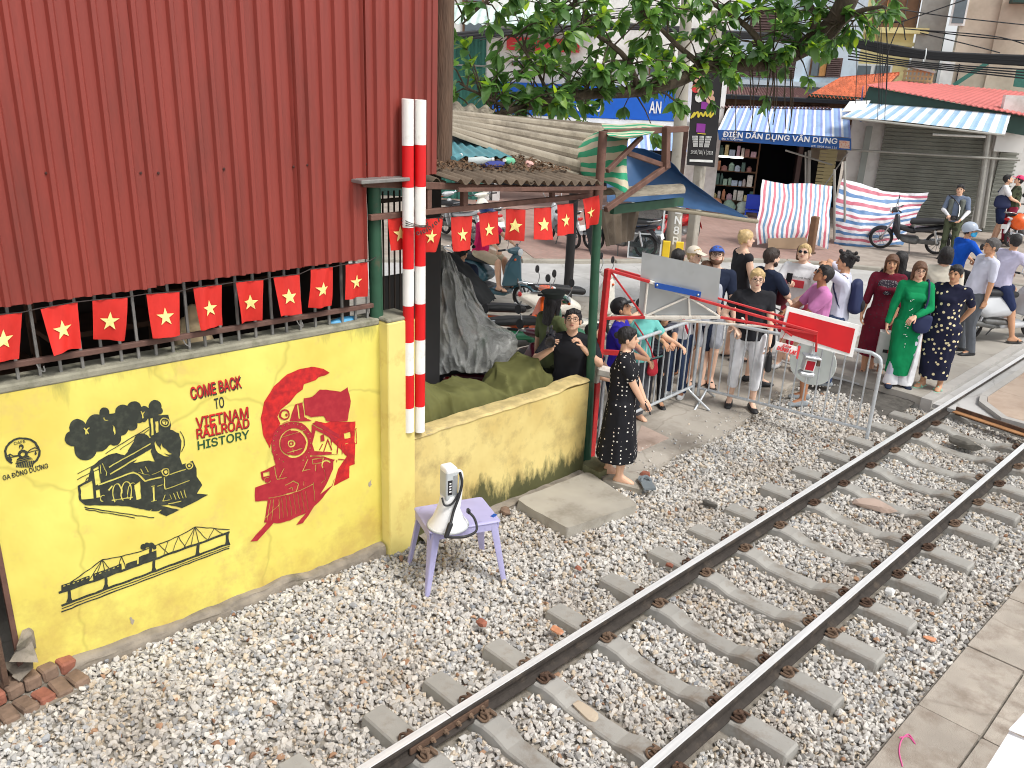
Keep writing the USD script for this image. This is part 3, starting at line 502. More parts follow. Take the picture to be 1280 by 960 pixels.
trn = U_([trn, smk, circ((213, 300), 26, f2).difference(circ((215, 300), 18, f2)), circ((222, 300), 7, f2), circ((246, 438), 12, f2).difference(circ((246, 438), 6, f2)), poly([(132, 814), (160, 820), (82, 906), (48, 909)], f2), poly([(332, 752), (358, 735), (302, 820), (268, 829)], f2), poly([(384, 400), (400, 395), (404, 425), (386, 430)], f2), line([(400, 480), (420, 420), (440, 470)], .008, f2), line([(465, 490), (470, 425)], .008, f2), line([(490, 490), (485, 440)], .006, f2), line([(380, 470), (395, 440)], .008, f2), line([(470, 515), (505, 515), (512, 530)], .006, f2)])
paint('crimson_train_mural', trn, 'crimson_paint', yw, off=.0036)
f3 = F(2.667, 0, 600)
def deck(x, o=0): return 375-(x-195)*203/570+o
br = [line([(195, 377), (765, 174)], .016, f3), line([(205, 418), (765, 211)], .016, f3), line([(205, 428), (765, 220)], .006, f3), line([(205, 438), (765, 226)], .009, f3), line([(235, 341), (340, 266), (405, 254), (470, 238), (530, 214), (595, 187), (650, 156), (765, 165)], .006, f3)]
for x in (230, 352, 512, 658, 757): br += [poly([(x-4, deck(x)), (x+6, deck(x)), (x+6, deck(x)+28), (x+11, deck(x)+40), (x-9, deck(x)+44), (x-4, deck(x)+30)], f3)]
for a, b in (((340, 266), 292), ((340, 266), 316), ((340, 266), 352), ((340, 266), 378), ((405, 254), 392), ((405, 254), 420), ((530, 214), 560), ((560, 202), 545), ((595, 187), 575), ((595, 187), 618), ((650, 156), 612), ((650, 156), 636), ((650, 156), 662), ((650, 156), 690), ((715, 161), 692), ((715, 161), 742)): br.append(line([a, (b, deck(b))], .0045, f3))
for x0, x1, h in ((205, 298, 20), (310, 405, 22), (420, 456, 16), (462, 522, 24)):
    p = poly([(x0, deck(x0)-2), (x0, deck(x0)-h), (x1, deck(x1)-h), (x1, deck(x1)-2)], f3)
    if x0 < 400: p = p.difference(U_([line([(x, deck(x)-h*.75), (x+7, deck(x+7)-h*.75)], .008, f3) for x in range(x0+6, x1-8, 15)]))
    br.append(p)
br += [circ((478, 222), 10, f3, 12), circ((490, 216), 9, f3, 12), circ((503, 218), 10, f3, 12), circ((514, 224), 8, f3, 12), poly([(496, 226), (506, 224), (507, 250), (498, 252)], f3)]
paint('bridge_mural', U_(br), 'black_paint', yw)
f4 = F(6.857, 0, 480)
lg = [arc((190, 585), 148, 128, 412, .012, f4, 122), circ((182, 535), 22, f4), arc((196, 600), 36, 0, 360, .008, f4), arc((196, 600), 24, 0, 360, .006, f4), poly([(128, 688), (150, 642), (168, 630), (180, 640), (225, 630), (240, 608), (262, 628), (284, 640)], f4), poly([(60, 648), (78, 605), (100, 650), (92, 668)], f4), poly([(290, 600), (302, 572), (314, 600), (300, 612)], f4), line([(52, 622), (84, 600), (108, 618), (160, 612)], .006, f4), line([(52, 636), (160, 620)], .005, f4), line([(230, 582), (262, 560), (300, 540), (330, 555)], .006, f4), line([(230, 590), (330, 566)], .005, f4)]
lg = U_(lg).difference(U_([circ((178, 545), 11, f4, 12), line([(132, 672), (282, 636)], .004, f4), line([(140, 656), (270, 622)], .003, f4)]))
lg = U_([lg]+[line([(x, 712-.0*(x)), (x+14, 668-.1*(x-130))], .007, f4) for x in range(140, 290, 15)])
paint('station_emblem', lg, 'black_paint', yw)
def wtext(name, s, a, b, hpx, mat, off=.002, lab=None, bold=True):
    A = AP(a[0], a[1], WA, WB); B = AP(b[0], b[1], WA, WB); h = AP(a[0], a[1]-hpx, WA, WB)[2]-A[2]
    return obj(name, fit_text(s, A+WN*off, B+WN*off, h, WN, .0012, bold), mat, yw, label=lab)
wtext('painted_words', 'CAFE', (118/6.857, 480+522/6.857), (218/6.857, 480+500/6.857), 3.6, 'black_paint', bold=False)
wtext('painted_words', 'GA ĐÔNG DƯƠNG', (25/6.857, 480+826/6.857), (415/6.857, 480+716/6.857), 6., 'black_paint', bold=True)
wtext('painted_words', 'COME BACK', (239.2, 500.6), (302.4, 485), 14.5, 'black_paint')
wtext('painted_words', 'COME BACK', (238, 499), (301.2, 483.2), 14.5, 'red_paint', off=.0036)
wtext('painted_words', 'TO', (268, 511.5), (280.5, 508.5), 13, 'black_paint')
wtext('painted_words', 'VIETNAM', (245.2, 536.6), (311, 522.2), 13.5, 'black_paint'); wtext('painted_words', 'VIETNAM', (244.5, 535.6), (310.3, 521.2), 13.5, 'red_paint', off=.0036)
wtext('painted_words', 'RAILROAD', (245.2, 549.4), (312, 534.6), 12, 'black_paint'); wtext('painted_words', 'RAILROAD', (244.5, 548.4), (311.3, 533.6), 12, 'red_paint', off=.0036)
wtext('painted_words', 'HISTORY', (246, 562.5), (311.5, 547.5), 10.5, 'green_paint')
for px, py, r in ((463, 604, 4), (439/2.667, 600+470/2.667, 3.4)):
    c = W2(px, py); paint('bare_plaster_patch', Polygon([(c[0]+.012*r*.3*(1+.6*math.sin(3*t+px))*math.cos(t)*.9, c[1]+.02*r*.4*(1+.5*math.sin(2*t+py))*math.sin(t)) for t in np.linspace(0, 2*PI, 14)[:-1]]).buffer(0), 'grey_plaster', yw)

# ---------------------------------------------------------------- railing above the wall, red shed, flags
PM('bar_grey', S(140, 138, 134), .55, .5, var=.2, scale=20); PM('rust_beam', S(112, 82, 72), .75, .15, var=.3, scale=9, bump=.2, bscale=60, grime=S(84, 58, 48), gscale=6)
rl = thing('window_railing', 'grey barred railing between the yellow wall and the red metal cladding', 'railing')
obj('rail', onwall(*box((L1/2-.02, -.05, 2.075), (L1, .035, .035), b=.005)), 'rust_beam', rl)
y = .03
while y < L1-.03:
    obj('bar', onwall(*box((y, -.06, 2.3), (.016, .016, .68))), 'bar_grey', rl); y += .112+rng.uniform(-.012, .012)
for s_ in (.35, 1.2, 2.0): obj('hook', onwall(*tube(bez([(s_, -.03, 2.06), (s_+.01, -.01, 2.03), (s_+.03, 0, 2.02), (s_+.03, -.01, 2.05)], 4), .004, 5)), 'bar_grey', rl)
PM('red_sheet', S(142, 58, 48), .5, .0, var=.16, scale=2.2, grime=S(108, 48, 40), gscale=3.2, grange=(.48, .74), rvar=.08, stretch=(1, 1, .16), bump=.15, bscale=3)
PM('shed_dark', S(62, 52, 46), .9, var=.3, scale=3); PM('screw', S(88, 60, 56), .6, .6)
shed = thing('red_shed', 'tall shed clad in dark red ribbed metal sheets', 'shed')
def ribbed(y0, y1, z0, z1):
    p = .105; prof = []; k = math.floor((y0-1.46)/p)-1
    yy = 1.46+k*p
    while yy < y1+p:
        for dy, d in ((-.03, 0), (-.017, .024), (.005, .024), (.018, 0), (.045, 0.003), (.05, .003)): prof.append((yy+dy, d))
        yy += p
    prof = [(a, d) for a, d in prof if y0 <= a <= y1]; prof = [(y0, 0.)]+prof+[(y1, 0.)]
    P = np.array(prof); n = len(P); m = 22; g = np.linspace(0, 1, m); i, k = np.meshgrid(np.arange(n), np.arange(m), indexing='ij'); a, d = P[i.ravel(), 0], P[i.ravel(), 1]; z = z0+(z1-z0)*g[k.ravel()]
    d = d+.004+.011*(meshkit.fbm(np.stack([a*2.6, z*1.3, 0*a+y0], -1), 3, 4)-.5)*np.clip((z-z0)*6, .3, 1); V = np.stack([wx(a), a, z], 1)+np.outer(d, WN)
    I, K = np.meshgrid(np.arange(n-1), np.arange(m-1), indexing='ij'); q = (I*m+K).ravel(); return thick(quads(V, np.stack([q, q+m, q+m+1, q+1], 1)), .002)
for i, (a, b, z0) in enumerate(((-1.9, -.87, 2.43), (-.875, .10, 2.43), (.095, 1.075, 2.425), (1.07, 2.055, 2.43), (2.045, 3.035, 2.44), (3.03, 3.56, 2.445), (3.562, 4.13, 3.015))):
    v, f = ribbed(a, b, z0, 6.6); v[:, 0] += .004*(i % 2); obj('red_sheet', (v, f), 'red_sheet', shed)
obj('corner_trim', box((wx(4.14)-.02, 4.145, 4.8), (.07, .05, 3.57), b=.004), 'red_sheet', shed)
for px, py in ((57, 216), (175, 216), (197, 216), (279, 211), (366, 208), (383, 206), (457, 205)):
    p = AP(px, py, WA, WB); obj('screw', ell(p+WN*.012, .009, 0), 'screw', shed)
side = [[wx(4.12)-.03, 4.12], [-6.5, 4.3]]
obj('side_wall', box((-4.6, 4.16, 4.75), (4.1, .03, 3.5)), 'red_sheet', shed)
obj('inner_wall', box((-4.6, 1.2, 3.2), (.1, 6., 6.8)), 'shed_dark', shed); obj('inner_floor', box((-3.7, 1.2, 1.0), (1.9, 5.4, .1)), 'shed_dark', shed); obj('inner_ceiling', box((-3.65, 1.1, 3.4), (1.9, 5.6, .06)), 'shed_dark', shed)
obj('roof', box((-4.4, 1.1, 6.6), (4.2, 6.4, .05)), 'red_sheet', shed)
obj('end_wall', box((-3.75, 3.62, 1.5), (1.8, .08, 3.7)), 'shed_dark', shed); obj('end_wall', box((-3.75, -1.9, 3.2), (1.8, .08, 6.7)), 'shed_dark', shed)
PM('shelf_wood', S(104, 74, 56), .8, var=.3, scale=8)
sv = thing('wooden_shelf', 'dim brown shelf boards behind the bars under the red cladding', 'shelf')
for k in range(3): obj('board', box((-4.1, 1.3+.9*k, 1.6+.22*k), (.5, .85, .04)), 'shelf_wood', sv)
for yy in (.9, 1.8, 2.7): obj('upright', box((-4.3, yy, 1.7), (.05, .06, 1.3)), 'shelf_wood', sv)
# sack on the sill
PM('sack', S(214, 190, 150), .85, var=.2, scale=9, bump=.5, bscale=25)
s0 = AP(240, 430, WA-WN[:2]*.3, WB-WN[:2]*.3)
sk = sh((0, 0, -.1, .13), (.0, .1, -.12, .11), (0, 0, .1, .1)); v, f = mf((sk+sh((0, 0, .1, .06), (0, .02, .24, .035))).refine_to_length(.03)); v = v+.02*(meshkit.fbm(v*14, 3)[:, None]-.5)
obj('sack', (v+s0, f), 'sack', smooth=True, label='beige cloth sack tied at the neck behind the railing bars', cat='sack')
v, f = ell(AP(428, 402, WA-WN[:2]*.1, WB-WN[:2]*.1), (.04, .13, .035), 2); v = v+.02*(meshkit.fbm(v*22, 3)[:, None]-.5)
PM('blue_plastic', S(90, 170, 215), .4); obj('plastic_bag', (v, f), 'blue_plastic', smooth=True, label='crumpled light blue plastic bag on the wall top by the railing end', cat='plastic bag')

def flag_red(n, l, out): return out
PM('flag_cloth', S(208, 40, 30), .7, var=.08, scale=5, bump=.15, bscale=40, rvar=.06); PM('flag_star', S(250, 236, 150), .7)
def star_poly(r, n=5): return Polygon([((r if k % 2 == 0 else r*.40)*math.sin(k*PI/5), (r if k % 2 == 0 else r*.40)*math.cos(k*PI/5)) for k in range(10)])
def flag(c_top_l, c_top_r, c_bot_l, c_bot_r, lab, grp, seed, star=None):
    """corners as points of the world; the cloth waves a little"""
    a, b, c, d = map(np.asarray, (c_top_l, c_top_r, c_bot_l, c_bot_r)); N = np.cross(b-a, a-c); N = N/np.linalg.norm(N)
    if N[0] < 0: N = -N
    def pt(u, v, o=0.):
        u = np.asarray(u, float); v = np.asarray(v, float); P = (a*(1-u)[:, None]+b*u[:, None])*(1-v)[:, None]+(c*(1-u)[:, None]+d*u[:, None])*v[:, None]
        am = .6+.9*((seed*37) % 10)/10; w = am*(.013*np.sin(u*5.2+seed*1.7)*(.2+v)+.007*np.sin(u*11+seed+v*3))+.03*am*v*v*math.sin(seed*2.3); return P+N*(w+o)[:, None]
    loc = (a+b)/2; t = thing('flag', lab, 'flag', loc, 0, grp)
    obj('cloth', move_local(thick(grid(lambda u, v: pt(u, v), 14, 12), .0015), loc), 'flag_cloth', t, smooth=True)
    W, Hh = np.linalg.norm(b-a), np.linalg.norm(c-a); r = W*.30; cu, cv = star or (.5, .53)
    sp = [(cu+x/W, cv-y/Hh) for x, y in star_poly(r).exterior.coords[:-1]]; pts = np.array(sp+[(cu, cv)]+[((p[0]+cu)/2, (p[1]+cv)/2) for p in sp])
    m = 10; fs = [[i, 11+i, 11+(i+1) % m] for i in range(m)]+[[i, 11+(i+1) % m, (i+1) % m] for i in range(m)]+[[11+i, m, 11+(i+1) % m] for i in range(m)]
    P = pt(pts[:, 0], pts[:, 1], np.full(len(pts), .0055)); tri = np.array(fs); nn = np.cross(P[tri[0, 1]]-P[tri[0, 0]], P[tri[0, 2]]-P[tri[0, 0]])
    if nn@N < 0: tri = tri[:, ::-1]
    obj('star', move_local((P, tri), loc), 'flag_star', t)
FW_ = (WA+WN[:2]*.03, WB+WN[:2]*.03)
tops = []
for i, (x0, y0, x1, y1, bl, br_, lab) in enumerate((
    (-22, 396, 28, 391, (-16, 454), (24, 449), 'leftmost flag on the lower string, cut by the picture edge'), (50, 386, 97, 378, (65, 443), (99, 433), 'second flag from the left, over the painted smoke'), (115, 376, 159, 372, (119, 426), (157, 427), 'third flag from the left, above the black train'),
    (183, 368, 224, 365, (191, 423), (225, 419), 'flag hanging just left of the beige sack behind the bars'), (242, 360, 277, 356, (249, 412), (279, 407), 'flag hanging beside the beige sack, above the painted slogan'), (295, 353, 329, 350, (303, 405), (329, 401), 'sixth from the left, between slogan and red train'),
    (342, 347, 375, 343, (350, 395), (375, 391), 'flag hanging straight above the red moon of the crimson train'), (388, 337, 417, 334, (388, 386), (417, 383), 'hanging over the red train, second from the pillar'), (431, 331, 459, 328, (432, 375), (461, 371), 'flag hanging nearest the yellow pillar on the lower string'))):
    pts = [AP(*q, *FW_) for q in ((x0, y0), (x1, y1), bl, br_)]; tops += [pts[0], pts[1]]
    flag(*pts, 'red star flag, '+lab, 'small flags on the two strings', i)
PM('string', S(60, 50, 46), .8)
obj('flag_string', tube(np.array([AP(-60, 398, *FW_)]+tops+[AP(470, 322, *FW_)])+np.array([0, 0, .003]), .003, 5), 'string', label='dark string of small flags along the foot of the red cladding', cat='string')
GA2, GB2 = np.array([-2.44, 3.7]), np.array([-2.33, 6.1]); tops = []
for i, (x0, y0, x1, y1, bl, br_, lab) in enumerate((
    (484, 271, 514, 269, (487, 313), (514, 311), 'half hidden behind the red and white poles'), (527, 274, 553, 272, (527, 317), (549, 315), 'just right of the red and white poles'), (564, 271, 590, 270, (566, 314), (589, 312), 'hanging over the rider with dark hair behind the plastic cover'),
    (599, 267, 622, 264, (600, 308), (623, 304), 'hanging over the rider in the pink shirt'), (633, 261, 657, 262, (633, 301), (657, 302), 'palest flag in the middle of the upper string'), (668, 260, 690, 259, (666, 299), (689, 299), 'third from the green post'),
    (696, 256, 717, 254, (697, 295), (718, 292), 'second from the green post'), (727, 249, 748, 244, (735, 287), (749, 280), 'tilted against the green post'))):
    pts = [AP(*q, GA2, GB2) for q in ((x0, y0), (x1, y1), bl, br_)]; tops += [pts[0], pts[1]]
    flag(*pts, 'upper string red flag, '+lab, 'small flags on the two strings', 20+i)
obj('flag_string', tube(np.array([AP(462, 270, GA2, GB2)]+tops), .0025, 5), 'string', label='thin string of small flags under the shelter roof beam', cat='string')

# ---------------------------------------------------------------- red and white poles
PM('pole_white', S(238, 236, 230), .45, var=.06, scale=8, grime=S(196, 190, 178), gscale=6); PM('pole_red', S(214, 18, 24), .45, var=.08, scale=6)
for k, (lx, rx_, lab, zz) in enumerate(((503, 517.5, 'left of two upright poles banded red and white by the pillar', (124, 182, 234, 284, 335.5, 381.7, 427, 468, 509, 540)), (518, 532, 'right of two upright poles banded red and white by the pillar', (125, 181, 233, 282, 332, 379, 424, 466, 507, 540)))):
    c0 = AX((lx+rx_)/2, 330, -2.368); w = .084; t = thing('striped_pole', lab, 'pole', (c0[0], c0[1], 0), 0); zs = [Hz(c0, (lx+rx_)/2, q) for q in zz]; zs[-1] = Hz(c0, 517, 539)
    for j in range(len(zs)-1):
        obj('red_band' if j % 2 else 'white_band', lathe([(0, zs[j+1]+.001), (w/2, zs[j+1]+.001), (w/2, zs[j]), (0, zs[j])] if j else [(0, zs[1]+.001), (w/2, zs[1]+.001), (w/2, zs[0]), (w/2-.004, zs[0]+.002), (w/2-.006, zs[0]-.03), (0, zs[0]-.03)], 20), 'pole_red' if j % 2 else 'pole_white', t, smooth=40)
cz = Hz(c0, 517, 284)
PM('chain', S(70, 66, 62), .5, .7)
ch = thing('chain', 'dark chain and wire tied round the red and white poles', 'chain', (c0[0], c0[1], 0))
obj('wire', cat([torus((0, -.05, cz+.02+.02*k), .1, .003, (.15*k, .1, 1), 24, 5) for k in range(3)]), 'chain', ch)
for k in range(9): obj('link', torus((.1, -.1+.028*k, cz-.02+.012*k-.02*math.sin(k*.4)), .012, .004, (1, k % 2, .3), 10, 5), 'chain', ch)
# ---------------------------------------------------------------- shelter
PM('green_steel', S(48, 88, 66), .5, .2, var=.2, scale=10, grime=S(96, 84, 66), gscale=7, grange=(.6, .8)); PM('brown_steel', S(116, 84, 72), .7, .2, var=.3, scale=9, grime=S(84, 60, 50), gscale=6, bump=.15, bscale=70)
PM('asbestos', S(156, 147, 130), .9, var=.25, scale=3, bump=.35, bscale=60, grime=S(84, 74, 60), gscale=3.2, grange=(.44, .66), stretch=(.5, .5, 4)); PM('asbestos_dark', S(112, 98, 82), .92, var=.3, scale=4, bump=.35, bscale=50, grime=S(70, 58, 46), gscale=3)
PM('teal_sheet', S(86, 140, 148), .6, var=.2, scale=4, grime=S(110, 116, 108), gscale=3); PM('litter', S(112, 86, 62), .9, var=.4, scale=30)
she = thing('street_shelter', 'makeshift shelter on green posts with grey corrugated roof sheets', 'shelter')
def pole(a, b, r, n=12): return tube(np.array([np.asarray(a, float), np.asarray(b, float)]), r, n)
gp0 = np.array([-2.4, 6.17, .05]); gp1 = AX(747, 262, -2.4); gp2 = AX(754, 164, -2.4)
obj('post', pole(gp0, gp1, .043), 'green_steel', she, smooth=40); obj('post', pole(gp1, gp2, .04), 'brown_steel', she, smooth=40)
lp = [AX(471, 402, -2.52), AX(467, 232, -2.52)]; lp[0][2] = 1.95; obj('post', pole(lp[0], lp[1], .05), 'green_steel', she, smooth=40)
def beam(p, q, w=.05, x=-2.455, x2=None, name='beam', m='brown_steel', h=None): return obj(name, bar(AX(*p, x), AX(*q, x if x2 is None else x2), w, h or w, bev=.004), m, she)
beam((452, 229), (752, 239)); beam((462, 272), (752, 243), .042, -2.45); beam((580, 231), (580, 262), .05, -2.46); beam((535, 230), (535, 268), .045, -2.46); beam((690, 237), (690, 251), .04, -2.46)
beam((757, 166), (858, 161), .055); beam((833, 158), (832, 210), .065, -2.405); beam((757, 262), (836, 206), .05, -2.41); beam((759, 214), (802, 171), .04, -2.39); beam((784, 191), (830, 207), .045, -2.43); beam((858, 161), (850, 240), .05, -2.5, -4.6)
rp_ = [AX(525, 315, -3.35), AX(545, 315, -3.35)]
PM('dark_panel', S(44, 42, 42), .8, var=.2, scale=4)
obj('back_post', box((-3.35, (rp_[0][1]+rp_[1][1])/2, 1.45), (.14, .2, 2.9), b=.01), 'dark_panel', she)
bp = AX(706, 380, -6.3); bp = G(708, 392, .05); obj('back_post', pole((bp[0], bp[1], 0), (bp[0], bp[1], 2.75), .075), 'dark_panel', she, smooth=40)
def corr(P00, P10, P01, P11, n, amp, along_u=True, t=.006, jag=0., seed=0, m=40, mr=None, sag=0.):
    "corrugated sheet between four corners: u from P00 to P10, v from P00 to P01; waves run along u if along_u"
    P00, P10, P01, P11 = map(np.asarray, (P00, P10, P01, P11)); N = np.cross(P10-P00, P01-P00); N = N/np.linalg.norm(N); N = N*np.sign(N[2] or 1)
    def fn(u, v):
        j = jag*(meshkit.noise(np.stack([v*23, 0*v+seed, 0*v], -1), seed)-.5); uu = u+j*(u > .98)-j*(u < .02)
        P = (P00*(1-uu)[:, None]+P10*uu[:, None])*(1-v)[:, None]+(P01*(1-uu)[:, None]+P11*uu[:, None])*v[:, None]; w = v if along_u else u
        return P+N*(amp*np.sin(w*n*2*PI)+sag*np.sin(u*PI)+.02*(meshkit.fbm(np.stack([u*3, v*3, 0*u+seed], -1), 3, seed)-.5))[:, None]
    return thick(grid(fn, 12 if along_u else n*8+1, n*8+1 if along_u else 12), t)
# lower roof over the front beam, its wavy ends towards the track
for k, (a, b) in enumerate(((3.52, 4.3), (4.27, 5.1), (5.07, 5.98))):
    za, zb = 3.0-.055*(a-3.5), 3.0-.055*(b-3.5); o = .006*(k % 2)
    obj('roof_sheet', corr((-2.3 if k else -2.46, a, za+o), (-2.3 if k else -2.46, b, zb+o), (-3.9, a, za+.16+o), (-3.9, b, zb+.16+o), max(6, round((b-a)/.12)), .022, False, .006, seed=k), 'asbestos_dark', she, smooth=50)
PM('asbestos_ribbed', (1, 1, 1), .9, var=.25, scale=3, bump=.35, bscale=60, grime=(.42, .4, .38), gscale=3.2, grange=(.46, .7), extra=stripes_uv([S(160, 150, 132), S(166, 157, 140), S(166, 157, 140), S(156, 146, 128), S(124, 113, 97), S(96, 86, 72), S(90, 80, 66), S(120, 110, 95)], 1/6., False))  # bands put trough dirt and the shade of the waves into the colour
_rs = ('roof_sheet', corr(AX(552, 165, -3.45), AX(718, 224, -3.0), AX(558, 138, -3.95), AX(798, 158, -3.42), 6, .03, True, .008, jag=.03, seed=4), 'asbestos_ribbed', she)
obj('roof_sheet', corr(AX(545, 150, -4.3), AX(610, 150, -4.5), AX(547, 128, -5.6), AX(620, 135, -5.6), 4, .03, False, .008, seed=9), 'asbestos', she, smooth=50)
obj('roof_sheet', corr(AX(538, 196, -3.0), AX(640, 197, -3.05), AX(540, 168, -3.75), AX(582, 166, -3.75), 8, .012, False, .004, seed=6), 'teal_sheet', she, smooth=50)
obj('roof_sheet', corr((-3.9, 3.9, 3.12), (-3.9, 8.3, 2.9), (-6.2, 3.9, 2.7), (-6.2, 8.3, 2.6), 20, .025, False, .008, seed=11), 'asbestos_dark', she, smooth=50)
obj('roof_fascia', box((-2.28, 5.13, 2.866), (.012, 1.74, .03), rotm(-.052, 0, 0)), 'brown_steel', she)
obj('roof_lip', box((wx(3.7)+.05, 3.64, 3.005), (.16, .42, .025), b=.004), 'bar_grey', she)
# leaf litter and rubbish lying on the roof
LM = MB(); r = np.random.default_rng(12)
for k in range(1700):
    u, v = r.random(), r.random()**.8; y = 3.9+2.0*u; x = -2.55-.75*v; z = 3.0-.055*(y-3.5)+.1*(-2.3-x)+.035+.03*r.random()
    s = r.uniform(.012, .034); q = rotm(r.uniform(-.7, .7), r.uniform(-.7, .7), r.uniform(0, 6)); LM.add(xf((np.array([[-1, 0, 0], [0, -.4, .1], [1, 0, 0], [0, .4, .15]])*s, np.array([[0, 1, 2], [0, 2, 3]])), q, (x, y, z)))
obj('leaf_litter', LM, 'litter', label='brown dead leaves and debris lying on the low shelter roof', cat='leaf litter', kind='stuff')
PM('bottle_green', S(120, 200, 160), .2, var=.1); PM('bottle_clear', S(196, 206, 204), .25); PM('blue_rag', S(50, 60, 130), .8); PM('pink_bit', S(220, 170, 160), .7)
def roofz(x, y): return 3.0-.055*(y-3.5)+.1*(-2.3-x)+.04
def bottle(px, py, x, m, lab, L=.2, rr=.032, az=.4):
    p = AX(px, py, x); p[2] = roofz(x, p[1])+rr*.6; t = lathe([(0, 0), (rr, .005), (rr, L*.62), (rr*.4, L*.85), (rr*.4, L), (0, L)], 12); q = rotm(0, 1.45, az)
    o = thing('plastic_bottle', lab, 'bottle', p); obj('bottle_body', xf(t, q), m, o, smooth=40); obj('cap', xf(lathe([(0, L), (rr*.45, L), (rr*.45, L+.02), (0, L+.02)], 10), q), 'pole_white', o)
bottle(640, 206, -2.9, 'bottle_green', 'pale green plastic bottle lying on the shelter roof litter', az=-1.1); bottle(585, 200, -2.85, 'bottle_clear', 'clear plastic bottle lying on the left of the shelter roof', az=.8); bottle(566, 196, -2.9, 'teal_sheet', 'bluish plastic bottle lying beside the teal roof sheet', az=2.1)
p = AX(616, 208, -2.8); v, f = ell((p[0], p[1], roofz(-2.8, p[1])+.01), (.06, .13, .03), 2); v = v+.04*(meshkit.fbm(v*16, 3)[:, None]-.5); obj('rag', (v, f), 'blue_rag', smooth=True, label='dark blue rag among the dead leaves on the shelter roof', cat='rag')
p = AX(661, 207, -2.85); v, f = ell((p[0], p[1], roofz(-2.85, p[1])+.01), (.05, .05, .03), 1); v = v+.04*(meshkit.fbm(v*16, 3)[:, None]-.5); obj('paper_scrap', (v, f), 'pink_bit', label='crumpled pinkish paper scrap near the grey roof sheet', cat='litter')
_later = True
# striped cloth on the beam and the blue sail behind
def sheetP(rows, nu, nv, wob=.03, seed=0, sc=3., t=.004, ridge=0.):
    R = np.array(rows, float)                                 # R[i][j]: control points, rows along v
    from scipy.interpolate import RectBivariateSpline as RB
    n, m = R.shape[:2]; a, b = np.linspace(0, 1, n), np.linspace(0, 1, m); kx, ky = min(2, n-1), min(2, m-1); sp = [RB(a, b, R[:, :, k], kx=kx, ky=ky) for k in range(3)]
    def fn(u, v):
        P = np.stack([s.ev(v, u) for s in sp], 1); q = np.stack([u*sc, v*sc, 0*u+seed], -1); d = np.stack([meshkit.fbm(q, 4, seed), meshkit.fbm(q+7, 4, seed+1), meshkit.fbm(q+15, 4, seed+2)], -1)-.5; P = P+wob*2*d
        if ridge: k = 1-np.abs(2*meshkit.noise(np.stack([u*sc*2.2+v*1.6, v*sc*.9-u*2, 0*u+seed], -1), seed)-1)+.5*(1-np.abs(2*meshkit.noise(np.stack([u*sc*3-v*4, v*sc*2+u*3, 0*u+seed+9], -1), seed)-1)); P = P-ridge*np.outer(k**2, FW)
        return P
    g = grid(fn, nu, nv); return thick(g, t)
def uvobj(name, mesh, mat, parent=None, nu=0, nv=0, **k):
    "sheet whose uv runs along its grid"
    v, f = mesh; u, w = np.meshgrid(np.linspace(0, 1, nu), np.linspace(0, 1, nv), indexing='ij'); uv = np.stack([u.ravel(), w.ravel()], 1); uv = np.vstack([uv, uv])
    m = usdkit.mesh(stage, numbered(path_of(parent), name), (v, f), LOOK[mat], smooth=True, uv=uv); tag(m.GetPrim(), k.get('label'), k.get('cat'), k.get('group'), k.get('kind')); return m.GetPrim()
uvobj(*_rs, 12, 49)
PM('green_stripe', (1, 1, 1), .6, var=.1, scale=6, extra=stripes_uv([S(206, 196, 168), S(206, 196, 168), S(44, 160, 116), S(44, 160, 116)], .17, False), bump=.2, bscale=30)
gs = [[AX(735, 165, -3.7), AX(770, 160, -3.2), AX(800, 158, -2.6)], [AX(720, 185, -3.35), AX(757, 176, -2.8), AX(785, 176, -2.44)], [AX(722, 210, -3.15), AX(762, 206, -2.6), AX(783, 205, -2.46)], [AX(735, 226, -2.95), AX(768, 232, -2.5), AX(782, 250, -2.46)]]
uvobj('striped_cloth', sheetP(gs, 24, 30, .03, 3), 'green_stripe', None, 24, 30, label='green and beige striped cloth draped over the end of the shelter roof', cat='cloth')
gs = [[AX(752, 156, -3.3), AX(790, 154, -3.1), AX(830, 156, -3.0)], [AX(758, 166, -2.45), AX(790, 164, -2.4), AX(818, 164, -2.42)], [AX(762, 172, -2.36), AX(790, 172, -2.34), AX(812, 166, -2.36)]]
uvobj('striped_cloth', sheetP(gs, 20, 14, .02, 5), 'green_stripe', None, 20, 14, label='short striped green cloth folded over the top beam of the shelter', cat='cloth')
PM('blue_sail', S(42, 84, 128), .6, var=.15, scale=3, bump=.25, bscale=14)
bs = [[AX(770, 190, -3.9), AX(800, 186, -3.6), AX(838, 203, -3.3)], [AX(760, 222, -3.7), AX(825, 222, -3.55), AX(885, 240, -3.4)], [AX(758, 252, -3.5), AX(830, 255, -3.45), AX(938, 273, -3.5)]]
obj('blue_tarp', sheetP(bs, 26, 20, .035, 8), 'blue_sail', smooth=True, label='dark blue tarpaulin stretched out from behind the shelter', cat='tarpaulin')
a, b = AX(905, 271, -3.5), AX(946, 277, -3.5); PM('bamboo', S(150, 140, 118), .8, var=.2)
obj('tarp_pole', tube([a-(b-a)*2.2, b], .03, 10), 'bamboo', label='grey wooden pole holding out the tip of the blue tarpaulin', cat='pole')
gt = thing('broken_gutter', 'broken pale roof gutter under the blue tarpaulin', 'gutter', (0, 0, 0))
ga, gb = AX(760, 246, -2.9), AX(850, 240, -3.0); th = np.linspace(0, PI, 9)
def gut(u, v): 
    P = ga+(gb-ga)*(u*(1-.1*np.abs(v-.4)))[:, None]; return P+np.stack([.1*np.cos(v*PI), 0*v, .09*np.sin(v*PI)], 1)
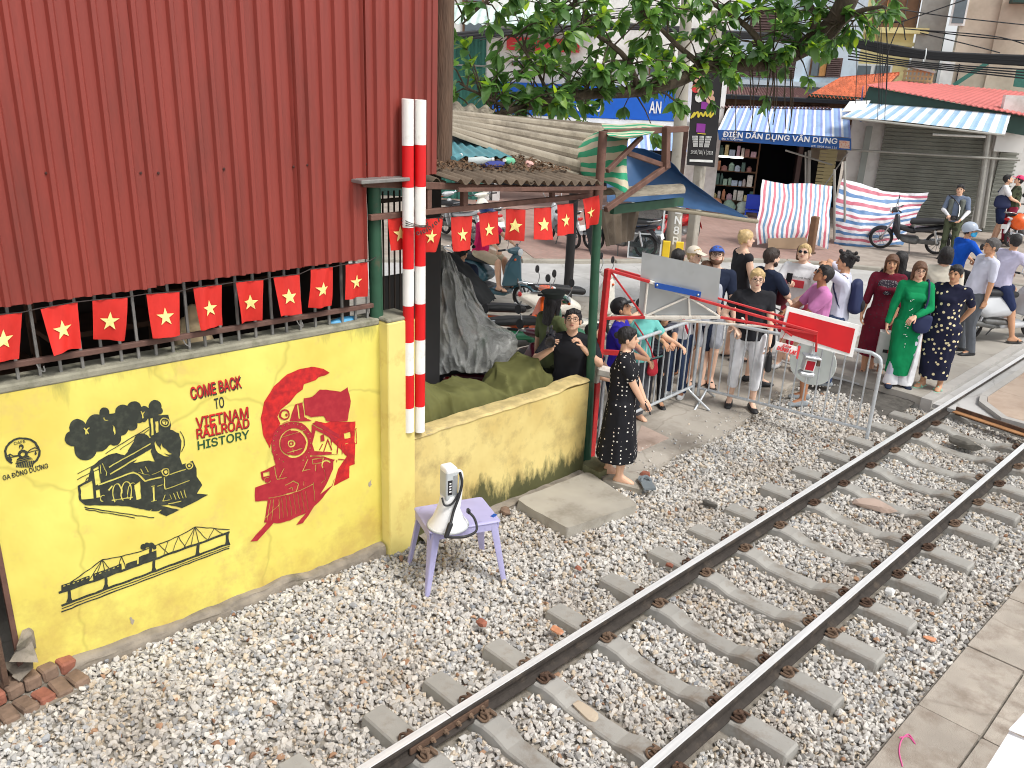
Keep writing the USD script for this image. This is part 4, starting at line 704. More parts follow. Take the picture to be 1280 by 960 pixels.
obj('gutter_shell', thick(grid(gut, 12, 9), .006), 'asbestos', gt, smooth=50); obj('green_beam', bar(AX(765, 262, -2.95), AX(852, 252, -3.05), .05, .09), 'green_steel', gt)
# dark rags and hanging corrugated piece at the back end
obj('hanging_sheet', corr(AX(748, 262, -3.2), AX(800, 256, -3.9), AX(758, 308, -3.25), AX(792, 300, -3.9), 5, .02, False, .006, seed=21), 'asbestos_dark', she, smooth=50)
PM('dark_net', S(30, 32, 34), .9); obj('net_curtain', sheetP([[AX(728, 262, -2.75), AX(750, 262, -2.8)], [AX(735, 300, -2.75), AX(752, 300, -2.8)], [AX(741, 326, -2.75), AX(748, 326, -2.8)]], 8, 14, .03, 31), 'dark_net', smooth=True, label='dark torn netting hanging beside the green post', cat='netting')
# bars at the far left end of the shelter
fb = thing('iron_grille', 'dark iron grille of thin bars behind the striped poles', 'grille', (0, 0, 0))
for k in range(5):
    p = AX(479+7*k, 300, -3.0); obj('bar', box((p[0], p[1], 2.2), (.011, .011, 1.25)), 'shed_dark', fb)
for z in (1.62, 2.75): obj('rail', bar((-3.0, AX(472, 300, -3.)[1], z), (-3.0, AX(515, 300, -3.)[1], z), .03, .03), 'shed_dark', fb)
q0, q1 = AX(472, 420, -3.3), AX(530, 420, -3.3)
obj('dark_board', box((-3.3, (q0[1]+q1[1])/2, 1.05), (.03, q1[1]-q0[1], 2.0)), 'dark_panel', label='dark board standing behind the striped poles under the shelter', cat='board')
# brown timber post beside the red cladding
tp = AX(553, 60, -3.0); PM('bark', S(104, 82, 66), .95, var=.35, scale=5, stretch=(6, 6, .8), bump=.8, bscale=18)
v, f = tube(np.array([[tp[0], tp[1], 2.93], [tp[0], tp[1], 3.2], [tp[0]+.01, tp[1], 4], [tp[0], tp[1]+.02, 6.4]]), [.095, .09, .085, .085], 12); obj('timber_post', (v, f), 'bark', smooth=50, label='rough brown timber post rising beside the red metal cladding', cat='post')

# ---------------------------------------------------------------- tree over the street
leafmat('leaf', S(62, 96, 54), S(98, 132, 72)); leafmat('leaf_young', S(112, 148, 62), S(150, 176, 76)); PM('tree_bark', S(88, 76, 62), .95, var=.35, scale=4, stretch=(5, 5, 1), bump=.8, bscale=14)
TX, TY = 4.6, 13.4; tz = np.array([TX, TY, .1])
tree = thing('tree', 'big leafy tree whose long bough reaches across the street from the right', 'tree', (TX, TY, .1))
fork = np.array([TX-.2, TY, 5.6])
obj('trunk', move_local(tube(bez([(TX, TY, -.1), (TX-.02, TY, 1.5), (TX-.1, TY, 3.5), fork, fork+[.4, .3, 2.5]], 6), np.linspace(.36, .24, 25), 14), tz), 'tree_bark', tree, smooth=50)
JB = [AD(1090, -110, 14.2), AD(1062, -10, 14.4), AD(1038, 34, 14.6), AD(1000, 62, 14.6), AD(960, 77, 14.4), AD(915, 80, 14.1), AD(880, 84, 13.8), AD(850, 100, 13.5), AD(800, 114, 13.1), AD(740, 117, 12.7), AD(690, 126, 12.3), AD(640, 138, 11.9), AD(596, 151, 11.5)]
boughs = [([fork, (fork+JB[0])/2+[0, 0, .5]]+JB, .2, .035), ([JB[2], AD(1075, 14, 14.2), AD(1105, 8, 13.9)], .06, .02), ([JB[0], AD(960, -70, 14), AD(860, -70, 13.4), AD(760, -60, 12.8), AD(660, -30, 12)], .14, .03), ([JB[10], AD(672, 90, 12), AD(652, 58, 11.8), AD(640, 40, 11.7)], .025, .01), ([JB[8], AD(780, 70, 12.7), AD(740, 40, 12.4), AD(700, 15, 12.1)], .05, .015), ([JB[4], AD(940, 40, 14.1), AD(900, 10, 13.8), AD(860, -10, 13.6)], .06, .02), ([AD(660, -30, 12), AD(610, 0, 11.6), AD(578, 30, 11.3)], .03, .012),
          ([JB[6], AD(850, 60, 13.5), AD(820, 30, 13.2), AD(790, 5, 13)], .05, .015), ([JB[11], AD(600, 118, 11.5), AD(575, 105, 11.3)], .025, .01), ([AD(860, -70, 13.4), AD(840, -20, 13.2), AD(800, 10, 12.9)], .05, .015), ([JB[3], AD(1020, 20, 14.3), AD(990, -20, 14.2)], .06, .02), ([AD(760, -60, 12.8), AD(730, -10, 12.5), AD(690, 30, 12.2)], .04, .012)]
twigs = []; r = np.random.default_rng(31)
for P, r0, r1 in boughs:
    c = bez(P, 8); v, f = tube(c, np.linspace(r0, r1, len(c)), 9); v = v+.03*(meshkit.fbm(v*5, 3)[:, None]-.5)*min(1, r0*6); obj('bough', move_local((v, f), tz), 'tree_bark', tree, smooth=60)
    L = np.linalg.norm(np.diff(c, axis=0), axis=1).sum(); n = int(L*(9 if r0 > .1 else 15))
    for k in range(n):
        i = int(r.uniform(.3 if r0 > .15 else .08, 1)*(len(c)-1)); p = c[i]; d = r.normal(size=3)*np.array([.8, .8, .55])+np.array([0, 0, .22]); d = d/np.linalg.norm(d); twigs.append((p, p+d*r.uniform(.2, .8)))
TWM = MB()
for a, b in twigs: TWM.add(tube(np.array([a, (a+b)/2+[0, 0, .05], b]), [.014, .01, .006], 5))
obj('twigs', move_local(TWM, tz), 'tree_bark', tree, kind='stuff')
def leafshape(L, W, bend):
    s = np.array([0, .22, .5, .78, 1.]); w = np.array([.06, .62, 1., .72, 0.02])*W/2; V = []
    for a, b in zip(s, w): z = -bend*L*a*a; V += [(-b, a*L, z+b*.25), (0, a*L, z), (b, a*L, z+b*.25)]
    F_ = [];
    for i in range(4): F_ += [[3*i, 3*i+1, 3*i+4, 3*i+3], [3*i+1, 3*i+2, 3*i+5, 3*i+4]]
    return quads(np.array(V), F_)
LS = [leafshape(.215, .105, .25), leafshape(.18, .095, .1), leafshape(.245, .115, .4)]
places = []
for a, b in twigs:
    d = (b-a)/np.linalg.norm(b-a); m = r.integers(8, 14); F0 = frame(d)
    for k in range(m):
        t = k*2.4+r.uniform(-.3, .3); e = r.uniform(.15, 1.25); q = (math.cos(t)*F0[:, 0]+math.sin(t)*F0[:, 1])*math.sin(e)+d*math.cos(e); q = q+[0, 0, -.28]; q /= np.linalg.norm(q)
        up = np.array([0, 0, 1.])+r.normal(size=3)*.35; x = np.cross(q, up); x /= np.linalg.norm(x); z = np.cross(x, q); s = r.uniform(.62, 1.15)
        places.append((b-d*r.uniform(0, .12), np.stack([x, q, z], 1), s, int(r.integers(0, 3)), r.random() < .10))
pr = [(np.linalg.norm(p[0]-CAM), i) for i, p in enumerate(places)]; pr.sort(); near = set()
for dist, i in pr:
    p = places[i][0]-CAM; z = p@FW; X, Y = 640+FOC*(p@RT)/z, 480-FOC*(p@UP)/z
    if 540 < X < 1130 and 0 < Y < 175: near.add(i)
    if len(near) >= 300: break
for i in sorted(near):
    p, R, s, k, yg = places[i]; obj('leaf', (LS[k][0]*s@R.T+p-tz, LS[k][1]), 'leaf_young' if yg else 'leaf', tree, smooth=True)
rest = [p for i, p in enumerate(places) if i not in near]
lp_ = f'{path_of(tree)}/crown'; ins = UsdGeom.PointInstancer.Define(stage, lp_); tag(ins.GetPrim(), kind='stuff'); pt_ = []
for k in range(3):
    for yg in (0, 1): pt_.append(usdkit.mesh(stage, f'{lp_}/leaf_{2*k+yg:03d}', LS[k], LOOK['leaf_young' if yg else 'leaf'], smooth=True).GetPath())
ins.CreatePrototypesRel().SetTargets(pt_); ins.CreateProtoIndicesAttr(Vt.IntArray([2*p[3]+int(p[4]) for p in rest])); ins.CreatePositionsAttr(Vt.Vec3fArray.FromNumpy(np.array([p[0]-tz for p in rest], np.float32)))
def quat(R):
    from scipy.spatial.transform import Rotation as RR
    x, y, z, w = RR.from_matrix(R).as_quat(); return Gf.Quath(float(w), float(x), float(y), float(z))
ins.CreateOrientationsAttr(Vt.QuathArray([quat(p[1]) for p in rest])); ins.CreateScalesAttr(Vt.Vec3fArray.FromNumpy(np.array([[p[2]]*3 for p in rest], np.float32)))
print('leaves', len(places), 'twigs', len(twigs))
# ---------------------------------------------------------------- shops and houses across the street
class Front:
    "a vertical plane through two ground points; pixels are put on it, pieces stand proud towards the camera"
    def __init__(s, a, b, off=0.):
        a = np.array(a[:2], float); b = np.array(b[:2], float); s.d = (b-a)/np.linalg.norm(b-a); s.n = np.array([s.d[1], -s.d[0]]); s.a = a+s.n*off; s.b = b+s.n*off
        s.X = np.array([*s.d, 0]); s.N = np.array([*s.n, 0]); s.O = np.array([*s.a, 0.])
    def off(s, o): return Front(s.a, s.b, o)
    def p(s, px, py): return AP(px, py, s.a, s.b)
    def sz(s, px, py): q = s.p(px, py); return ((q[:2]-s.a)@s.d, q[2])
    def poly(s, pts, h, o=0.): return ext(Polygon([s.sz(*q) for q in pts]).buffer(0), h, s.O+s.N*(o-h), s.X, (0, 0, 1))
    def rect(s, x0, y0, x1, y1, h, o=0.):
        "upright rectangle given by two opposite pixels"
        a, b = s.sz(x0, y0), s.sz(x1, y1); return ext(sbox(min(a[0], b[0]), min(a[1], b[1]), max(a[0], b[0]), max(a[1], b[1])), h, s.O+s.N*(o-h), s.X, (0, 0, 1))
    def szrect(s, s0, z0, s1, z1, h, o=0.): return ext(sbox(s0, z0, s1, z1), h, s.O+s.N*(o-h), s.X, (0, 0, 1))
    def w(s, a, z, o=0.): return s.O+s.X*a+s.N*o+np.array([0, 0, z])
PM('pale_wall', S(236, 234, 229), .85, var=.1, scale=1.2, grime=S(168, 160, 148), gscale=.9, grange=(.5, .8)); PM('blue_wall', S(206, 222, 232), .85, var=.08, scale=1.2, grime=S(160, 166, 168), gscale=.9, grange=(.52, .8)); PM('yellow_wall_far', S(236, 220, 158), .85, var=.1, scale=1, grime=S(196, 176, 126), gscale=.8)
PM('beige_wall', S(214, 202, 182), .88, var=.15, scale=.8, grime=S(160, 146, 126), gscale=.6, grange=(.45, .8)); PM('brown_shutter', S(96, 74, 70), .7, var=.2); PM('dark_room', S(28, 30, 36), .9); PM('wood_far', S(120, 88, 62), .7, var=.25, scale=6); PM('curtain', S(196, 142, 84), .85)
PM('teal_shutter', S(58, 124, 110), .6, var=.15, scale=3, grime=S(40, 86, 78), gscale=2); PM('sign_blue', S(24, 96, 196), .45, var=.06); PM('sign_white', S(240, 240, 236), .5); PM('sign_red', S(226, 64, 68), .5); PM('roof_green_white', S(200, 218, 212), .6, var=.12, scale=3, grime=S(150, 166, 160), gscale=2)
PM('shutter_grey', S(134, 136, 126), .6, .1, var=.12, scale=1.5, grime=S(104, 104, 94), gscale=1.5, grange=(.45, .8)); PM('shutter_pale', S(158, 164, 158), .6, var=.1); PM('shutter_beige', S(190, 176, 130), .7, var=.1); PM('fascia_green', S(44, 74, 66), .6, var=.2, scale=2); PM('red_roof', S(196, 104, 98), .7, var=.12, scale=1.5, grime=S(170, 92, 84), gscale=1.5); PM('brown_roof', S(122, 86, 82), .8, var=.2, scale=3, extra=dots(S(190, 176, 160), 5, .16, 1.)); PM('tile_orange', S(196, 104, 68), .85, var=.3, scale=6, rvar=.2)
PM('awning_a', (1, 1, 1), .55, var=.08, scale=3, grime=(.7, .68, .64), gscale=2.5, grange=(.5, .8), extra=stripes_uv([S(236, 238, 240), S(150, 178, 222), S(160, 190, 230), S(140, 158, 218)], 1/14., True)); PM('awning_b', (1, 1, 1), .5, var=.08, scale=3, grime=(.7, .68, .64), gscale=2.5, grange=(.5, .8), extra=stripes_uv([S(238, 240, 240), S(166, 196, 220), S(150, 186, 214), S(228, 234, 238)], 1/13., True)); PM('valance', S(34, 88, 158), .55, var=.08)
glass('window_glass', (.72, .78, .8)); PM('window_dim', S(104, 116, 122), .15, spec=.6); PM('metal_pipe', S(168, 166, 158), .5, .4, var=.15)
SA, SB = G(900, 262, .12), G(1218, 287, .12); FS = Front(SA, SB); LA_, LB_ = G(560, 248, .12), G(850, 262, .12); FL = Front(LA_, LB_)
# --- left: teal shutter house, white laboratory building with the blue sign
th_ = thing('teal_metal_house', 'house front closed with teal ribbed metal behind the left foliage', 'house')
a0, a1 = FL.sz(520, 130)[0], FL.sz(606, 130)[0]
k = a0; zt = FL.sz(560, 40)[1]
obj('wall', FL.szrect(a0-2, 0, a1, zt, .3, -.06), 'fascia_green', th_)
while k < a1-.05: obj('ribbed_sheet', cat([FL.szrect(k, 0, k+.2, zt, .03, 0), FL.szrect(k+.06, 0, k+.13, zt, .05, .04)]), 'teal_shutter', th_); k += .205
obj('rail', FL.szrect(a0, FL.sz(570, 82)[1], a1, FL.sz(570, 80)[1], .03, .07), 'metal_pipe', th_)
wh = thing('white_shop_building', 'white building with a broad blue shop sign seen through the leaves', 'building')
b0, b1 = FL.sz(606, 130)[0], FL.sz(862, 130)[0]; ztop = FL.sz(700, -40)[1]
zs1, zs0 = FL.sz(720, 106)[1], FL.sz(720, 146)[1]
obj('wall', FL.szrect(b0, zs0-.15, b1+1., ztop, .4, 0), 'pale_wall', wh); obj('pier', FL.szrect(b0, 0, b0+.5, zs0, .4, 0), 'pale_wall', wh); obj('pier', FL.szrect(b1-.2, 0, b1+1.0, zs0, .4, 0), 'pale_wall', wh)
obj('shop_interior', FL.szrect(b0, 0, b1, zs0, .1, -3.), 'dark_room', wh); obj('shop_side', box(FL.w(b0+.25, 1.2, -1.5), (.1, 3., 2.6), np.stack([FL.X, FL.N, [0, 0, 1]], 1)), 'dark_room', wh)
sg = obj('sign_board', FL.szrect(b0+.1, zs0, b1-.1, zs1, .12, .16), 'sign_blue', wh); obj('sign_strip', FL.szrect(b0+.1, zs0-.24, b1-.1, zs0-.01, .12, .15), 'sign_white', wh)
def ftext(F_, s, a, b, hpx, mat, par, o, name='sign_letters', bold=True, ital=0.):
    A, B = F_.p(*a), F_.p(*b); h = F_.p(a[0], a[1]-hpx)[2]-A[2]; return obj(name, fit_text(s, A+F_.N*o, B+F_.N*o, h, F_.N, .01, bold, ital), mat, par)
FLs = FL.off(.17)
ftext(FLs, 'CAO', (719, 138.5), (752, 139.5), 13, 'sign_white', wh, .0); ftext(FLs, 'AN', (811, 141), (826, 141.4), 14, 'sign_white', wh, 0.)
ftext(FL, 'Laboratory', (818, 75), (850, 76), 5, 'shutter_grey', wh, .01, bold=False)
for x0, y0, x1, y1 in ((812, 78, 819, 95), (640, 70, 700, 84), (700, 10, 722, 26)):
    w_ = obj('window', FL.rect(x0, y0, x1, y1, .06, .05), 'wood_far', wh); obj('pane', FL.rect(x0+1.5, y0+1.5, x1-1.5, y1-1.5, .02, .055), 'window_dim', path_of(w_))
obj('ledge', FL.szrect(b0, FL.sz(750, 80)[1], b1+1, FL.sz(750, 78)[1], .2, .15), 'pale_wall', wh)
obj('red_sign', FL.rect(634, 46, 724, 66, .08, .12), 'sign_red', wh)
aw = [[FL.w(b0+2, zs0-.3, .2), FL.w(b1-.1, zs0-.3, .2)], [FL.w(b0+2, zs0-.75, 1.2), FL.w(b1-.1, zs0-.75, 1.2)]]
uvobj('shop_awning', sheetP(aw, 20, 6, .01, 3), 'awning_a', wh, 20, 6)
gr = [[FL.w(b0-2.4, FL.sz(650, 8)[1], -.2), FL.w(b0+3.4, FL.sz(650, 6)[1], -.2)], [FL.w(b0-2.4, FL.sz(650, 36)[1], 1.2), FL.w(b0+3.4, FL.sz(650, 34)[1], 1.2)]]
obj('porch_roof', corr(gr[0][0], gr[0][1], gr[1][0], gr[1][1], 26, .03, False, .01), 'roof_green_white', wh, smooth=50)
# --- light blue house with brown shutters, behind the tree trunk
FB = FS.off(-4.5); bh = thing('light_blue_house', 'light blue house with brown louvred shutters behind the tree', 'house')
c0, c1 = FB.sz(846, 120)[0], FB.sz(1066, 120)[0]; ZT = FB.sz(950, -60)[1]
obj('wall', FB.szrect(c0, 0, c1, ZT, .4, 0), 'blue_wall', bh)
obj('ledge', FB.szrect(c0, FB.sz(950, 106)[1], c1, FB.sz(950, 100)[1], .3, .25), 'blue_wall', bh); obj('pilaster', FB.rect(1000, 110, 1012, -40, .12, .1), 'blue_wall', bh)
def louvre(F_, x0, y0, x1, y1, par, o=.04, n=9, mat='brown_shutter'):
    a = F_.sz(x0, y0); b = F_.sz(x1, y1); s0, s1 = sorted((a[0], b[0])); z0, z1 = sorted((a[1], b[1])); w_ = obj('window_shutter', F_.szrect(s0, z0, s1, z1, .05, o), mat, par); h = (z1-z0)/n
    for k in range(n): obj('slat', xf(box((0, 0, 0), (s1-s0-.08, .05, h*.8), rotm(.45)), np.stack([F_.X, F_.N, [0, 0, 1]], 1), F_.w((s0+s1)/2, z0+h*(k+.5), o+.02)), mat, path_of(w_))
louvre(FB, 928, 70, 996, 99, bh, n=10); louvre(FB, 1034, 72, 1050, 97, bh, n=10); w_ = obj('window', FB.rect(1014, 72, 1033, 97, .06, .04), 'wood_far', bh); obj('curtain', FB.rect(1024, 75, 1031, 95, .02, .06), 'curtain', path_of(w_)); obj('pane', FB.rect(1016, 75, 1023, 95, .02, .06), 'window_dim', path_of(w_)); louvre(FB, 880, 78, 903, 100, bh, n=9); louvre(FB, 940, 10, 990, 45, bh, n=10)
# --- shop with the striped awning
FA = FS.off(1.6); sh_ = thing('appliance_shop', 'small open shop under a blue and white striped awning with a lettered edge', 'shop')
s0, s1 = FS.sz(852, 200)[0], FS.sz(1062, 200)[0]; zA = FA.sz(990, 168)[1]
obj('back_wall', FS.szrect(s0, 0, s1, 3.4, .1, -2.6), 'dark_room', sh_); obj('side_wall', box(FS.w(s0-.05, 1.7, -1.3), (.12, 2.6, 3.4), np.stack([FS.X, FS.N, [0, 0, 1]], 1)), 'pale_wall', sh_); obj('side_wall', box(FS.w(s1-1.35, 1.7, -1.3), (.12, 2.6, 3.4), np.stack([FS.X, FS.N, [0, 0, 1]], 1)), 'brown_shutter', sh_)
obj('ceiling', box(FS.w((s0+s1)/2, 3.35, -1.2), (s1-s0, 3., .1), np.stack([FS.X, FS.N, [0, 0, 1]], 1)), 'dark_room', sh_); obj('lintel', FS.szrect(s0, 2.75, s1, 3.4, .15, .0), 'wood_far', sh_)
obj('pillar', FS.rect(852, 262, 868, 180, .3, .05), 'pale_wall', sh_)
rfb = [FS.p(898, 107), FS.p(1000, 107)]; P00, P10 = FB.off(.3).p(880, 108), FB.off(.3).p(1003, 110); P01, P11 = FS.off(.5).p(868, 134), FS.off(.5).p(1040, 136)
obj('metal_roof', corr(P00, P10, P01, P11, 40, .025, False, .01), 'brown_roof', sh_, smooth=50)
at = [[FS.off(.4).p(912, 133), FS.off(.4).p(986, 134), FS.off(.4).p(1060, 136)], [FA.p(897, 162), FA.p(980, 166.5), FA.p(1064, 172.5)]]
aw_ = uvobj('awning', sheetP(at, 60, 10, .015, 4, 5), 'awning_a', sh_, 60, 10); obj('awning_side', cat([ext(Polygon([(0, 0), (1.2, 0), (0, .9)]), .01, FS.w(FS.sz(1062, 200)[0], 2.9, .35), FS.N, (0, 0, 1))]), 'valance', sh_)
obj('valance', ext(Polygon([FA.sz(897, 162.3), FA.sz(1064, 172.8), FA.sz(1064, 188), FA.sz(899, 175)]), .01, FA.O-FA.N*.004, FA.X, (0, 0, 1)), 'valance', sh_)
PM('letter_white', S(244, 246, 246), .5)
ftext(FA, 'ĐIỆN DÂN DỤNG VÂN DUNG', (903, 170.6), (1046, 179.8), 6.4, 'letter_white', sh_, .008); ftext(FA, 'ĐC: 5 TRẦN PHÚ', (902, 174.4), (928, 176.2), 2.3, 'letter_white', sh_, .008, bold=False); ftext(FA, 'ĐT: 0903 244 116', (1014, 183.6), (1046, 185.8), 2.3, 'letter_white', sh_, .008, bold=False)
PM('code_pink', S(220, 190, 170), .6, extra=dots(S(200, 90, 60), 22, .3, 1.)); obj('valance_patch', FA.poly([(1049, 175.5), (1062, 176.3), (1062, 186), (1049, 185)], .004, .012), 'code_pink', sh_)
obj('light_tube', tube(np.array([FS.off(.3).p(891, 194.5), FS.off(.3).p(929, 197.5)]), .03, 8), PM('tube_light', (.9, .9, .9), .5, emit=((1, .98, .92), 1.6)), sh_)
obj('beige_shutter', FS.rect(1022, 262, 1046, 186, .08, .1), 'shutter_beige', sh_)
zz = np.arange(FS.sz(1030, 262)[1], FS.sz(1030, 188)[1], .1)
for z in zz: obj('shutter_slat', FS.szrect(FS.sz(1023, 200)[0], z, FS.sz(1045, 200)[0], z+.08, .03, .125), 'shutter_beige', sh_)
obj('steel_post', tube([FS.off(.6).p(1012, 188), FS.off(.6).p(1010, 250)], .05, 8), 'metal_pipe', sh_); obj('awning_arm', tube([FS.off(1.5).p(982, 188), FS.off(.4).p(1040, 206)], .025, 6), 'metal_pipe', sh_); obj('awning_arm', tube([FS.off(.7).p(1060, 190), FS.off(.7).p(1028, 236)], .02, 6), 'metal_pipe', sh_); obj('awning_arm', tube([FS.off(.9).p(1007, 190), FS.off(.9).p(1007, 230)], .025, 6), 'metal_pipe', sh_)
# goods on show: each a box, jar or packet
r = np.random.default_rng(77); RM = np.stack([FS.X, FS.N, [0, 0, 1]], 1); GC = [S(230, 226, 214), S(206, 196, 190), S(214, 180, 190), S(160, 190, 170), S(232, 214, 150), S(168, 120, 110), S(190, 205, 222), S(90, 120, 110), S(214, 148, 110)]
for i, c in enumerate(GC): PM(f'goods_{"abcdefghi"[i]}', c, .5, var=.25, scale=20)
dsp = thing('display_rack', 'shelves of the open shop left of the dark doorway', 'rack', FS.w(FS.sz(900, 250)[0], .1, .1))
for k in range(5): obj('shelf', xf(box((0, 0, .35+.42*k), (1.9, .35, .03)), RM), 'wood_far', dsp)
for k in (-.95, .95): obj('upright', xf(box((k, 0, 1.15), (.04, .35, 2.2)), RM), 'wood_far', dsp)
adj = ['white', 'cream', 'pink', 'green', 'yellow', 'brown', 'pale blue', 'dark green', 'orange']; o0 = FS.w(FS.sz(900, 250)[0], .1, .1)
ROW = ['lowest', 'second lowest', 'middle', 'second highest', 'highest']
for k in range(5):
    x = -.88
    while x < .85:
        w, h = r.uniform(.08, .17), r.uniform(.14, .33); i = int(r.integers(0, 9)); m = f'goods_{"abcdefghi"[i]}'; sh3 = r.random()
        g = cbox((w, .16, h), .01) if sh3 < .55 else lathe([(0, -h/2), (w/2, -h/2), (w/2, h*.25), (w*.25, h*.38), (w*.25, h/2), (0, h/2)], 10)
        kd = 'box' if sh3 < .55 else 'jar'; p = o0+RM@np.array([x+w/2, .1+.1*r.random(), .365+.42*k+h/2])
        obj(f'shop_{kd}', xf(g, RM, p), m, label=f'{adj[i]} {kd} on the {ROW[k]} shelf of the open shop', cat=kd, group=f'{adj[i]} {kd} goods on the {ROW[k]} shop shelf'); x += w+r.uniform(.01, .05)
PM('bag_clear', S(206, 222, 210), .3, var=.2, scale=12)
for k, (x, z, s) in enumerate(((-.5, .2, .2), (-.1, .22, .22), (.3, .2, .2), (.68, .2, .18))):
    v, f = ell(o0+RM@np.array([x, .42, z]), (s, .15, s), 2); v = v+.1*(meshkit.fbm(v*7, 3)[:, None]-.5); obj('goods_bag', (v, f), ['bag_clear', 'goods_i', 'goods_d', 'bag_clear'][k], smooth=True, label=['pale plastic bag of goods at the left foot of the shop shelves', 'orange bag of goods at the foot of the shop shelves', 'green bag of goods at the foot of the shop shelves', 'pale plastic bag at the right foot of the shop shelves'][k], cat='bag')
bnch = thing('low_bench', 'long low steel bench in front of the open shop', 'bench', (0, 0, 0)); ba, bb = FS.off(1.2).p(866, 268), FS.off(1.2).p(934, 270)
obj('bench_top', bar(ba, bb, .4, .05), 'metal_pipe', bnch); obj('bench_rail', bar(ba-[0, 0, .32], bb-[0, 0, .32], .04, .04), 'metal_pipe', bnch)
for q in (ba, bb): obj('leg', bar(q, q-[0, 0, .5], .04, .04), 'metal_pipe', bnch)
PM('blue_plastic_dark', S(40, 70, 190), .4); cp = FS.off(1.).p(940, 264)
chr_ = thing('plastic_chair', 'blue plastic chair beside the first striped sheet', 'chair', cp)
obj('seat', xf(box((0, 0, 0), (.4, .38, .03), b=.012), RM), 'blue_plastic_dark', chr_); obj('backrest', xf(box((0, -.19, .24), (.4, .03, .42), b=.012), RM), 'blue_plastic_dark', chr_)
for a_ in (-.17, .17):
    for b_ in (-.16, .16): obj('leg', xf(bar((a_, b_, 0), (a_*1.15, b_*1.15, -.42), .035, .035), RM), 'blue_plastic_dark', chr_)
# --- orange tiled roof between the shops
tr = thing('tiled_roof_house', 'low house with an orange tiled roof between the two shops', 'house')
FT = FS.off(-1.5); T00, T10 = FT.off(-1.8).p(1050, 98), FT.off(-1.8).p(1124, 92); T01, T11 = FT.off(1.2).p(1010, 120), FT.off(1.2).p(1090, 126)
obj('wall', FT.rect(1012, 200, 1075, 112, .2, -.2), 'beige_wall', tr); obj('roof_base', thick(quads(np.array([T00, T10, T11, T01])-[0, 0, .05], [[0, 1, 2, 3]]), .03), 'wood_far', tr)
nr, nc = 9, 16
for i in range(nr):
    for j in range(nc):
        u0, u1, v0, v1 = (j+.04)/nc, (j+.96)/nc, i/nr, (i+1.18)/nr; B = lambda u, v: (T00*(1-u)+T10*u)*(1-v)+(T01*(1-u)+T11*u)*v
        A, Bq, C, D = B(u0, v0), B(u1, v0), B(u1, v1), B(u0, v1); up = np.array([0, 0, .05]); M1, M2 = (A+Bq)/2+up, (C+D)/2+up*1.3
        obj('roof_tile', quads(np.array([A, M1, M2, D, Bq, C, A-up*.3, D-up*.3, C-up*.3, M2-up*.6]), [[0, 1, 2, 3], [1, 4, 5, 2], [3, 2, 9, 7], [2, 5, 8, 9]]), 'tile_orange', tr)
obj('bargeboard', bar(T01, T11, .05, .14), 'fascia_green', tr); obj('ridge', bar(T00, T10, .12, .1), 'tile_orange', tr)
# --- shuttered shop with the red roof
FR = FS.off(.3); ss = thing('shuttered_shop', 'closed shop with grey roll shutters, red roof and faded striped awning', 'shop')
r0, r1 = FR.sz(1072, 200)[0], FR.sz(1236, 200)[0]; ztop = FR.sz(1150, 128)[1]
obj('wall', FR.szrect(r0-.3, 0, r1+1.4, ztop, .3, -.12), 'pale_wall', ss)
z = .12; sA, sB = FR.sz(1092, 240)[0], FR.sz(1222, 240)[0]
while z < FR.sz(1150, 152)[1]:
    obj('shutter_slat', ext(Polygon([(0, 0), (.035, .02), (.035, .085), (0, .105)]), sB-sA, FR.w(sB, z, -.06), FR.N, (0, 0, 1)) if False else FR.szrect(sA, z+.006, sB, z+.098, .05, .0), 'shutter_grey', ss); obj('slat_lip', FR.szrect(sA, z+.06, sB, z+.098, .05, .014), 'shutter_grey', ss); z += .105
obj('side_panel', FR.rect(1070, 232, 1091, 158, .06, .05), 'shutter_pale', ss); obj('shop_post', tube([FR.off(.5).p(1236, 166), FR.off(.5).p(1218, 287)], .07, 10), 'metal_pipe', ss); obj('shop_post', tube([FR.off(.2).p(1243, 186), FR.off(.2).p(1228, 285)], .06, 10), 'metal_pipe', ss)
FD = Front(FR.w(FR.sz(1229, 280)[0], 0), FR.w(FR.sz(1229, 280)[0], 0)+np.array([1.35, 1.35, 0])); z = .12
while z < 2.7: obj('side_shutter_slat', FD.szrect(.02, z, 1.7, z+.1, .05, .01), 'shutter_grey', ss); obj('slat_lip', FD.szrect(.02, z+.06, 1.7, z+.1, .05, .025), 'shutter_grey', ss); z += .107
obj('upper_wall', FR.rect(1238, 188, 1290, 120, .3, .35), 'pale_wall', ss); obj('doorway', FR.rect(1258, 300, 1300, 186, .1, -1.2), 'dark_room', ss)
obj('fascia', FR.poly([(1084, 108), (1284, 147), (1284, 170), (1075, 132)], .12, .6), 'fascia_green', ss)
q = [FR.off(.75).p(1082, 106), FR.off(.75).p(1290, 146)]; b_ = [FR.off(-5.).p(1130, 101), FR.off(-5).p(1330, 120)]
obj('red_metal_roof', corr(q[0], q[1], b_[0], b_[1], 30, .012, False, .02), 'red_roof', ss, smooth=40)
ab = [[FR.off(.65).p(1082, 129), FR.off(.65).p(1170, 135), FR.off(.65).p(1264, 143)], [FR.off(2.).p(1052, 146), FR.off(2.).p(1150, 154.5), FR.off(2.).p(1256, 168)]]
uvobj('striped_awning', sheetP(ab, 60, 10, .012, 14, 5), 'awning_b', ss, 60, 10); obj('awning_flap', thick(quads(np.array([FR.off(1.).p(1062, 127), FR.off(1.).p(1088, 126), FR.off(1.3).p(1080, 138), FR.off(1.3).p(1052, 140)]), [[0, 3, 2, 1]]), .02), 'sign_white', ss)
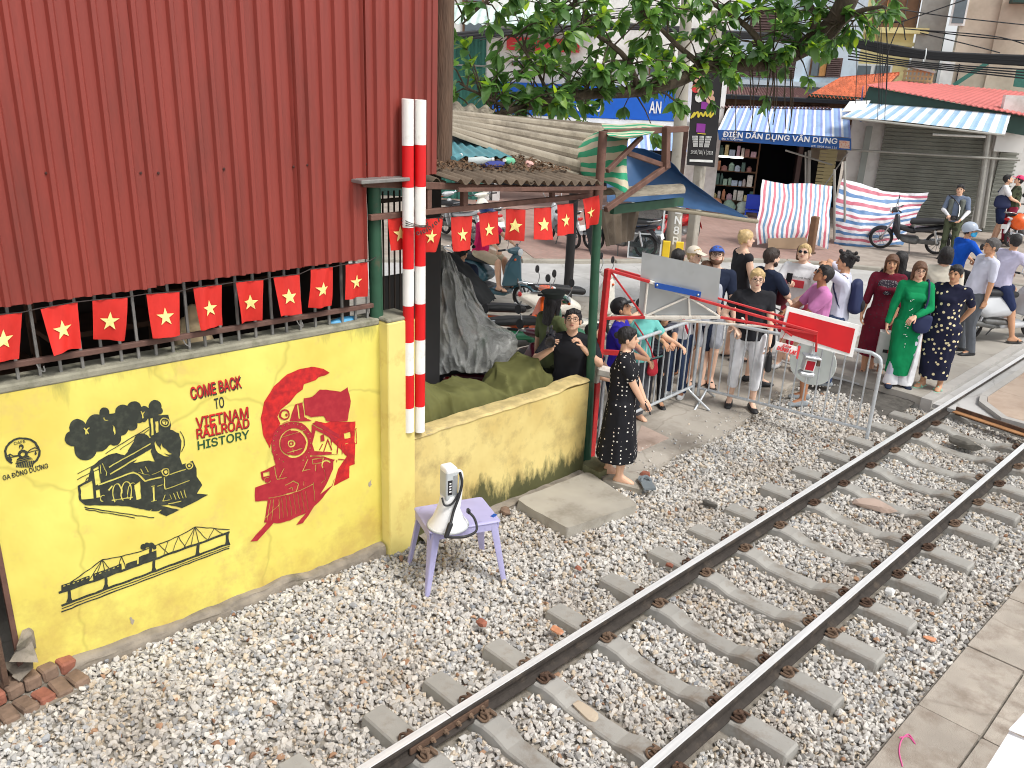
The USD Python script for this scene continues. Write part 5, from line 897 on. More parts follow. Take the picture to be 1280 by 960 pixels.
obj('awning_pipe', tube([FR.off(2.).p(1052, 147), FR.off(2.).p(1256, 169)], .03, 8), 'metal_pipe', ss); obj('cross_pipe', tube([FR.off(.8).p(1060, 187), FR.off(.8).p(1275, 200)], .03, 8), 'metal_pipe', ss)
obj('tube_lamp', tube([FR.off(1.).p(1166, 168), FR.off(1.).p(1232, 171)], .03, 8), 'sign_white', ss)
bn = thing('steel_rack', 'low steel shelf rack by the grey shutter right of the striped sheets', 'rack', (0, 0, 0))
for yy in (283, 297): obj('shelf_bar', bar(FR.off(.9).p(1142, yy), FR.off(.9).p(1186, yy+3), .3, .05), 'metal_pipe', bn)
for xx in (1143, 1185): obj('leg', bar(FR.off(.9).p(xx, 280), FR.off(.9).p(xx, 312), .04, .04), 'metal_pipe', bn)
# --- yellow house and beige house above
FY = FS.off(-7.); yh = thing('pale_yellow_house', 'pale yellow house with a brown window and rounded ledge above the tiled roof', 'house')
obj('wall', FY.rect(1058, 140, 1162, -60, .4, 0), 'yellow_wall_far', yh); obj('ledge', FY.rect(1076, 41, 1160, 36, .3, .35), 'yellow_wall_far', yh); obj('ledge', FY.rect(1070, 56, 1160, 54, .2, .1), 'yellow_wall_far', yh)
w_ = obj('window', FY.rect(1088, 36, 1157, -30, .1, .06), 'wood_far', yh); 
for x in (1091, 1104, 1128, 1143): obj('pane', FY.rect(x, 33, x+11, -25, .03, .08), 'window_dim' if x != 1104 else 'curtain', path_of(w_))
w_ = obj('window', FY.rect(1066, 96, 1116, 81, .1, .06), 'sign_white', yh)
for x in (1068, 1092): obj('pane', FY.rect(x, 94.5, x+21, 82.5, .03, .08), 'window_dim', path_of(w_))
obj('downpipe', FY.rect(1160, 140, 1164, -60, .1, .2), 'metal_pipe', yh)
gp = thing('narrow_dark_house', 'narrow house of dark brown and green between the yellow and beige houses', 'house'); FG = FY.off(-.5)
obj('wall', FG.rect(1160, 140, 1182, 40, .3, 0), 'fascia_green', gp); obj('upper_wall', FG.rect(1160, 48, 1182, 18, .3, .15), 'brown_shutter', gp); obj('window', FG.rect(1166, 16, 1184, -30, .3, 0), 'window_dim', gp)
bal = thing('caged_balcony', 'small pale balcony cage over the red roof', 'balcony'); FC = FS.off(-4.4)
obj('canopy', FC.poly([(1126, 82), (1144, 82), (1168, 90), (1165, 92)], .9, .5), 'shutter_pale', bal); obj('balcony_wall', FC.rect(1124, 112, 1164, 103, .1, .3), 'beige_wall', bal)
for x in range(1128, 1164, 5): obj('cage_bar', FC.rect(x, 104, x+.8, 87, .03, .32), 'shutter_beige', bal)
for y in (90, 96, 101): obj('cage_bar', FC.rect(1127, y, 1162, y-.8, .03, .33), 'shutter_beige', bal)
FE = FS.off(-6.2); eh = thing('beige_house', 'stained beige rendered house at the upper right corner', 'house')
obj('wall', FE.rect(1178, 140, 1330, -60, .4, 0), 'beige_wall', eh); w_ = obj('window', FE.rect(1186, 32, 1216, -20, .08, .03), 'sign_white', eh); obj('pane', FE.rect(1189, 29, 1213, -18, .03, .05), 'window_dim', path_of(w_)); w_ = obj('window', FE.rect(1268, 34, 1300, 4, .08, .03), 'sign_white', eh); obj('pane', FE.rect(1271, 31, 1298, 7, .03, .05), 'brown_shutter', path_of(w_))
obj('pilaster', FE.rect(1256, 140, 1266, -60, .1, .08), 'beige_wall', eh); obj('white_door', FE.rect(1172, 108, 1194, 78, .06, .06), 'sign_white', eh); obj('door_frame', FE.rect(1194, 108, 1199, 80, .08, .07), 'dark_room', eh); obj('green_awning', FE.poly([(1262, 88), (1290, 84), (1290, 112), (1258, 108)], .05, .9), 'teal_shutter', eh); obj('green_canopy', FE.rect(1260, 5, 1300, -3, .5, .6), 'fascia_green', eh)
obj('stay_beam', bar(FE.off(.8).p(1190, 108), FE.off(.8).p(1241, 74), .12, .12), 'teal_shutter', eh)
# far backdrop houses that close the view behind the trees and roofs
for k, (x0, x1, y1, o, m, lab) in enumerate(((500, 660, -90, -5.5, 'pale_wall', 'tall pale house behind the teal metal front at the left'), (640, 900, -80, -8, 'blue_wall', 'tall pale blue house behind the leaves'), (860, 1100, -90, -11, 'pale_wall', 'tall white house far behind the tree'))):
    Fk = FL.off(o) if k < 2 else FS.off(o); hk = thing('tall_house', lab, 'house'); obj('wall', Fk.rect(x0, 200, x1, y1, .4, 0), m, hk)
    for i in range(int((x1-x0)/60)):
        for yy in (30, -20):
            w_ = obj('window', Fk.rect(x0+18+60*i, yy+24, x0+46+60*i, yy-6, .1, .05), 'wood_far', hk); obj('pane', Fk.rect(x0+21+60*i, yy+21, x0+43+60*i, yy-3, .03, .07), 'window_dim', path_of(w_))

# ---------------------------------------------------------------- striped sheets on stalls
PM('tarp_v', (1, 1, 1), .55, var=.1, scale=6, bump=.5, bscale=7, grime=(.72, .7, .66), gscale=3, grange=(.5, .8), extra=stripes_uv([S(236, 232, 232), S(206, 108, 124), S(236, 232, 232), S(110, 150, 184)], .1275, True)); PM('tarp_h', (1, 1, 1), .55, var=.1, scale=6, bump=.5, bscale=7, grime=(.72, .7, .66), gscale=3, grange=(.5, .8), extra=stripes_uv([S(232, 230, 234), S(202, 110, 128), S(232, 230, 234), S(96, 136, 184)], .2, False))
F1 = Front(G(944, 309, .12), G(1033, 312, .12)); st1 = G(990, 310, .12)
g1 = [[F1.off(-.7).p(953, 226), F1.off(-.7).p(998, 229), F1.off(-.7).p(1040, 232)], [F1.off(-.3).p(950, 255), F1.off(-.25).p(995, 258), F1.off(-.3).p(1037, 262)], [F1.p(946, 285), F1.off(.1).p(992, 284), F1.p(1036, 286)], [F1.off(.05).p(945, 308), F1.off(.1).p(990, 300), F1.off(.05).p(1032, 311)]]
t1 = uvobj('striped_sheet', sheetP(g1, 50, 34, .06, 5, 3), 'tarp_v', None, 50, 34, label='upright striped red, white and blue sheet covering a stall beside the bollard', cat='tarpaulin')
F2 = Front(G(1039, 304, .12), G(1096, 308, .12)); F2b = F2.off(-.5)
g2 = [[F2b.p(1055, 222), F2b.p(1100, 236), F2b.p(1162, 240)], [F2.off(-.25).p(1047, 252), F2.off(-.1).p(1098, 262), F2.off(-.5).p(1150, 262)], [F2.p(1042, 280), F2.off(.15).p(1090, 288), F2.off(-.4).p(1140, 280)], [F2.p(1039, 303), F2.off(.12).p(1085, 308), F2.off(-.3).p(1128, 305)]]
uvobj('striped_sheet', sheetP(g2, 56, 40, .1, 9, 3.5), 'tarp_h', None, 56, 40, label='sagging striped sheet with level bands tied up behind the parked black motorbike', cat='tarpaulin')
PM('cardboard', S(172, 148, 122), .9, var=.15, scale=3); obj('cardboard_sheet', F1.off(.16).poly([(960, 298), (1008, 297), (1010, 312), (960, 310)], .02), 'cardboard', label='brown cardboard sheet leaning against the upright striped sheet', cat='cardboard')
for k, (x, y) in enumerate(((1043, 232), (1036, 300), (1056, 222))):
    F_ = F1.off(-.8); obj('stall_post', tube([F_.p(x, y-20), F_.p(x, 300)], .03, 6), 'metal_pipe', label=['thin steel post between the two striped sheets', 'short steel post at the foot of the gap between striped sheets', 'thin post at the top corner of the level striped sheet'][k], cat='post')
bl = G(1012, 318, .1); bo = thing('bollard', 'dark brown square bollard at the far kerb before the striped sheet', 'bollard', bl); hb = Hz(bl, 1013, 270)-.1
obj('bollard_body', box((0, 0, hb/2), (.15, .15, hb), b=.015), 'wood_far', bo); obj('bollard_foot', box((0, 0, .03), (.2, .2, .06), b=.01), 'rust', bo)

# ---------------------------------------------------------------- utility pole, banner, cables
PM('pole_concrete', S(164, 158, 146), .9, var=.15, scale=4, grime=S(120, 112, 100), gscale=3); up0 = G(841, 322, .11); up1 = AP(856, 50, up0, up0+np.array([.7, .7, 0])); up2 = up0+(up1-up0)*1.5
upl = thing('utility_pole', 'weathered concrete utility pole left of the banner', 'pole', up0); obj('pole_shaft', tube(np.array([[0, 0, -.1], (up1-up0)*.5, up2-up0]), [.17, .14, .1], 12), 'pole_concrete', upl, smooth=50)
cf = np.array([CAM[0]-up0[0], CAM[1]-up0[1], 0]); cf /= np.linalg.norm(cf); cr = np.cross([0, 0, 1.], cf)
for k, c in enumerate('ZN8R'): obj('painted_letter', text(c, .16, np.array([0, 0, .98-.22*k])+cf*.165-cr*.06, cr, cf, .006), 'sign_white', upl)
for s in (-.16, .12): obj('yellow_mark', box(cr*s+cf*.28+[0, 0, .22], (.16, .1, .36), np.stack([cr, cf, [0, 0, 1]], 1), .01), PM('yellow_mark', S(240, 200, 40), .6) if s < 0 else 'yellow_mark', upl)
cpst = G(863, 318, .12); obj('concrete_post', box((cpst[0], cpst[1], 2.5), (.2, .2, 5.2), b=.02), 'pole_concrete', label='grey square concrete post right of the utility pole', cat='post')
cpn = G(805, 322, .11); cb = thing('glass_cabinet', 'white framed glass food cabinet beside the utility pole', 'cabinet', cpn, math.atan2(cr[1], cr[0])); PM('frame_white', S(228, 232, 232), .4, .2)
for a in (-.34, .34):
    for b in (-.2, .2): obj('frame_post', box((a, b, .6), (.03, .03, 1.2)), 'frame_white', cb)
for z in (.03, .55, 1.19): obj('shelf', box((0, 0, z), (.7, .44, .03)), 'frame_white', cb)
for s, nm in ((-1, 'a'), (1, 'b')): obj('glass_pane', box((0, s*.215, .6), (.64, .006, 1.14)), 'window_glass', cb)
obj('red_tray', box((-.02, 0, .63), (.4, .24, .07), b=.01), 'sign_red', cb); obj('green_goods', cat([ell((-.2+.1*k, .03*(k % 2), .12+.05*(k % 3)), .07, 1) for k in range(5)]), 'goods_d', cb, kind='stuff')
ctr = np.array([*cpst[:2], 0])+cf*.13; FBn = Front(ctr-cr, ctr+cr); PM('banner_black', S(38, 36, 38), .6, var=.15, scale=5)
bq = [(869, 66), (906, 70), (893, 209), (858, 206)]; bnn = thing('banner', 'tall black event banner with yellow script hung on the concrete post', 'banner'); obj('banner_sheet', FBn.poly(bq, .012, .012), 'banner_black', bnn)
def bp(pts, m, o=.018): obj('banner_print', FBn.poly(pts, .004, o), m, bnn)
PM('skin_print', S(222, 176, 150), .7); PM('purple_print', S(150, 60, 160), .6); PM('gold_print', S(226, 206, 70), .6)
for k, (x, y, c) in enumerate(((871, 102, 'sign_red'), (877, 97, 'sign_red'), (875, 114, 'sign_white'), (883, 110, 'sign_white'), (889, 116, 'skin_print'), (879, 106, 'sign_red'))):
    c_ = FBn.sz(x, y); obj('banner_print', ext(Point(c_[0], c_[1]-.13).buffer(.09, 3), .004, FBn.O+FBn.N*(.014+.001*k), FBn.X, (0, 0, 1)), c, bnn); obj('banner_print', ext(Point(*c_).buffer(.055, 3), .004, FBn.O+FBn.N*(.021), FBn.X, (0, 0, 1)), 'skin_print', bnn)
bp([(877, 127), (888, 128), (887, 137), (876, 136)], 'purple_print'); bp([(871, 154), (882, 155), (881, 166), (870, 165)], 'purple_print'); bp([(872, 166), (882, 167), (882, 168), (872, 167)], 'gold_print')
scr = [FBn.sz(*q) for q in ((864, 147), (868, 141), (866, 146), (872, 140), (873, 146), (876, 141), (879, 145), (882, 140), (884, 145), (888, 139), (888, 146), (894, 139))]; obj('banner_script', ext(LineString(bez([(a, b, 0) for a, b in scr], 6)[:, :2]).buffer(.018), .004, FBn.O+FBn.N*.016, FBn.X, (0, 0, 1)), 'gold_print', bnn)
for k, y in enumerate((172, 175, 178, 181, 183.5)): 
    A, B = FBn.p(865+.3*k, y), FBn.p(889-k*.8, y+.4); obj('banner_print', fit_text(('NIGHT MUSIC SHOW', 'LIVE BAND DANCE', 'HANOI', 'FRIDAY PARTY', 'OPEN AIR STAGE')[k] if False else 'ııııı ıııı ııııı', A+FBn.N*.016, B+FBn.N*.016, .05, FBn.N, .004, True), 'sign_white', bnn)
ftext(FBn, '19:00 | 30 | 6 | 2018', (863, 192), (891, 193), 4.2, 'sign_white', bnn, .016, name='banner_words', bold=False); bp([(862, 199), (891, 200), (891, 203), (862, 202)], 'sign_white')
PM('cable', S(34, 34, 36), .6)
def cable(P, r, lab, grp=None, n=8, seg=7): obj('cable', tube(bez(P, seg), r, n), 'cable', smooth=60, label=lab, cat='cable', group=grp)
r = np.random.default_rng(5)
cbs = thing('cable_bundle', 'thick bundle of black cables sagging across the right-hand houses', 'cables')
for k in range(16):
    o = r.uniform(-3.4, 3.4); p = [AD(858, 40+o, 20.2), AD(960, 46+o, 20.4), AD(1060, 53+o*1.4, 20.6), AD(1110, 62+o*1.8, 20.6), AD(1160, 69+o*1.3, 20.6), AD(1220, 73+o*1.4, 20.6), AD(1300, 77+o*1.8, 20.6)]; obj('cable', tube(bez(p, 5), r.uniform(.018, .04), 6), 'cable', cbs, smooth=60)
for k in range(4): o = 4*k; obj('cable', tube(bez([AD(1060, 62+o, 20.5), AD(1120, 74+o*.6, 20.5), AD(1200, 82+o*.6, 20.5), AD(1300, 88+o, 20.5)], 5), .015, 5), 'cable', cbs)
obj('tie', torus(AD(1156, 70, 20.6), .14, .012, (1, .5, 0), 14, 5), 'frame_white', cbs)
cbl = thing('cable_bundle', 'thick bundle of black cables in front of the teal metal house', 'cables')
for k in range(14):
    o = r.uniform(-5, 5); p = [AD(510, 52+o, 18.4), AD(570, 47+o, 18.6), AD(640, 40+o*.9, 18.8), AD(700, 37+o*.8, 19.2), AD(780, 34+o*.7, 19.8), AD(858, 38+o*.6, 20.2)]; obj('cable', tube(bez(p, 5), r.uniform(.015, .036), 6), 'cable', cbl, smooth=60)
for k in range(5): p = [AD(600, 30+5*k, 19), AD(680, 22+4*k, 19.4), AD(760, 12+3*k, 20), AD(850, 4+3*k, 20)]; obj('cable', tube(bez(p, 4), .009, 4), 'cable', cbl)
wr = thing('overhead_wires', 'thin loose wires crossing in front of the yellow and beige houses', 'wires')
for P in (((1060, -5), (1108, 25), (1125, 28)), ((1125, 28), (1200, 2), (1230, -8)), ((1090, 6), (1180, 20), (1290, 32)), ((1150, 38), (1220, 46), (1290, 52)), ((1130, 36), (1240, 45), (1290, 58)), ((1150, 41), (1220, 58), (1250, 66)), ((1090, 30), (1125, 28), (1132, 50)), ((1125, 28), (1112, 60), (1104, 95))):
    obj('wire', tube(bez([AD(*q, 20.4) for q in P], 6), .011, 4), 'cable', wr)
hw = thing('hanging_wires', 'thin wires and aerial roots hanging from the bough before the blue house', 'wires')
for k in range(17):
    x = 900+r.uniform(0, 95); y0 = 82+r.uniform(-4, 6); y1 = y0+r.uniform(25, 95); obj('wire', tube(bez([AD(x, y0, 14.2), AD(x+r.uniform(-3, 3), (y0+y1)/2, 14.2), AD(x+r.uniform(-4, 4), y1, 14.2)], 4), .008, 4), 'tree_bark', hw)
for k in range(8):
    x = 1068+r.uniform(0, 55); obj('wire', tube(bez([AD(x, 30, 20.2), AD(x+2, 70, 20.2), AD(x+r.uniform(-3, 3), 100+r.uniform(0, 60), 20.2)], 4), .007, 4), 'cable', hw)
# ---------------------------------------------------------------- crowd barriers
PM('galvanised', S(202, 206, 208), .4, .45, var=.15, scale=20)
def barrier(a, b, z, lab, feet=(0.06, .94), right_round=True):
    a = np.array([*a[:2], z]); b = np.array([*b[:2], z]); d = b-a; L = np.linalg.norm(d); d /= L; n = np.cross([0, 0, 1.], d); t = thing('crowd_barrier', lab, 'barrier', a, 0, None)
    P = lambda s, zz, o=0.: d*s+n*o+np.array([0, 0, zz])
    fr = [P(0, .1), P(0, .95), P(.03, 1.03), P(.12, 1.07), P(L-.12, 1.07), P(L-.03, 1.03), P(L, .95), P(L, .1)]
    c = np.vstack([np.array([fr[0], fr[1]]), bez([fr[1], fr[2], fr[3]], 4)[1:], bez([fr[4], fr[5], fr[6]], 4), fr[7:8]])
    obj('frame', tube(c, .021, 10), 'galvanised', t, smooth=60); obj('bottom_rail', tube([P(0, .2), P(L, .2)], .0175, 8), 'galvanised', t, smooth=60)
    k = int(L/.125)
    for i in range(1, k): s = L*i/k; obj('bar', tube([P(s, .2), P(s, 1.065)], .009, 6), 'galvanised', t, smooth=60)
    for s in feet: obj('foot', tube(bez([P(s*L, 0.01, -.33), P(s*L, .035, -.28), P(s*L, .16, -.06), P(s*L, .2, 0), P(s*L, .16, .06), P(s*L, .035, .28), P(s*L, .01, .33)], 4), .015, 8), 'galvanised', t, smooth=60)
    return t, P, L
BA0, BA1 = np.array([-2.62, 6.62]), np.array([-2.74, 8.55]); BB0, BB1 = np.array([-2.70, 8.62]), np.array([-.72, 8.96])
barrier(BA0, BA1, .03, 'steel crowd barrier that people lean on behind the woman in the dotted dress', (.1, .93))
tB, PB, LB_ = barrier(BB0, BB1, -.0, 'steel crowd barrier reaching the rail, a round white disc tied to it', (.05,))
PM('disc_white', S(222, 228, 222), .45); ds = thing('round_sign', 'round white sign disc seen from behind on the steel crowd barrier', 'sign')
dc = AP(1014, 455, BB0, BB1); dn = np.array([-(BB1-BB0)[1], (BB1-BB0)[0], 0]); dn /= np.linalg.norm(dn); dcc = dc+dn*.05
obj('disc', lathe([(0, 0), (.258, 0), (.262, .006), (.258, .012), (0, .012)], 40, dcc, frame(dn)), 'disc_white', ds, smooth=40); obj('bracket', bar(dcc-[0, 0, .2]-dn*.02, dcc+[0, 0, .2]-dn*.02, .03, .012), 'galvanised', ds)
# ---------------------------------------------------------------- level crossing arm
PM('arm_red', S(196, 44, 46), .55, .1, var=.18, scale=9, grime=S(150, 80, 66), gscale=8); PM('arm_white', S(226, 220, 208), .6, var=.15, scale=9, grime=S(150, 120, 100), gscale=8, grange=(.55, .75)); PM('zinc', S(188, 192, 194), .38, .75, var=.12, scale=4, grime=S(150, 150, 146), gscale=1.5); PM('sign_red_deep', S(206, 20, 30), .5); PM('blue_bar', S(26, 78, 160), .45)
K0, K1 = np.array([-2.49, 6.31]), np.array([-.92, 7.71]); FK = Front(K0, K1)
arm = thing('crossing_arm', 'red and white lattice crossing arm swung out from its post by the low wall', 'crossing arm')
def ab(name, p, q, w=.03, m='arm_red', o=0.): return obj(name, bar(FK.p(*p)+FK.N*o, FK.p(*q)+FK.N*o, w, w, bev=.003), m, arm)
pb = FK.p(733, 588); pt = FK.p(760, 336); obj('post', bar((K0[0]+.02, K0[1]+.0, .0), (K0[0]+.02, K0[1], .86), .07, .07, bev=.005), 'arm_red', arm); obj('post', bar((K0[0]+.02, K0[1], .86), (K0[0]+.03, K0[1]+.01, 1.12), .05, .05, bev=.005), 'arm_white', arm); obj('post', bar((K0[0]+.03, K0[1]+.01, 1.12), pt, .055, .055, bev=.004), 'arm_red', arm)
obj('bracket', box((K0[0]+.1, K0[1]+.1, 1.18), (.3, .04, .045), rotm(0, 0, .7)), 'arm_red', arm); obj('bracket', box((K0[0]+.2, K0[1]+.18, 1.06), (.05, .05, .26), rotm(0, 0, .7)), 'arm_red', arm)
obj('hub', box((K0[0]+.14, K0[1]+.02, 1.0), (.2, .12, .09), rotm(0, .1, .5), .02), 'arm_white', arm)
ab('chord', (759, 337), (812, 352)); ab('chord', (812, 352), (862, 371), m='arm_white'); ab('chord', (862, 371), (1022, 416), .026)
ab('chord', (754, 398), (806, 396.5)); ab('chord', (806, 396.5), (900, 396.5), m='arm_white'); ab('chord', (900, 396.5), (1022, 417.5), .024)
for p, q, m in (((763, 339), (804, 395), 'arm_red'), ((810, 352), (805, 396), 'arm_white'), ((805, 396), (860, 371), 'arm_white'), ((861, 371), (862, 396), 'arm_white'), ((933, 391), (933, 405), 'arm_red'), ((862, 372), (900, 396), 'arm_white'), ((966, 402), (990, 420), 'arm_red'), ((1021, 416), (1020, 440), 'arm_red')): ab('strut', p, q, .018, m)
ab('back_chord', (770, 342), (1015, 412), .02, 'arm_red', -.22); ab('back_chord', (766, 402), (1015, 420), .02, 'arm_white', -.22)
for p in ((806, 396), (862, 396), (933, 405)): obj('strut', bar(FK.p(*p), FK.p(*p)-FK.N*.22, .018, .018), 'arm_white', arm)
zs_ = thing('metal_sheet', 'large bare zinc sheet with a blue bar hung on the crossing arm', 'metal sheet'); obj('sheet', FK.poly([(803, 316), (902, 337), (895, 399), (798, 393)], .006, -.03), 'zinc', zs_)
obj('blue_bar', FK.poly([(818, 352), (876, 364), (875, 371), (818, 359)], .012, .03), 'blue_bar', zs_)
for p in ((821, 355.5), (872, 367.5)): obj('bolt', ell(FK.p(*p)+FK.N*.03, .012, 1), 'zinc', zs_)
rs = thing('stop_board', 'red rectangular board with a white border at the tip of the crossing arm', 'sign'); obj('white_border', FK.poly([(985, 384), (1076, 408), (1067, 448), (976, 423)], .02, -.03), 'sign_white', rs); obj('red_face', FK.poly([(987.5, 390.5), (1070, 412), (1063, 443), (981, 416.5)], .004, -.024), 'sign_red_deep', rs)
hs = thing('hanging_sign', 'small white sign with red words hung below the crossing arm', 'sign'); obj('plate', FK.poly([(970, 426.5), (998, 434), (996.5, 445), (968.5, 437.5)], .008, .0), 'sign_white', hs)
ftext(FK, 'DỪNG LẠI', (970.5, 436.6), (994, 443.2), 4.6, 'sign_red', hs, .002); ftext(FK, 'CẤM', (978, 432.2), (988, 434.9), 2.6, 'sign_red', hs, .002, bold=False)
obj('red_edge', FK.poly([(998, 432), (1001, 433), (997, 449), (995, 448)], .008, .004), 'sign_red', hs); obj('string', tube([FK.p(975, 428), FK.p(985, 410)], .003, 4), 'arm_red', hs)
hl = thing('signal_lamp', 'small grey signal lamp with a red square face hung from the arm tip', 'lamp'); hc = FK.p(1013.5, 458)-FK.N*.05; RK = np.stack([FK.X, FK.N, [0, 0, 1]], 1)
def hlb(name, c, s, m, b=.004): return obj(name, xf(box(c, s, None, b), RK@rotm(0, .12), hc), m, hl)
hlb('lamp_case', (0, -.03, 0), (.115, .1, .14), 'galvanised', .01); hlb('white_frame', (0, .024, .0), (.1, .01, .115), 'sign_white'); hlb('red_face', (0, .031, 0), (.082, .006, .095), PM('lamp_red', S(176, 14, 40), .4)); hlb('lamp_roof', (0, -.01, .085), (.16, .14, .02), 'galvanised'); hlb('lamp_foot', (0, -.02, -.1), (.15, .1, .05), 'galvanised', .015); hlb('chimney', (0, -.02, .15), (.07, .05, .11), 'galvanised', .02)
obj('hook', tube(bez([hc+[0, 0, .2], hc+[.01, 0, .26], FK.p(1018, 434)-FK.N*.02], 4), .005, 5), 'galvanised', hl); obj('side_bracket', xf(box((.09, -.02, .03), (.03, .03, .09)), RK, hc), 'rust', hl)

# ---------------------------------------------------------------- lilac table and megaphone
PM('lilac', S(174, 170, 208), .5, var=.08, scale=6, grime=S(140, 124, 176), gscale=9, grange=(.6, .75)); PM('horn_white', S(232, 232, 230), .35, var=.04); PM('horn_grey', S(186, 190, 190), .45); PM('black_cord', S(34, 34, 36), .5)
tl = [G(535, 744, -.03), G(633, 722, -.03), G(603, 690, -.03), G(506, 706, -.03)]; tc_ = sum(tl)/4; tcx = np.array([tc_[0], tc_[1], -.03]); HT = .53
ex = (tl[1]-tl[0])+(tl[2]-tl[3]); wx_ = np.linalg.norm(ex)/2; ex /= np.linalg.norm(ex); ey = np.cross([0, 0, 1.], ex); wy_ = .40; RTb = np.stack([ex, ey, [0, 0, 1]], 1)
tb = thing('plastic_table', 'low lilac plastic table standing on the ballast with a megaphone on it', 'table', tcx, math.atan2(ex[1], ex[0]))
W_, D_ = .58, .43
top = hull(np.vstack([ep((sx*(W_/2-.03), sy*(D_/2-.03), HT-.012), (.03, .03, .012)) for sx in (-1, 1) for sy in (-1, 1)])); obj('tabletop', mf(top), 'lilac', tb, smooth=40)
obj('apron', cat([box((0, s*(D_/2-.012), HT-.05), (W_-.06, .01, .06), b=.003) for s in (-1, 1)]+[box((s*(W_/2-.012), 0, HT-.05), (.01, D_-.06, .06), b=.003) for s in (-1, 1)]), 'lilac', tb)
for sx in (-1, 1):
    for sy in (-1, 1):
        a = np.array([sx*(W_/2-.03), sy*(D_/2-.03), HT-.02]); b = np.array([sx*(W_/2+.035), sy*(D_/2+.03), 0]); ins_ = np.array([-sx*.035, 0, 0]); ins2 = np.array([0, -sy*.035, 0])
        obj('leg', mf(hull(np.vstack([ep(a+[-sx*.012, sy*.012, 0], .012, k=0), ep(a+ins_*1.6+[0, sy*.016, 0], .006, k=0), ep(a+[sx*.016, -sy*.05, 0], .006, k=0), ep(b, .013, k=0), ep(b+ins_*.7, .006, k=0), ep(b+ins2*.7, .006, k=0)]))), 'lilac', tb, smooth=50)
g_ = [box((x, 0, HT+.0005), (.004, D_*.82, .003)) for x in np.linspace(-.2, .2, 7)]+[box((0, y, HT+.0006), (W_*.86, .004, .003)) for y in np.linspace(-.13, .13, 5)]
obj('cut_corner', box((W_/2-.03, -.0+D_/2*-.6, HT+.003), (.05, .03, .004), rotm(0, 0, .6)), 'blue_bar', tb)
mp = AP(561, 640, tcx-ex, tcx+ex); mp = np.array([*G(560, 656, HT-.03)[:2], HT-.03+.001]); mg = thing('megaphone', 'white megaphone standing on its horn on the lilac table', 'megaphone', mp, math.atan2(ex[1], ex[0])+.15); UsdGeom.Xformable(mg).AddScaleOp().Set(Gf.Vec3f(1.22, 1.22, 1.32))
obj('horn', lathe([(0, .02), (.118, .004), (.125, 0), (.128, .006), (.122, .014), (.098, .05), (.075, .1), (.058, .155), (.05, .2), (.0, .205)], 36), 'horn_white', mg, smooth=50); obj('rim', torus((0, 0, .005), .126, .006, (0, 0, 1), 40, 8), 'horn_grey', mg, smooth=60)
obj('body', mf(hull(np.vstack([ep((sx*.027, sy*.034, z), .014) for sx in (-1, 1) for sy in (-1, 1) for z in (.19, .345)]))), 'horn_grey', mg, smooth=40); obj('end_cap', mf(hull(np.vstack([ep((sx*.025, sy*.032, z), .016) for sx in (-1, 1) for sy in (-1, 1) for z in (.35, .362)]))), 'horn_white', mg, smooth=40)
obj('label_plate', box((-.014, -.0485, .26), (.03, .003, .09)), 'black_cord', mg); [obj('label_mark', box((-.014, -.0502, .235+.017*k), (.016-.004*(k % 2), .001, .008)), 'horn_white', mg) for k in range(4)]; obj('control_panel', box((.021, -.0485, .27), (.03, .003, .12)), 'zinc', mg); obj('handle', tube(bez([(.046, .0, .33), (.085, .0, .31), (.082, 0, .2), (.075, 0, .13), (.07, 0, .1)], 5), .014, 8), 'horn_white', mg, smooth=60)
obj('strap', tube(bez([(.055, -.04, .34), (.06, -.06, .28), (.03, -.075, .2), (-.01, -.09, .13), (-.05, -.125, .07)], 6), .009, 6), 'black_cord', mg, smooth=60); obj('strap', tube(bez([(-.06, -.03, .2), (-.055, -.06, .165), (-.01, -.07, .17), (.04, -.06, .22)], 6), .007, 6), 'black_cord', mg, smooth=60)
obj('microphone', mf(sh((-.05, -.125, .07, .017), (-.085, -.14, .012, .014))), 'black_cord', mg, smooth=50); obj('cord', tube(bez([(-.085, -.14, .01), (-.05, -.165, .008), (.02, -.19, .008), (.1, -.17, .008), (.125, -.14, .03), (.12, -.11, .07), (.1, -.08, .095)], 6), .008, 6), 'black_cord', mg, smooth=60); obj('cord_plug', box((.1, -.078, .1), (.02, .03, .03), b=.005), 'black_cord', mg)

# ---------------------------------------------------------------- slabs, bricks and small litter on the ground
q = [G(645, 628, .05), G(709, 664, .05), G(797, 634, .05), G(742, 592, .05)]; q[3] = G(735, 593, .05)
cs = Polygon([p[:2] for p in q]); sp = np.array([cs.centroid.x, cs.centroid.y, 0]); cs = affinity.translate(cs.buffer(-.03).buffer(.03), -sp[0], -sp[1])
v, f = mf(m3.Manifold.extrude(m3.CrossSection([np.array(cs.exterior.coords)[:-1][::1 if cs.exterior.is_ccw else -1]]), .11).refine_to_length(.05)); v[:, :2] += .03*(meshkit.fbm(v*9, 3)[:, None]-.5); v[:, 2] += .014*(meshkit.fbm(v*8+3, 3)-.5)-.03
s_ = thing('concrete_slab', 'thick loose concrete slab lying on the ballast at the end of the low wall', 'slab', sp); obj('slab_body', (v, f), 'concrete', s_, smooth=35)
q = [G(756, 600, .03), G(800, 612, .03), G(806, 600, .03), G(772, 588, .03)]; obj('concrete_slab', ext(Polygon([p[:2] for p in q]).buffer(.02), .09, (0, 0, -.05)), 'concrete', label='smaller flat concrete slab at the bare feet of the woman in dots', cat='slab')
q = [G(728, 586, .03), G(748, 596, .03), G(762, 590, .03), G(742, 578, .03)]; obj('mossy_block', ext(Polygon([p[:2] for p in q]).buffer(.02), .12, (0, 0, -.03)), PM('mossy', S(124, 122, 88), .95, var=.3, scale=6, bump=.5), label='mossy concrete block at the foot of the red post', cat='block')
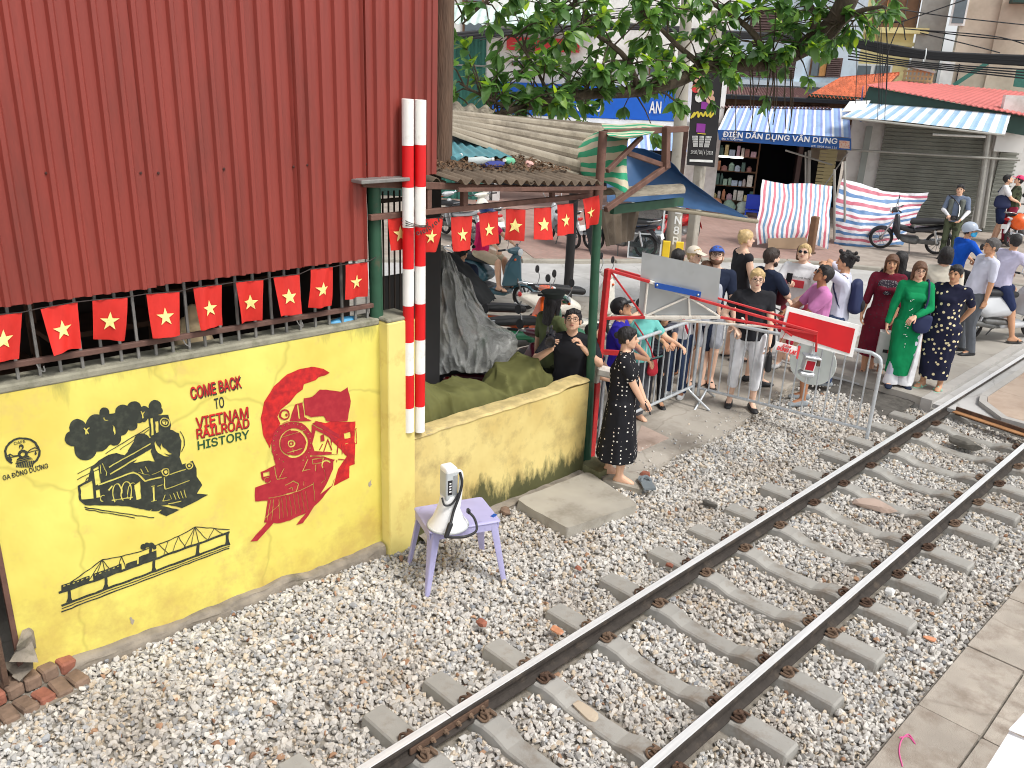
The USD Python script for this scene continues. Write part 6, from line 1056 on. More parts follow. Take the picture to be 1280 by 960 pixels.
q = [(945, 545), (980, 560), (975, 575)]
PM('brick_red', S(156, 98, 78), .9, var=.3, scale=12, bump=.5, bscale=40); PM('brick_dirty', S(136, 112, 94), .95, var=.35, scale=10, bump=.5, bscale=40)
def rock(name, px, py, z, s, m, lab, cat_='stone', seed=0, rz=0.):
    r = np.random.default_rng(seed); P = r.normal(size=(22, 3)); P /= np.linalg.norm(P, axis=1)[:, None]; P = np.sign(P)*np.abs(P)**.6*np.array(s); v, f = mf(hull(P)); p = G(px, py, z); obj(name, xf((v, f), rotm(0, 0, rz), p+[0, 0, s[2]*.4]), m, label=lab, cat=cat_)
rock('brick_piece', 602, 780, 0, (.045, .03, .025), 'brick_red', 'orange red brick fragment on the ballast below the lilac table', 'brick', 1); rock('dry_leaf', 696, 788, 0, (.06, .035, .008), 'goods_i', 'dry orange brown leaf on the ballast beside a sleeper end', 'leaf', 2); rock('brick_piece', 632, 641, 0, (.05, .045, .04), 'brick_dirty', 'brown red stone at the mossy foot of the low wall', 'stone', 3)
rock('brick_piece', 806, 594, .03, (.055, .035, .03), 'brick_red', 'half brick beside the grey slipper near the dotted dress', 'brick', 4, .5); rock('brick_piece', 723, 711, 0, (.03, .02, .02), 'brick_red', 'small orange chip between the concrete slab and the sleepers', 'brick', 5); rock('brick_piece', 837, 708, 0, (.035, .025, .02), 'brick_red', 'orange stone beside a sleeper end near the rail', 'brick', 6)
rock('dark_stone', 890, 631, .0, (.09, .035, .03), 'dirt_edge', 'dark grey stone lying by a sleeper end left of the rail', 'stone', 7, .4); rock('dark_stone', 1206, 556, .02, (.19, .08, .05), PM('dark_rock', S(112, 108, 100), .95, var=.3, scale=10, bump=.5, bscale=40), 'dark block of stone lying between the two rails', 'stone', 8, -.2); rock('flat_stone', 1092, 632, -.02, (.22, .11, .03), 'concrete_pink', 'flat pinkish concrete piece lying between two sleepers', 'stone', 9, .2)
rock('dry_leaf', 1162, 798, -.02, (.05, .03, .01), 'goods_i', 'orange leaf on the ballast between the rail and the slab pavement', 'leaf', 10); rock('paper_cup', 1112, 741, .0, (.04, .03, .03), 'sign_white', 'crumpled white and red scrap of paper beside the right rail', 'litter', 11); rock('brick_piece', 842, 956, -.02, (.03, .025, .02), 'brick_red', 'red stone beside the right rail at the bottom edge', 'stone', 12); rock('flat_stone', 730, 890, -.05, (.11, .05, .02), 'stone_beige', 'flat beige stone between two sleeper ends near the rail joint', 'stone', 13)
# old brick footing at the left edge
bf = thing('brick_footing', 'old brick footing at the lower left corner of the yellow wall', 'footing', (0, 0, 0)); fa = G(-12, 905, 0); fb_ = G(56, 870, 0); d = (fb_-fa); Lf = np.linalg.norm(d); d /= Lf; n_ = np.cross([0, 0, 1.], d); RB = np.stack([d, n_, [0, 0, 1]], 1)
for k in range(7): 
    for j in range(2): obj('brick', xf(box((-.12+.105*k, -.02+.17*j-.02*k*0, .0+.06*(j)), (.095, .16+rng.uniform(-.03, .01), .09), rotm(rng.uniform(-.1, .1), rng.uniform(-.08, .08), rng.uniform(-.06, .06)), .012), RB, fa+[0, 0, .0]), 'brick_red' if rng.random() < .22 else 'brick_dirty', bf)
obj('mortar', xf(box((.18, .06, -.02), (.7, .34, .06)), RB, fa), 'plinth', bf)
dr = thing('rusty_door_edge', 'rusty dark brown metal door edge at the left border beside the yellow wall', 'door'); p0 = G(2, 832, .12); obj('door_leaf', bar((wx(1.0)-.03, .88, .12), (wx(1.0)-.03, .88, 1.2), .03, .24), 'rust', dr); obj('door_rim', bar((wx(1.0)-.0, .985, .12), (wx(1.0)-.0, .985, 1.2), .03, .03), 'brown_steel', dr)
obj('side_rubble', cat([mf(hull(np.random.default_rng(90+k).normal(size=(12, 3))*np.array([.06, .05, .04])+np.array([wx(.9)+.02-.06*(k % 3), .72+.05*k, .03]))) for k in range(6)]), 'plinth', kind='stuff', label='broken plaster and rubble at the left end of the yellow wall', cat='rubble')
# slippers beside the woman, pink scribble, white board at the lower right
PM('slipper_grey', S(112, 120, 124), .8)
sl = thing('slipper', 'grey rubber slipper left on the ground by the bare feet', 'slipper', G(808, 605, .06), .9); so = Polygon([(-.05, -.12), (.05, -.12), (.045, .0), (.055, .08), (.03, .13), (-.03, .13), (-.055, .08), (-.045, 0)]).buffer(.012).difference(Point(.01, .03).buffer(.008)); obj('sole', ext(so, .02), 'slipper_grey', sl); obj('strap', tube(bez([(-.05, .02, .02), (-.02, .06, .05), (.02, .06, .05), (.05, .02, .02)], 4), .012, 6), 'slipper_grey', sl)
PM('pink_chalk', S(214, 96, 150), .8); pc = [G(*q, .022) for q in ((1128, 958), (1124, 940), (1127, 925), (1136, 918), (1144, 930), (1136, 921), (1124, 922))]; obj('chalk_mark', tube(bez(pc, 5), .0045, 5), 'pink_chalk', label='pink chalk squiggle on the slab pavement at the lower right', cat='chalk mark')
PM('white_board', S(244, 244, 246), .6, var=.02); wb = thing('white_awning', 'white sheet corner at the lower right of the picture', 'awning'); zw = 1.55  # plain white sheet at the frame edge, its exact use unknown
c = [G(1228, 968, zw), G(1262, 914, zw), G(1300, 934, zw), G(1340, 1010, zw)]; obj('lower_sheet', thick(quads(np.array(c), [[0, 3, 2, 1]]), .004), 'white_board', wb)
c = [G(1249, 920, zw+.02), G(1261, 912, zw+.02), G(1300, 870, zw+.03), G(1330, 940, zw+.02)]; obj('upper_sheet', thick(quads(np.array([c[1], c[2], c[3]]), [[0, 1, 2, 2]])[0:1]+(np.array([[0, 2, 1]]),), .004), 'white_board', wb)
pp = G(1345, 985, zw); obj('support_post', bar((pp[0], pp[1], -.05), (pp[0], pp[1], zw), .05, .05), 'galvanised', wb)
# rusty guard plate at the end of the deck
gp_ = thing('guard_plate', 'rusty steel guard plate lying across the track before the crossing deck', 'plate'); A_, B_ = G(1195, 513, .05), G(1300, 548, .07); obj('plate', bar(A_, B_, .02, .1, (0, 0, 1)), 'rust', gp_); obj('lip', bar(A_+[0, -.05, .0], B_+[0, -.05, .0], .1, .012), PM('rust_orange', S(178, 128, 84), .8, var=.3, scale=9), gp_)
# ---------------------------------------------------------------- people
def skin(name, c): return PM(name, c, .5, var=.06, scale=14, spec=.4)
skin('skin_light', S(226, 180, 150)); skin('skin_fair', S(232, 192, 166)); skin('skin_tan', S(204, 154, 120)); skin('skin_brown', S(170, 118, 86))
PM('hair_black', S(34, 30, 30), .55, var=.45, scale=26, stretch=(5, 5, .7), bump=.8, bscale=26); PM('hair_dark', S(58, 44, 36), .55, var=.45, scale=26, stretch=(5, 5, .7), bump=.8, bscale=26); PM('hair_brown', S(112, 76, 52), .55, var=.45, scale=26, stretch=(5, 5, .7), bump=.8, bscale=26); PM('hair_blond', S(206, 176, 124), .5, var=.25, scale=30); PM('hair_grey', S(96, 92, 90), .55, var=.45, scale=26, stretch=(5, 5, .7), bump=.8, bscale=26)
PM('eye_dark', S(34, 26, 24), .3); PM('lip', S(178, 96, 88), .5); PM('lens_dark', S(24, 24, 28), .15); PM('wire_dark', S(40, 36, 36), .4)
def smooth_man(m, edge, it, amp=0., sc=16., seed=0):
    v, f = mf(m.refine_to_length(edge)); t = trimesh.Trimesh(v, f, process=True)
    if it: trimesh.smoothing.filter_taubin(t, lamb=.5, nu=.52, iterations=it)
    v = np.array(t.vertices)
    if amp: v = v+np.array(t.vertex_normals)*(amp*2*(meshkit.fbm(v*np.array([sc, sc, sc*.45])+seed, 3, seed)[:, None]-.5))
    return v, np.array(t.faces)
def ik(Sh, T, a, b, hint):
    d = T-Sh; L = np.linalg.norm(d); d = d/L; L = min(L, .998*(a+b)); T = Sh+d*L; c = (a*a+L*L-b*b)/(2*a*L); c = max(-1, min(1, c)); n = np.asarray(hint, float); n = n-d*(n@d); n = n/np.linalg.norm(n); return Sh+d*a*c+n*a*math.sqrt(1-c*c), T
def hand(W, d, n, side, curl, s):
    "palm, four bent fingers of different lengths and a thumb from the palm's side; d along the hand, n out of the palm"
    d = d/np.linalg.norm(d); n = n-d*(n@d); n /= np.linalg.norm(n); x = np.cross(d, n)*side; F_ = np.stack([x, d, n], 1)
    A = lambda a, b, c: W+F_@(np.array([a, b, c])*s); K = lambda p, q, r0, r1: hull(np.vstack([ep(p, r0*s, k=0), ep(q, r1*s, k=0)]))
    out = [hull(np.vstack([ep(A(0, -.01, 0), .021*s), ep(A(-.028, .075, 0), .0125*s), ep(A(.028, .08, 0), .0125*s), ep(A(.026, .03, 0), .014*s), ep(A(-.024, .025, 0), .014*s)]))]
    for k, (xx, L) in enumerate(((-.029, .056), (-.010, .072), (.0095, .076), (.028, .068))):
        a = curl*(.8+.1*k); p = A(xx, .082, 0); q = A(xx*1.05, .082+L*.52*math.cos(a), L*.52*math.sin(a)); e = A(xx*1.05, .082+L*.52*math.cos(a)+L*.48*math.cos(a*1.9), L*.52*math.sin(a)+L*.48*math.sin(a*1.9)); out += [K(p, q, .0095, .0085), K(q, e, .0085, .007)]
    p, q, e = A(.028, .022, .004), A(.052, .048, .012), A(.056, .075, .02+.02*curl); return out+[K(p, q, .0125, .0105), K(q, e, .0105, .008)]
def head_parts(H, c, R, fem):
    h = H; Q = lambda x, y, z: c+R@(np.array([x, y, z])*h); E = lambda p, r, k=1: ep(Q(*p), np.array(r)*h, R, k)
    jw = .024 if fem else .028
    sk = [hull(np.vstack([E((0, -.004, .014), (.0445, .055, .052), 2), E((0, .012, -.012), (.039, .042, .04))])), hull(np.vstack([E((0, .012, -.012), (.037, .04, .034)), E((0, .034, -.052), (jw*.7, .012, .012)), E((jw, .012, -.034), (.012, .018, .014)), E((-jw, .012, -.034), (.012, .018, .014))])),
          hull(np.vstack([E((0, .05, .006), (.005, .005, .006), 0), E((0, .062, -.016), (.0075, .007, .006), 0), E((.009, .052, -.019), (.004, .005, .004), 0), E((-.009, .052, -.019), (.004, .005, .004), 0)])), hull(np.vstack([E((0, .046, -.034), (.014, .006, .006), 0)]))]
    for s in (-1, 1): sk.append(hull(E((s*.046, -.002, -.008), (.006, .012, .018))))
    return sk, Q, E
def person(lab, head=None, H=1.65, z=.05, face=0., loc=None, skinm='skin_tan', hair='hair_black', style='short', top=None, bottom=None, fem=False, b=1., arms=None, feet=None, lean=0., yaw=0., pitch=0., shoes=None, hat=None, glasses=None, pelvis=None, rz=None, belly=0., hem=None, curl=.5, group=None, extra=None, barefoot=False, seed=0, headlean=0.):
    """top: (kind, material[, sleeve]) kind tee / tank / shirt / dress; bottom: (kind, material) trousers / shorts / capri / skirt; arms: {'R': (wrist xyz in heights, elbow hint)}"""
    fix = loc is None
    if fix: loc = G(*head, z+H)
    loc = np.array([loc[0], loc[1], z])
    if rz is None:
        d0 = (CAM-loc)[:2]; d0 /= np.linalg.norm(d0); a = math.radians(face); rt2 = np.array([-d0[1], d0[0]]); f2 = math.cos(a)*d0+math.sin(a)*rt2; rz = math.atan2(-f2[0], f2[1])
    ln = math.radians(lean); U3 = np.array([0, math.sin(ln), math.cos(ln)])
    Rl = rotm(-ln, 0, 0); pel = np.array(pelvis if pelvis is not None else (0, -.3*math.sin(ln)*.5, .53))*H
    wai, che, nb = pel+U3*.1*H, pel+U3*.205*H, pel+U3*.3*H; sw = (.096 if fem else .108)*b**.5; shl = {s: pel+U3*.278*H+np.array([s*sw*H, 0, 0]) for s in (-1, 1)}
    hR = rotm(-math.radians(pitch), 0, 0); hR = rotm(0, 0, math.radians(-yaw))@hR; hc = nb+(U3*.6+np.array([0, .12, .75]))/np.linalg.norm(U3*.6+np.array([0, .12, .75]))*.095*H+np.array([0, headlean*H, .006*H])
    if fix:
        tp = hc+hR@np.array([0, -.01, .07])*H; RZ = rotm(0, 0, rz); w_ = G(*head, z+tp[2])-RZ@tp; loc = np.array([w_[0], w_[1], z])
    t = thing('person', lab, 'person', loc, rz, group)
    r_pel, r_wai, r_che = np.array([.092*b, .07*b, .055])*H, np.array([(.074 if fem else .08)*b, .06*b+belly, .05])*H, np.array([.09*b, .066*b, .06])*H
    bl = np.array([0, belly*.7*H, 0]); parts = []; E = lambda c, r: ep(c, r, Rl)
    T_pel, T_wai, T_che = E(pel, r_pel), E(wai+bl, r_wai), E(che, r_che); tsh = {s: ep(shl[s], .034*H) for s in (-1, 1)}
    parts += [hull(np.vstack([T_pel, T_wai])), hull(np.vstack([T_wai, T_che])), hull(np.vstack([T_che, tsh[-1], tsh[1]])), hull(np.vstack([tsh[-1], tsh[1], ep(nb, .034*H)])), hull(np.vstack([ep(nb-U3*.01*H, .034*H), ep(hc+hR@np.array([0, -.008, -.03])*H, .031*H)]))]
    if fem: parts.append(hull(np.vstack([ep(che+Rl@np.array([s*.04, .05, -.005])*H, .034*H) for s in (-1, 1)])))
    arms = arms or {}; J = {}; hands = []
    for k, s in (('L', -1), ('R', 1)):
        tgt, hint = arms.get(k, ((s*(sw+.05), .02, .445), (s*.5, -1, -.2))); T = np.array([tgt[0]*H, tgt[1]*H, tgt[2]*H]); el, wr = ik(shl[s], T, .168*H, .148*H, hint); J[k] = (shl[s], el, wr)
        parts += [hull(np.vstack([ep(shl[s], .031*H*b**.3), ep(el, .0235*H*b**.3)])), hull(np.vstack([ep(el, .0235*H*b**.3), ep(el+(wr-el)*.35, .0225*H), ep(wr, .0145*H)]))]
        fa = wr-el; pn = arms.get(k+'n', None); pn = np.array(pn, float) if pn is not None else (np.array([-s*1., .15, 0]) if abs(fa[2]) > np.linalg.norm(fa)*.6 else np.array([-s*.3, 0, -1.])); hd = arms.get(k+'d', None); hd = np.array(hd, float) if hd is not None else fa/np.linalg.norm(fa)+pn/np.linalg.norm(pn)*.15; hands += hand(wr, hd, pn, -s, arms.get(k+'c', curl), H/1.75)
    feet = feet or {}; shoemesh = {}; LJ = {}
    for k, s in (('L', -1), ('R', 1)):
        fx = feet.get(k, (s*.062, s*.012, .0)); F3 = np.array([fx[0], fx[1], fx[2]+.042])*H; hip = pel+np.array([s*.052*b, 0, -.012])*H; kn, an = ik(hip, F3, .245*H, .237*H, feet.get('hint', (s*.12, 1, 0))); LJ[k] = (hip, kn, an)
        parts += [hull(np.vstack([ep(hip, (.056*b*H, .06*b*H, .05*H)), ep(kn, .034*H*b**.4)])), hull(np.vstack([ep(kn, .034*H*b**.4), ep(kn+(an-kn)*.32+np.array([0, -.008*H, 0]), .032*H*b**.4), ep(an, .0205*H)]))]
        ty = math.radians(feet.get(k+'a', -s*-10)); fd = np.array([math.sin(ty), math.cos(ty), 0]); an0 = an-np.array([0, 0, .028])*H
        ftp = [ep(an0-fd*.02*H, (.019*H, .02*H, .016*H)), ep(an0+fd*.055*H-[0, 0, .004*H], (.026*H, .02*H, .012*H)), ep(an0+fd*.088*H-[0, 0, .006*H], (.022*H, .014*H, .009*H)), ep(an, .019*H)]; parts.append(hull(np.vstack(ftp)))
        shoemesh[k] = (an0, fd, ftp)
    body = m3.Manifold.batch_boolean(parts, m3.OpType.Add); bv, bf = smooth_man(body, .03, 5)
    hp, Q, EH = head_parts(H, hc, hR, fem); hv, hf = smooth_man(m3.Manifold.batch_boolean(hp, m3.OpType.Add), .012, 3)
    whole = m3.Manifold.batch_boolean([man(bv, bf), man(hv, hf)]+hands, m3.OpType.Add); obj('body', mf(whole), skinm, t, smooth=65)
    # ---- face
    for s in (-1, 1):
        obj('eye', ell(Q(s*.018, .0475, .004), np.array([.0075, .004, .0042])*H, 1, hR), 'eye_dark', t); obj('brow', mf(hull(np.vstack([EH((s*.009, .0505, .015), (.003, .003, .002), 0), EH((s*.027, .046, .0165), (.003, .003, .0018), 0)]))), 'hair_dark' if hair != 'hair_blond' else 'hair_brown', t)
    if style != 'mask': obj('mouth', ell(Q(0, .0505, -.034), np.array([.0125, .0035, .0035])*H, 1, hR), 'lip', t)
    # ---- hair
    hs = []
    if style not in ('none',):
        cap_ = hull(EH((0, -.009, .018), (.0505, .0605, .0565), 2)); nrm = hR@np.array([0, -.78, .626]); off = nrm@Q(0, .047, .034 if style != 'fringe' else .026); cap_ = cap_.trim_by_plane(list(map(float, nrm)), float(off)); hs.append(cap_)
        for s in (-1, 1): hs.append(hull(np.vstack([EH((s*.042, -.002, .022), (.009, .02, .02)), EH((s*.043, -.014, -.012), (.006, .012, .012))])))
        hs.append(hull(np.vstack([EH((0, -.04, .0), (.036, .02, .03)), EH((0, -.042, -.032), (.028, .012, .01))])))
        if style in ('short', 'bob', 'pony', 'bun', 'long'):
            rr = np.random.default_rng(seed+11)
            for k in range(9): xx = -.036+.009*k; hs.append(hull(np.vstack([EH((xx, .038-xx*xx*14, .046+rr.uniform(-.004, .006)), (.009, .012, .012), 0), EH((xx+rr.uniform(-.008, .008), .047-xx*xx*18, .034+rr.uniform(-.012, .008)), (.005, .005, .006), 0)])))
        if style == 'fringe': hs.append(hull(np.vstack([EH((s*.03, .042, .028), (.012, .009, .01)) for s in (-1, 1)]+[EH((0, .046, .036), (.02, .008, .012))])))
        if style in ('long', 'fringe'):
            L = .2 if style == 'long' else .12; hs.append(hull(np.vstack([EH((s*.034, -.03, .0), (.016, .024, .03)) for s in (-1, 1)]+[EH((s*.03, -.045, -L*.7), (.018, .016, .02)) for s in (-1, 1)]+[EH((0, -.045, -L), (.02, .012, .02))])))
            for s in (-1, 1): hs.append(hull(np.vstack([EH((s*.045, .006, .012), (.008, .018, .02)), EH((s*.046, -.006, -.07), (.009, .016, .02))])))
        if style == 'bob':
            hs.append(hull(np.vstack([EH((s*.037, -.026, .0), (.017, .026, .03)) for s in (-1, 1)]+[EH((s*.036, -.03, -.05), (.016, .022, .014)) for s in (-1, 1)]))); [hs.append(hull(np.vstack([EH((s*.045, .008, .012), (.008, .016, .02)), EH((s*.045, .004, -.046), (.008, .014, .012))]))) for s in (-1, 1)]
        if style == 'bun': hs.append(hull(EH((0, -.066, .012), (.024, .022, .022))))
        if style == 'topknot': hs += [hull(EH((0, -.05, .052), (.018, .016, .018)))]
        if style == 'pony': hs += [hull(np.vstack([EH((0, -.06, .01), (.016, .016, .016)), EH((0, -.075, -.09), (.012, .012, .02))]))]
        if style == 'curly': hs += [hull(EH((q[0], q[1], q[2]), (.015, .015, .015))) for q in np.random.default_rng(3+seed).normal(size=(60, 3))*np.array([.026, .03, .02])+np.array([0, -.018, .046])]
        hv, hf = smooth_man(m3.Manifold.batch_boolean(hs, m3.OpType.Add),   .013, 1, .006 if style != 'curly' else .008, 40., seed); obj('hair', (hv, hf), hair, t, smooth=70)
    # ---- clothes
    g = .009*H
    if top:
        kind, m = top[0], top[1]; slv = top[2] if len(top) > 2 else .62; C = []
        P2, W2_, C2 = E(pel+U3*.0*H, r_pel+g), E(wai+bl, r_wai+g*1.1), E(che, r_che+g); s2 = {s: ep(shl[s]-np.array([s*.004*H, 0, .003*H]), (.036*H+g*.5)) for s in (-1, 1)}
        hemz = top[3] if len(top) > 3 else -.02; hemc = pel+U3*hemz*H
        bottomring = np.array([hemc+Rl@np.array([(r_pel[0]+g*1.6)*math.cos(q), (r_pel[1]+g*1.6)*math.sin(q), 0]) for q in np.linspace(0, 2*PI, 20)[:-1]])
        if kind == 'dress':
            hz, hx, hy = hem; cz = hz*H; ring = np.array([[pel[0]+hx*H*math.cos(q)*(1+.05*math.sin(q*7+seed)), pel[1]*.6+hy*H*math.sin(q)*(1+.05*math.sin(q*7+seed)), cz] for q in np.linspace(0, 2*PI, 40)[:-1]]); hp_ = [ep(LJ[q][0], (.058*b*H+g*1.3, .06*b*H+g*1.3, .05*H)) for q in 'LR']+[ep(LJ[q][1], .04*H*b**.4) for q in 'LR']; C += [hull(np.vstack([E(pel-U3*.01*H, r_pel+g), ring]+hp_)), hull(np.vstack([P2, W2_]))]
        else: C += [hull(np.vstack([bottomring, E(pel+U3*max(.03, hemz+.03)*H, r_pel*np.array([.98, .98, .3])+g*1.2), W2_]))]
        C += [hull(np.vstack([W2_, C2])), hull(np.vstack([C2, s2[-1], s2[1]]))]
        if kind != 'tank': C.append(hull(np.vstack([s2[-1], s2[1], ep(nb-U3*.006*H, .034*H+g*.8)])))
        if fem: C.append(hull(np.vstack([ep(che+Rl@np.array([s*.04, .052, -.005])*H, .034*H+g*.6) for s in (-1, 1)])))
        if kind != 'tank':
            for k, s in (('L', -1), ('R', 1)):
                a, e, w = J[k]; fr = min(slv, 1.); p = a+(e-a)*fr; wid = .0315 if slv > .7 else .036; C.append(hull(np.vstack([ep(a, .034*H+g), ep(p, wid*H*b**.3)])))
                if slv > 1: C.append(hull(np.vstack([ep(e, .0315*H), ep(e+(w-e)*(slv-1), .024*H if slv > 1.5 else .03*H)])))
        CM = m3.Manifold.batch_boolean(C, m3.OpType.Add); cv, cf = smooth_man(CM, .025, 3, .0115, 12., seed+2); obj({'dress': 'dress', 'tank': 'tank_top'}.get(kind, 'shirt'), (cv, cf), m, t, smooth=70)
        if kind == 'shirt':
            for s in (-1, 1): obj('collar', mf(hull(np.vstack([ep(nb+Rl@np.array([s*.008, .036, -.008])*H, .007*H), ep(nb+Rl@np.array([s*.034, .012, .01])*H, .007*H), ep(nb+Rl@np.array([s*.034, .03, -.018])*H, .006*H), ep(nb+Rl@np.array([s*.026, -.03, .014])*H, .007*H)]))), m, t)
    if bottom:
        kind, m = bottom; C = [E(pel, r_pel*np.array([1, 1, .9])+g*.7)]; C = [hull(np.vstack([C[0], E(pel+U3*.04*H, r_pel*np.array([.96, .96, .4])+g*.6)]))]
        for k, s in (('L', -1), ('R', 1)):
            hip, kn, an = LJ[k]; C.append(hull(np.vstack([ep(hip, (.058*b*H+g*.7, .062*b*H+g*.7, .05*H)), ep(kn if kind != 'shorts' else hip+(kn-hip)*.8, (.040 if kind != 'shorts' else .052)*H*b**.4)])))
            if kind == 'trousers': C += [hull(np.vstack([ep(kn, .040*H*b**.4), ep(an+np.array([0, 0, -.008*H]), (.034*H, .038*H, .014*H))]))]
            if kind == 'capri': C += [hull(np.vstack([ep(kn, .040*H*b**.4), ep(kn+(an-kn)*.55, (.037*H, .038*H, .012*H))]))]
        cv, cf = smooth_man(m3.Manifold.batch_boolean(C, m3.OpType.Add), .024, 3, .0115, 11., seed+5); obj({'shorts': 'shorts'}.get(kind, 'trousers'), (cv, cf), m, t, smooth=70)
    if shoes:
        for k in ('L', 'R'):
            an0, fd, ftp = shoemesh[k]
            if shoes[0] == 'sandal': obj('sandal', mf(hull(np.vstack([ep(an0+fd*d*H-[0, 0, .017*H], (w_*H, .022*H, .006*H)) for d, w_ in ((-.028, .026), (.05, .035), (.1, .029))]))), shoes[1], t); obj('sandal_strap', mf(hull(np.vstack([ep(an0+fd*.048*H+np.array([fd[1]*s, -fd[0]*s, 0])*.03*H-[0, 0, .008*H], .008*H, k=0) for s in (-1, 1)]+[ep(an0+fd*.055*H+[0, 0, .016*H], .01*H, k=0)]))), shoes[1], t)
            else: obj('shoe', smooth_man(hull(np.vstack([ep(an0-fd*.024*H-[0, 0, .002*H], (.024*H, .024*H, .022*H)), ep(an0+fd*.055*H-[0, 0, .006*H], (.031*H, .024*H, .018*H)), ep(an0+fd*.094*H-[0, 0, .01*H], (.026*H, .018*H, .013*H)), ep(an0+[0, 0, .018*H], .022*H)])), .02, 1), shoes[1], t, smooth=60)
    if hat:
        kind, m = hat[:2]
        if kind == 'cap':
            dome_ = hull(EH((0, -.006, .026), (.052, .062, .052), 2)).trim_by_plane(list(map(float, hR@np.array([0, -.12, .99]))), float((hR@np.array([0, -.12, .99]))@Q(0, .0, .026))); bill = hull(np.vstack([EH((s*.034, .045, .026), (.008, .006, .004)) for s in (-1, 1)]+[EH((s*.022, .094, .016), (.012, .006, .003)) for s in (-1, 1)])); obj('cap', mf(dome_+bill), m, t, smooth=50)
        if kind == 'peaked':
            dk = hull(np.vstack([EH((0, -.004, .03), (.052, .06, .01), 2), EH((0, -.01, .066), (.076, .084, .012), 2)])); obj('peaked_cap', mf(dk), m, t, smooth=40); obj('cap_band', mf(hull(np.vstack([EH((0, -.003, .022), (.053, .061, .004), 2), EH((0, -.003, .036), (.053, .061, .004), 2)]))), hat[2], t, smooth=40); obj('cap_visor', mf(hull(np.vstack([EH((s*.036, .042, .024), (.008, .006, .004)) for s in (-1, 1)]+[EH((s*.022, .08, .008), (.012, .006, .003)) for s in (-1, 1)]))), hat[2], t, smooth=40)
        if kind == 'helmet':
            obj('helmet', mf(hull(EH((0, -.008, .026), (.064, .074, .064), 2)).trim_by_plane(list(map(float, hR@np.array([0, -.3, .95]))), float((hR@np.array([0, -.3, .95]))@Q(0, 0, .004)))+hull(np.vstack([EH((s*.036, .056, .022), (.01, .008, .005)) for s in (-1, 1)]+[EH((s*.022, .092, .012), (.012, .006, .004)) for s in (-1, 1)]))), m, t, smooth=50)
    if glasses:
        if glasses == 'sun':
            for s in (-1, 1): obj('lens', ell(Q(s*.019, .054, .003), np.array([.0155, .0045, .0115])*H, 1, hR), 'lens_dark', t)
        else:
            for s in (-1, 1): obj('glasses_rim', torus(Q(s*.02, .056, .002), .0135*H, .0011*H, hR[:, 1], 14, 4), 'wire_dark', t)
        for s in (-1, 1): obj('temple', tube([Q(s*.035, .05, .005), Q(s*.046, .0, .004)], .0016*H, 5), 'wire_dark', t)
        obj('bridge', tube([Q(-.006, .06, .004), Q(.006, .06, .004)], .0016*H, 5), 'wire_dark', t)
    info = dict(t=t, loc=loc, rz=rz, J=J, Q=Q, hR=hR, H=H, che=che, pel=pel, nb=nb, Rl=Rl, LJ=LJ, shl=shl, R=rotm(0, 0, rz))
    info['W'] = lambda p: loc+info['R']@np.asarray(p, float)
    return info
def held(name, mesh, mat, info, lab, cat_, smooth=False):
    "a thing of its own, given in the person's frame"
    v, f = mesh.vf() if isinstance(mesh, MB) else mesh; return obj(name, (v@info['R'].T+info['loc'], f), mat, smooth=smooth, label=lab, cat=cat_)
fabric('cl_dots', S(30, 30, 34), dots(S(226, 222, 214), 23., .2, .3)); fabric('cl_black', S(40, 40, 44)); fabric('cl_navy', S(38, 46, 66)); fabric('cl_green_shirt', S(92, 100, 66)); fabric('cl_dark_green', S(54, 58, 44)); fabric('cl_blue', S(52, 44, 168)); fabric('cl_teal', S(112, 188, 180)); fabric('cl_grey', S(96, 98, 104)); fabric('cl_white', S(232, 232, 234)); fabric('cl_pale', S(214, 216, 232)); fabric('cl_pink', S(214, 146, 196)); fabric('cl_cream', S(226, 218, 200)); fabric('cl_greytr', S(98, 102, 108)); fabric('cl_jeans', S(60, 74, 104)); fabric('cl_royal', S(20, 84, 190)); fabric('cl_hotpink', S(216, 34, 100)); fabric('cl_khaki', S(196, 182, 156)); fabric('cl_red', S(196, 44, 66)); fabric('cl_maroon', S(112, 30, 48), dots(S(70, 60, 66), 26., .2, 1.)); fabric('cl_green', S(14, 138, 84)); fabric('cl_floral', S(34, 36, 58), dots(S(226, 212, 170), 15., .27, .9)); fabric('cl_camo', S(84, 92, 70), dots(S(54, 58, 46), 9., .4, 1.)); fabric('cl_vest', S(106, 110, 104)); fabric('cl_lilac', S(208, 204, 228)); fabric('cl_steel', S(112, 124, 146)); fabric('cl_shorts_navy', S(40, 50, 84)); fabric('cl_pinktee', S(206, 130, 182)); fabric('cl_redtr', S(176, 60, 84)); fabric('cl_ltgrey', S(178, 182, 190)); fabric('cl_paisley', S(60, 52, 62), dots(S(170, 160, 160), 60., .3, 1.))
PM('shoe_black', S(30, 30, 32), .5); PM('shoe_white', S(226, 226, 224), .6); PM('shoe_grey', S(140, 146, 150), .7); PM('sandal_dark', S(60, 54, 52), .7); PM('sandal_mint', S(150, 206, 180), .6); PM('cap_blue', S(54, 92, 176), .7); PM('cap_pink', S(230, 50, 110), .7); PM('cap_cream', S(226, 214, 196), .7); PM('helmet_grey', S(176, 186, 200), .3); PM('mask_blue', S(60, 170, 214), .8); PM('bag_red', S(176, 26, 44), .6); PM('bag_navy', S(30, 40, 80), .7); PM('bag_white', S(226, 226, 222), .5); PM('phone_black', S(24, 24, 28), .2)
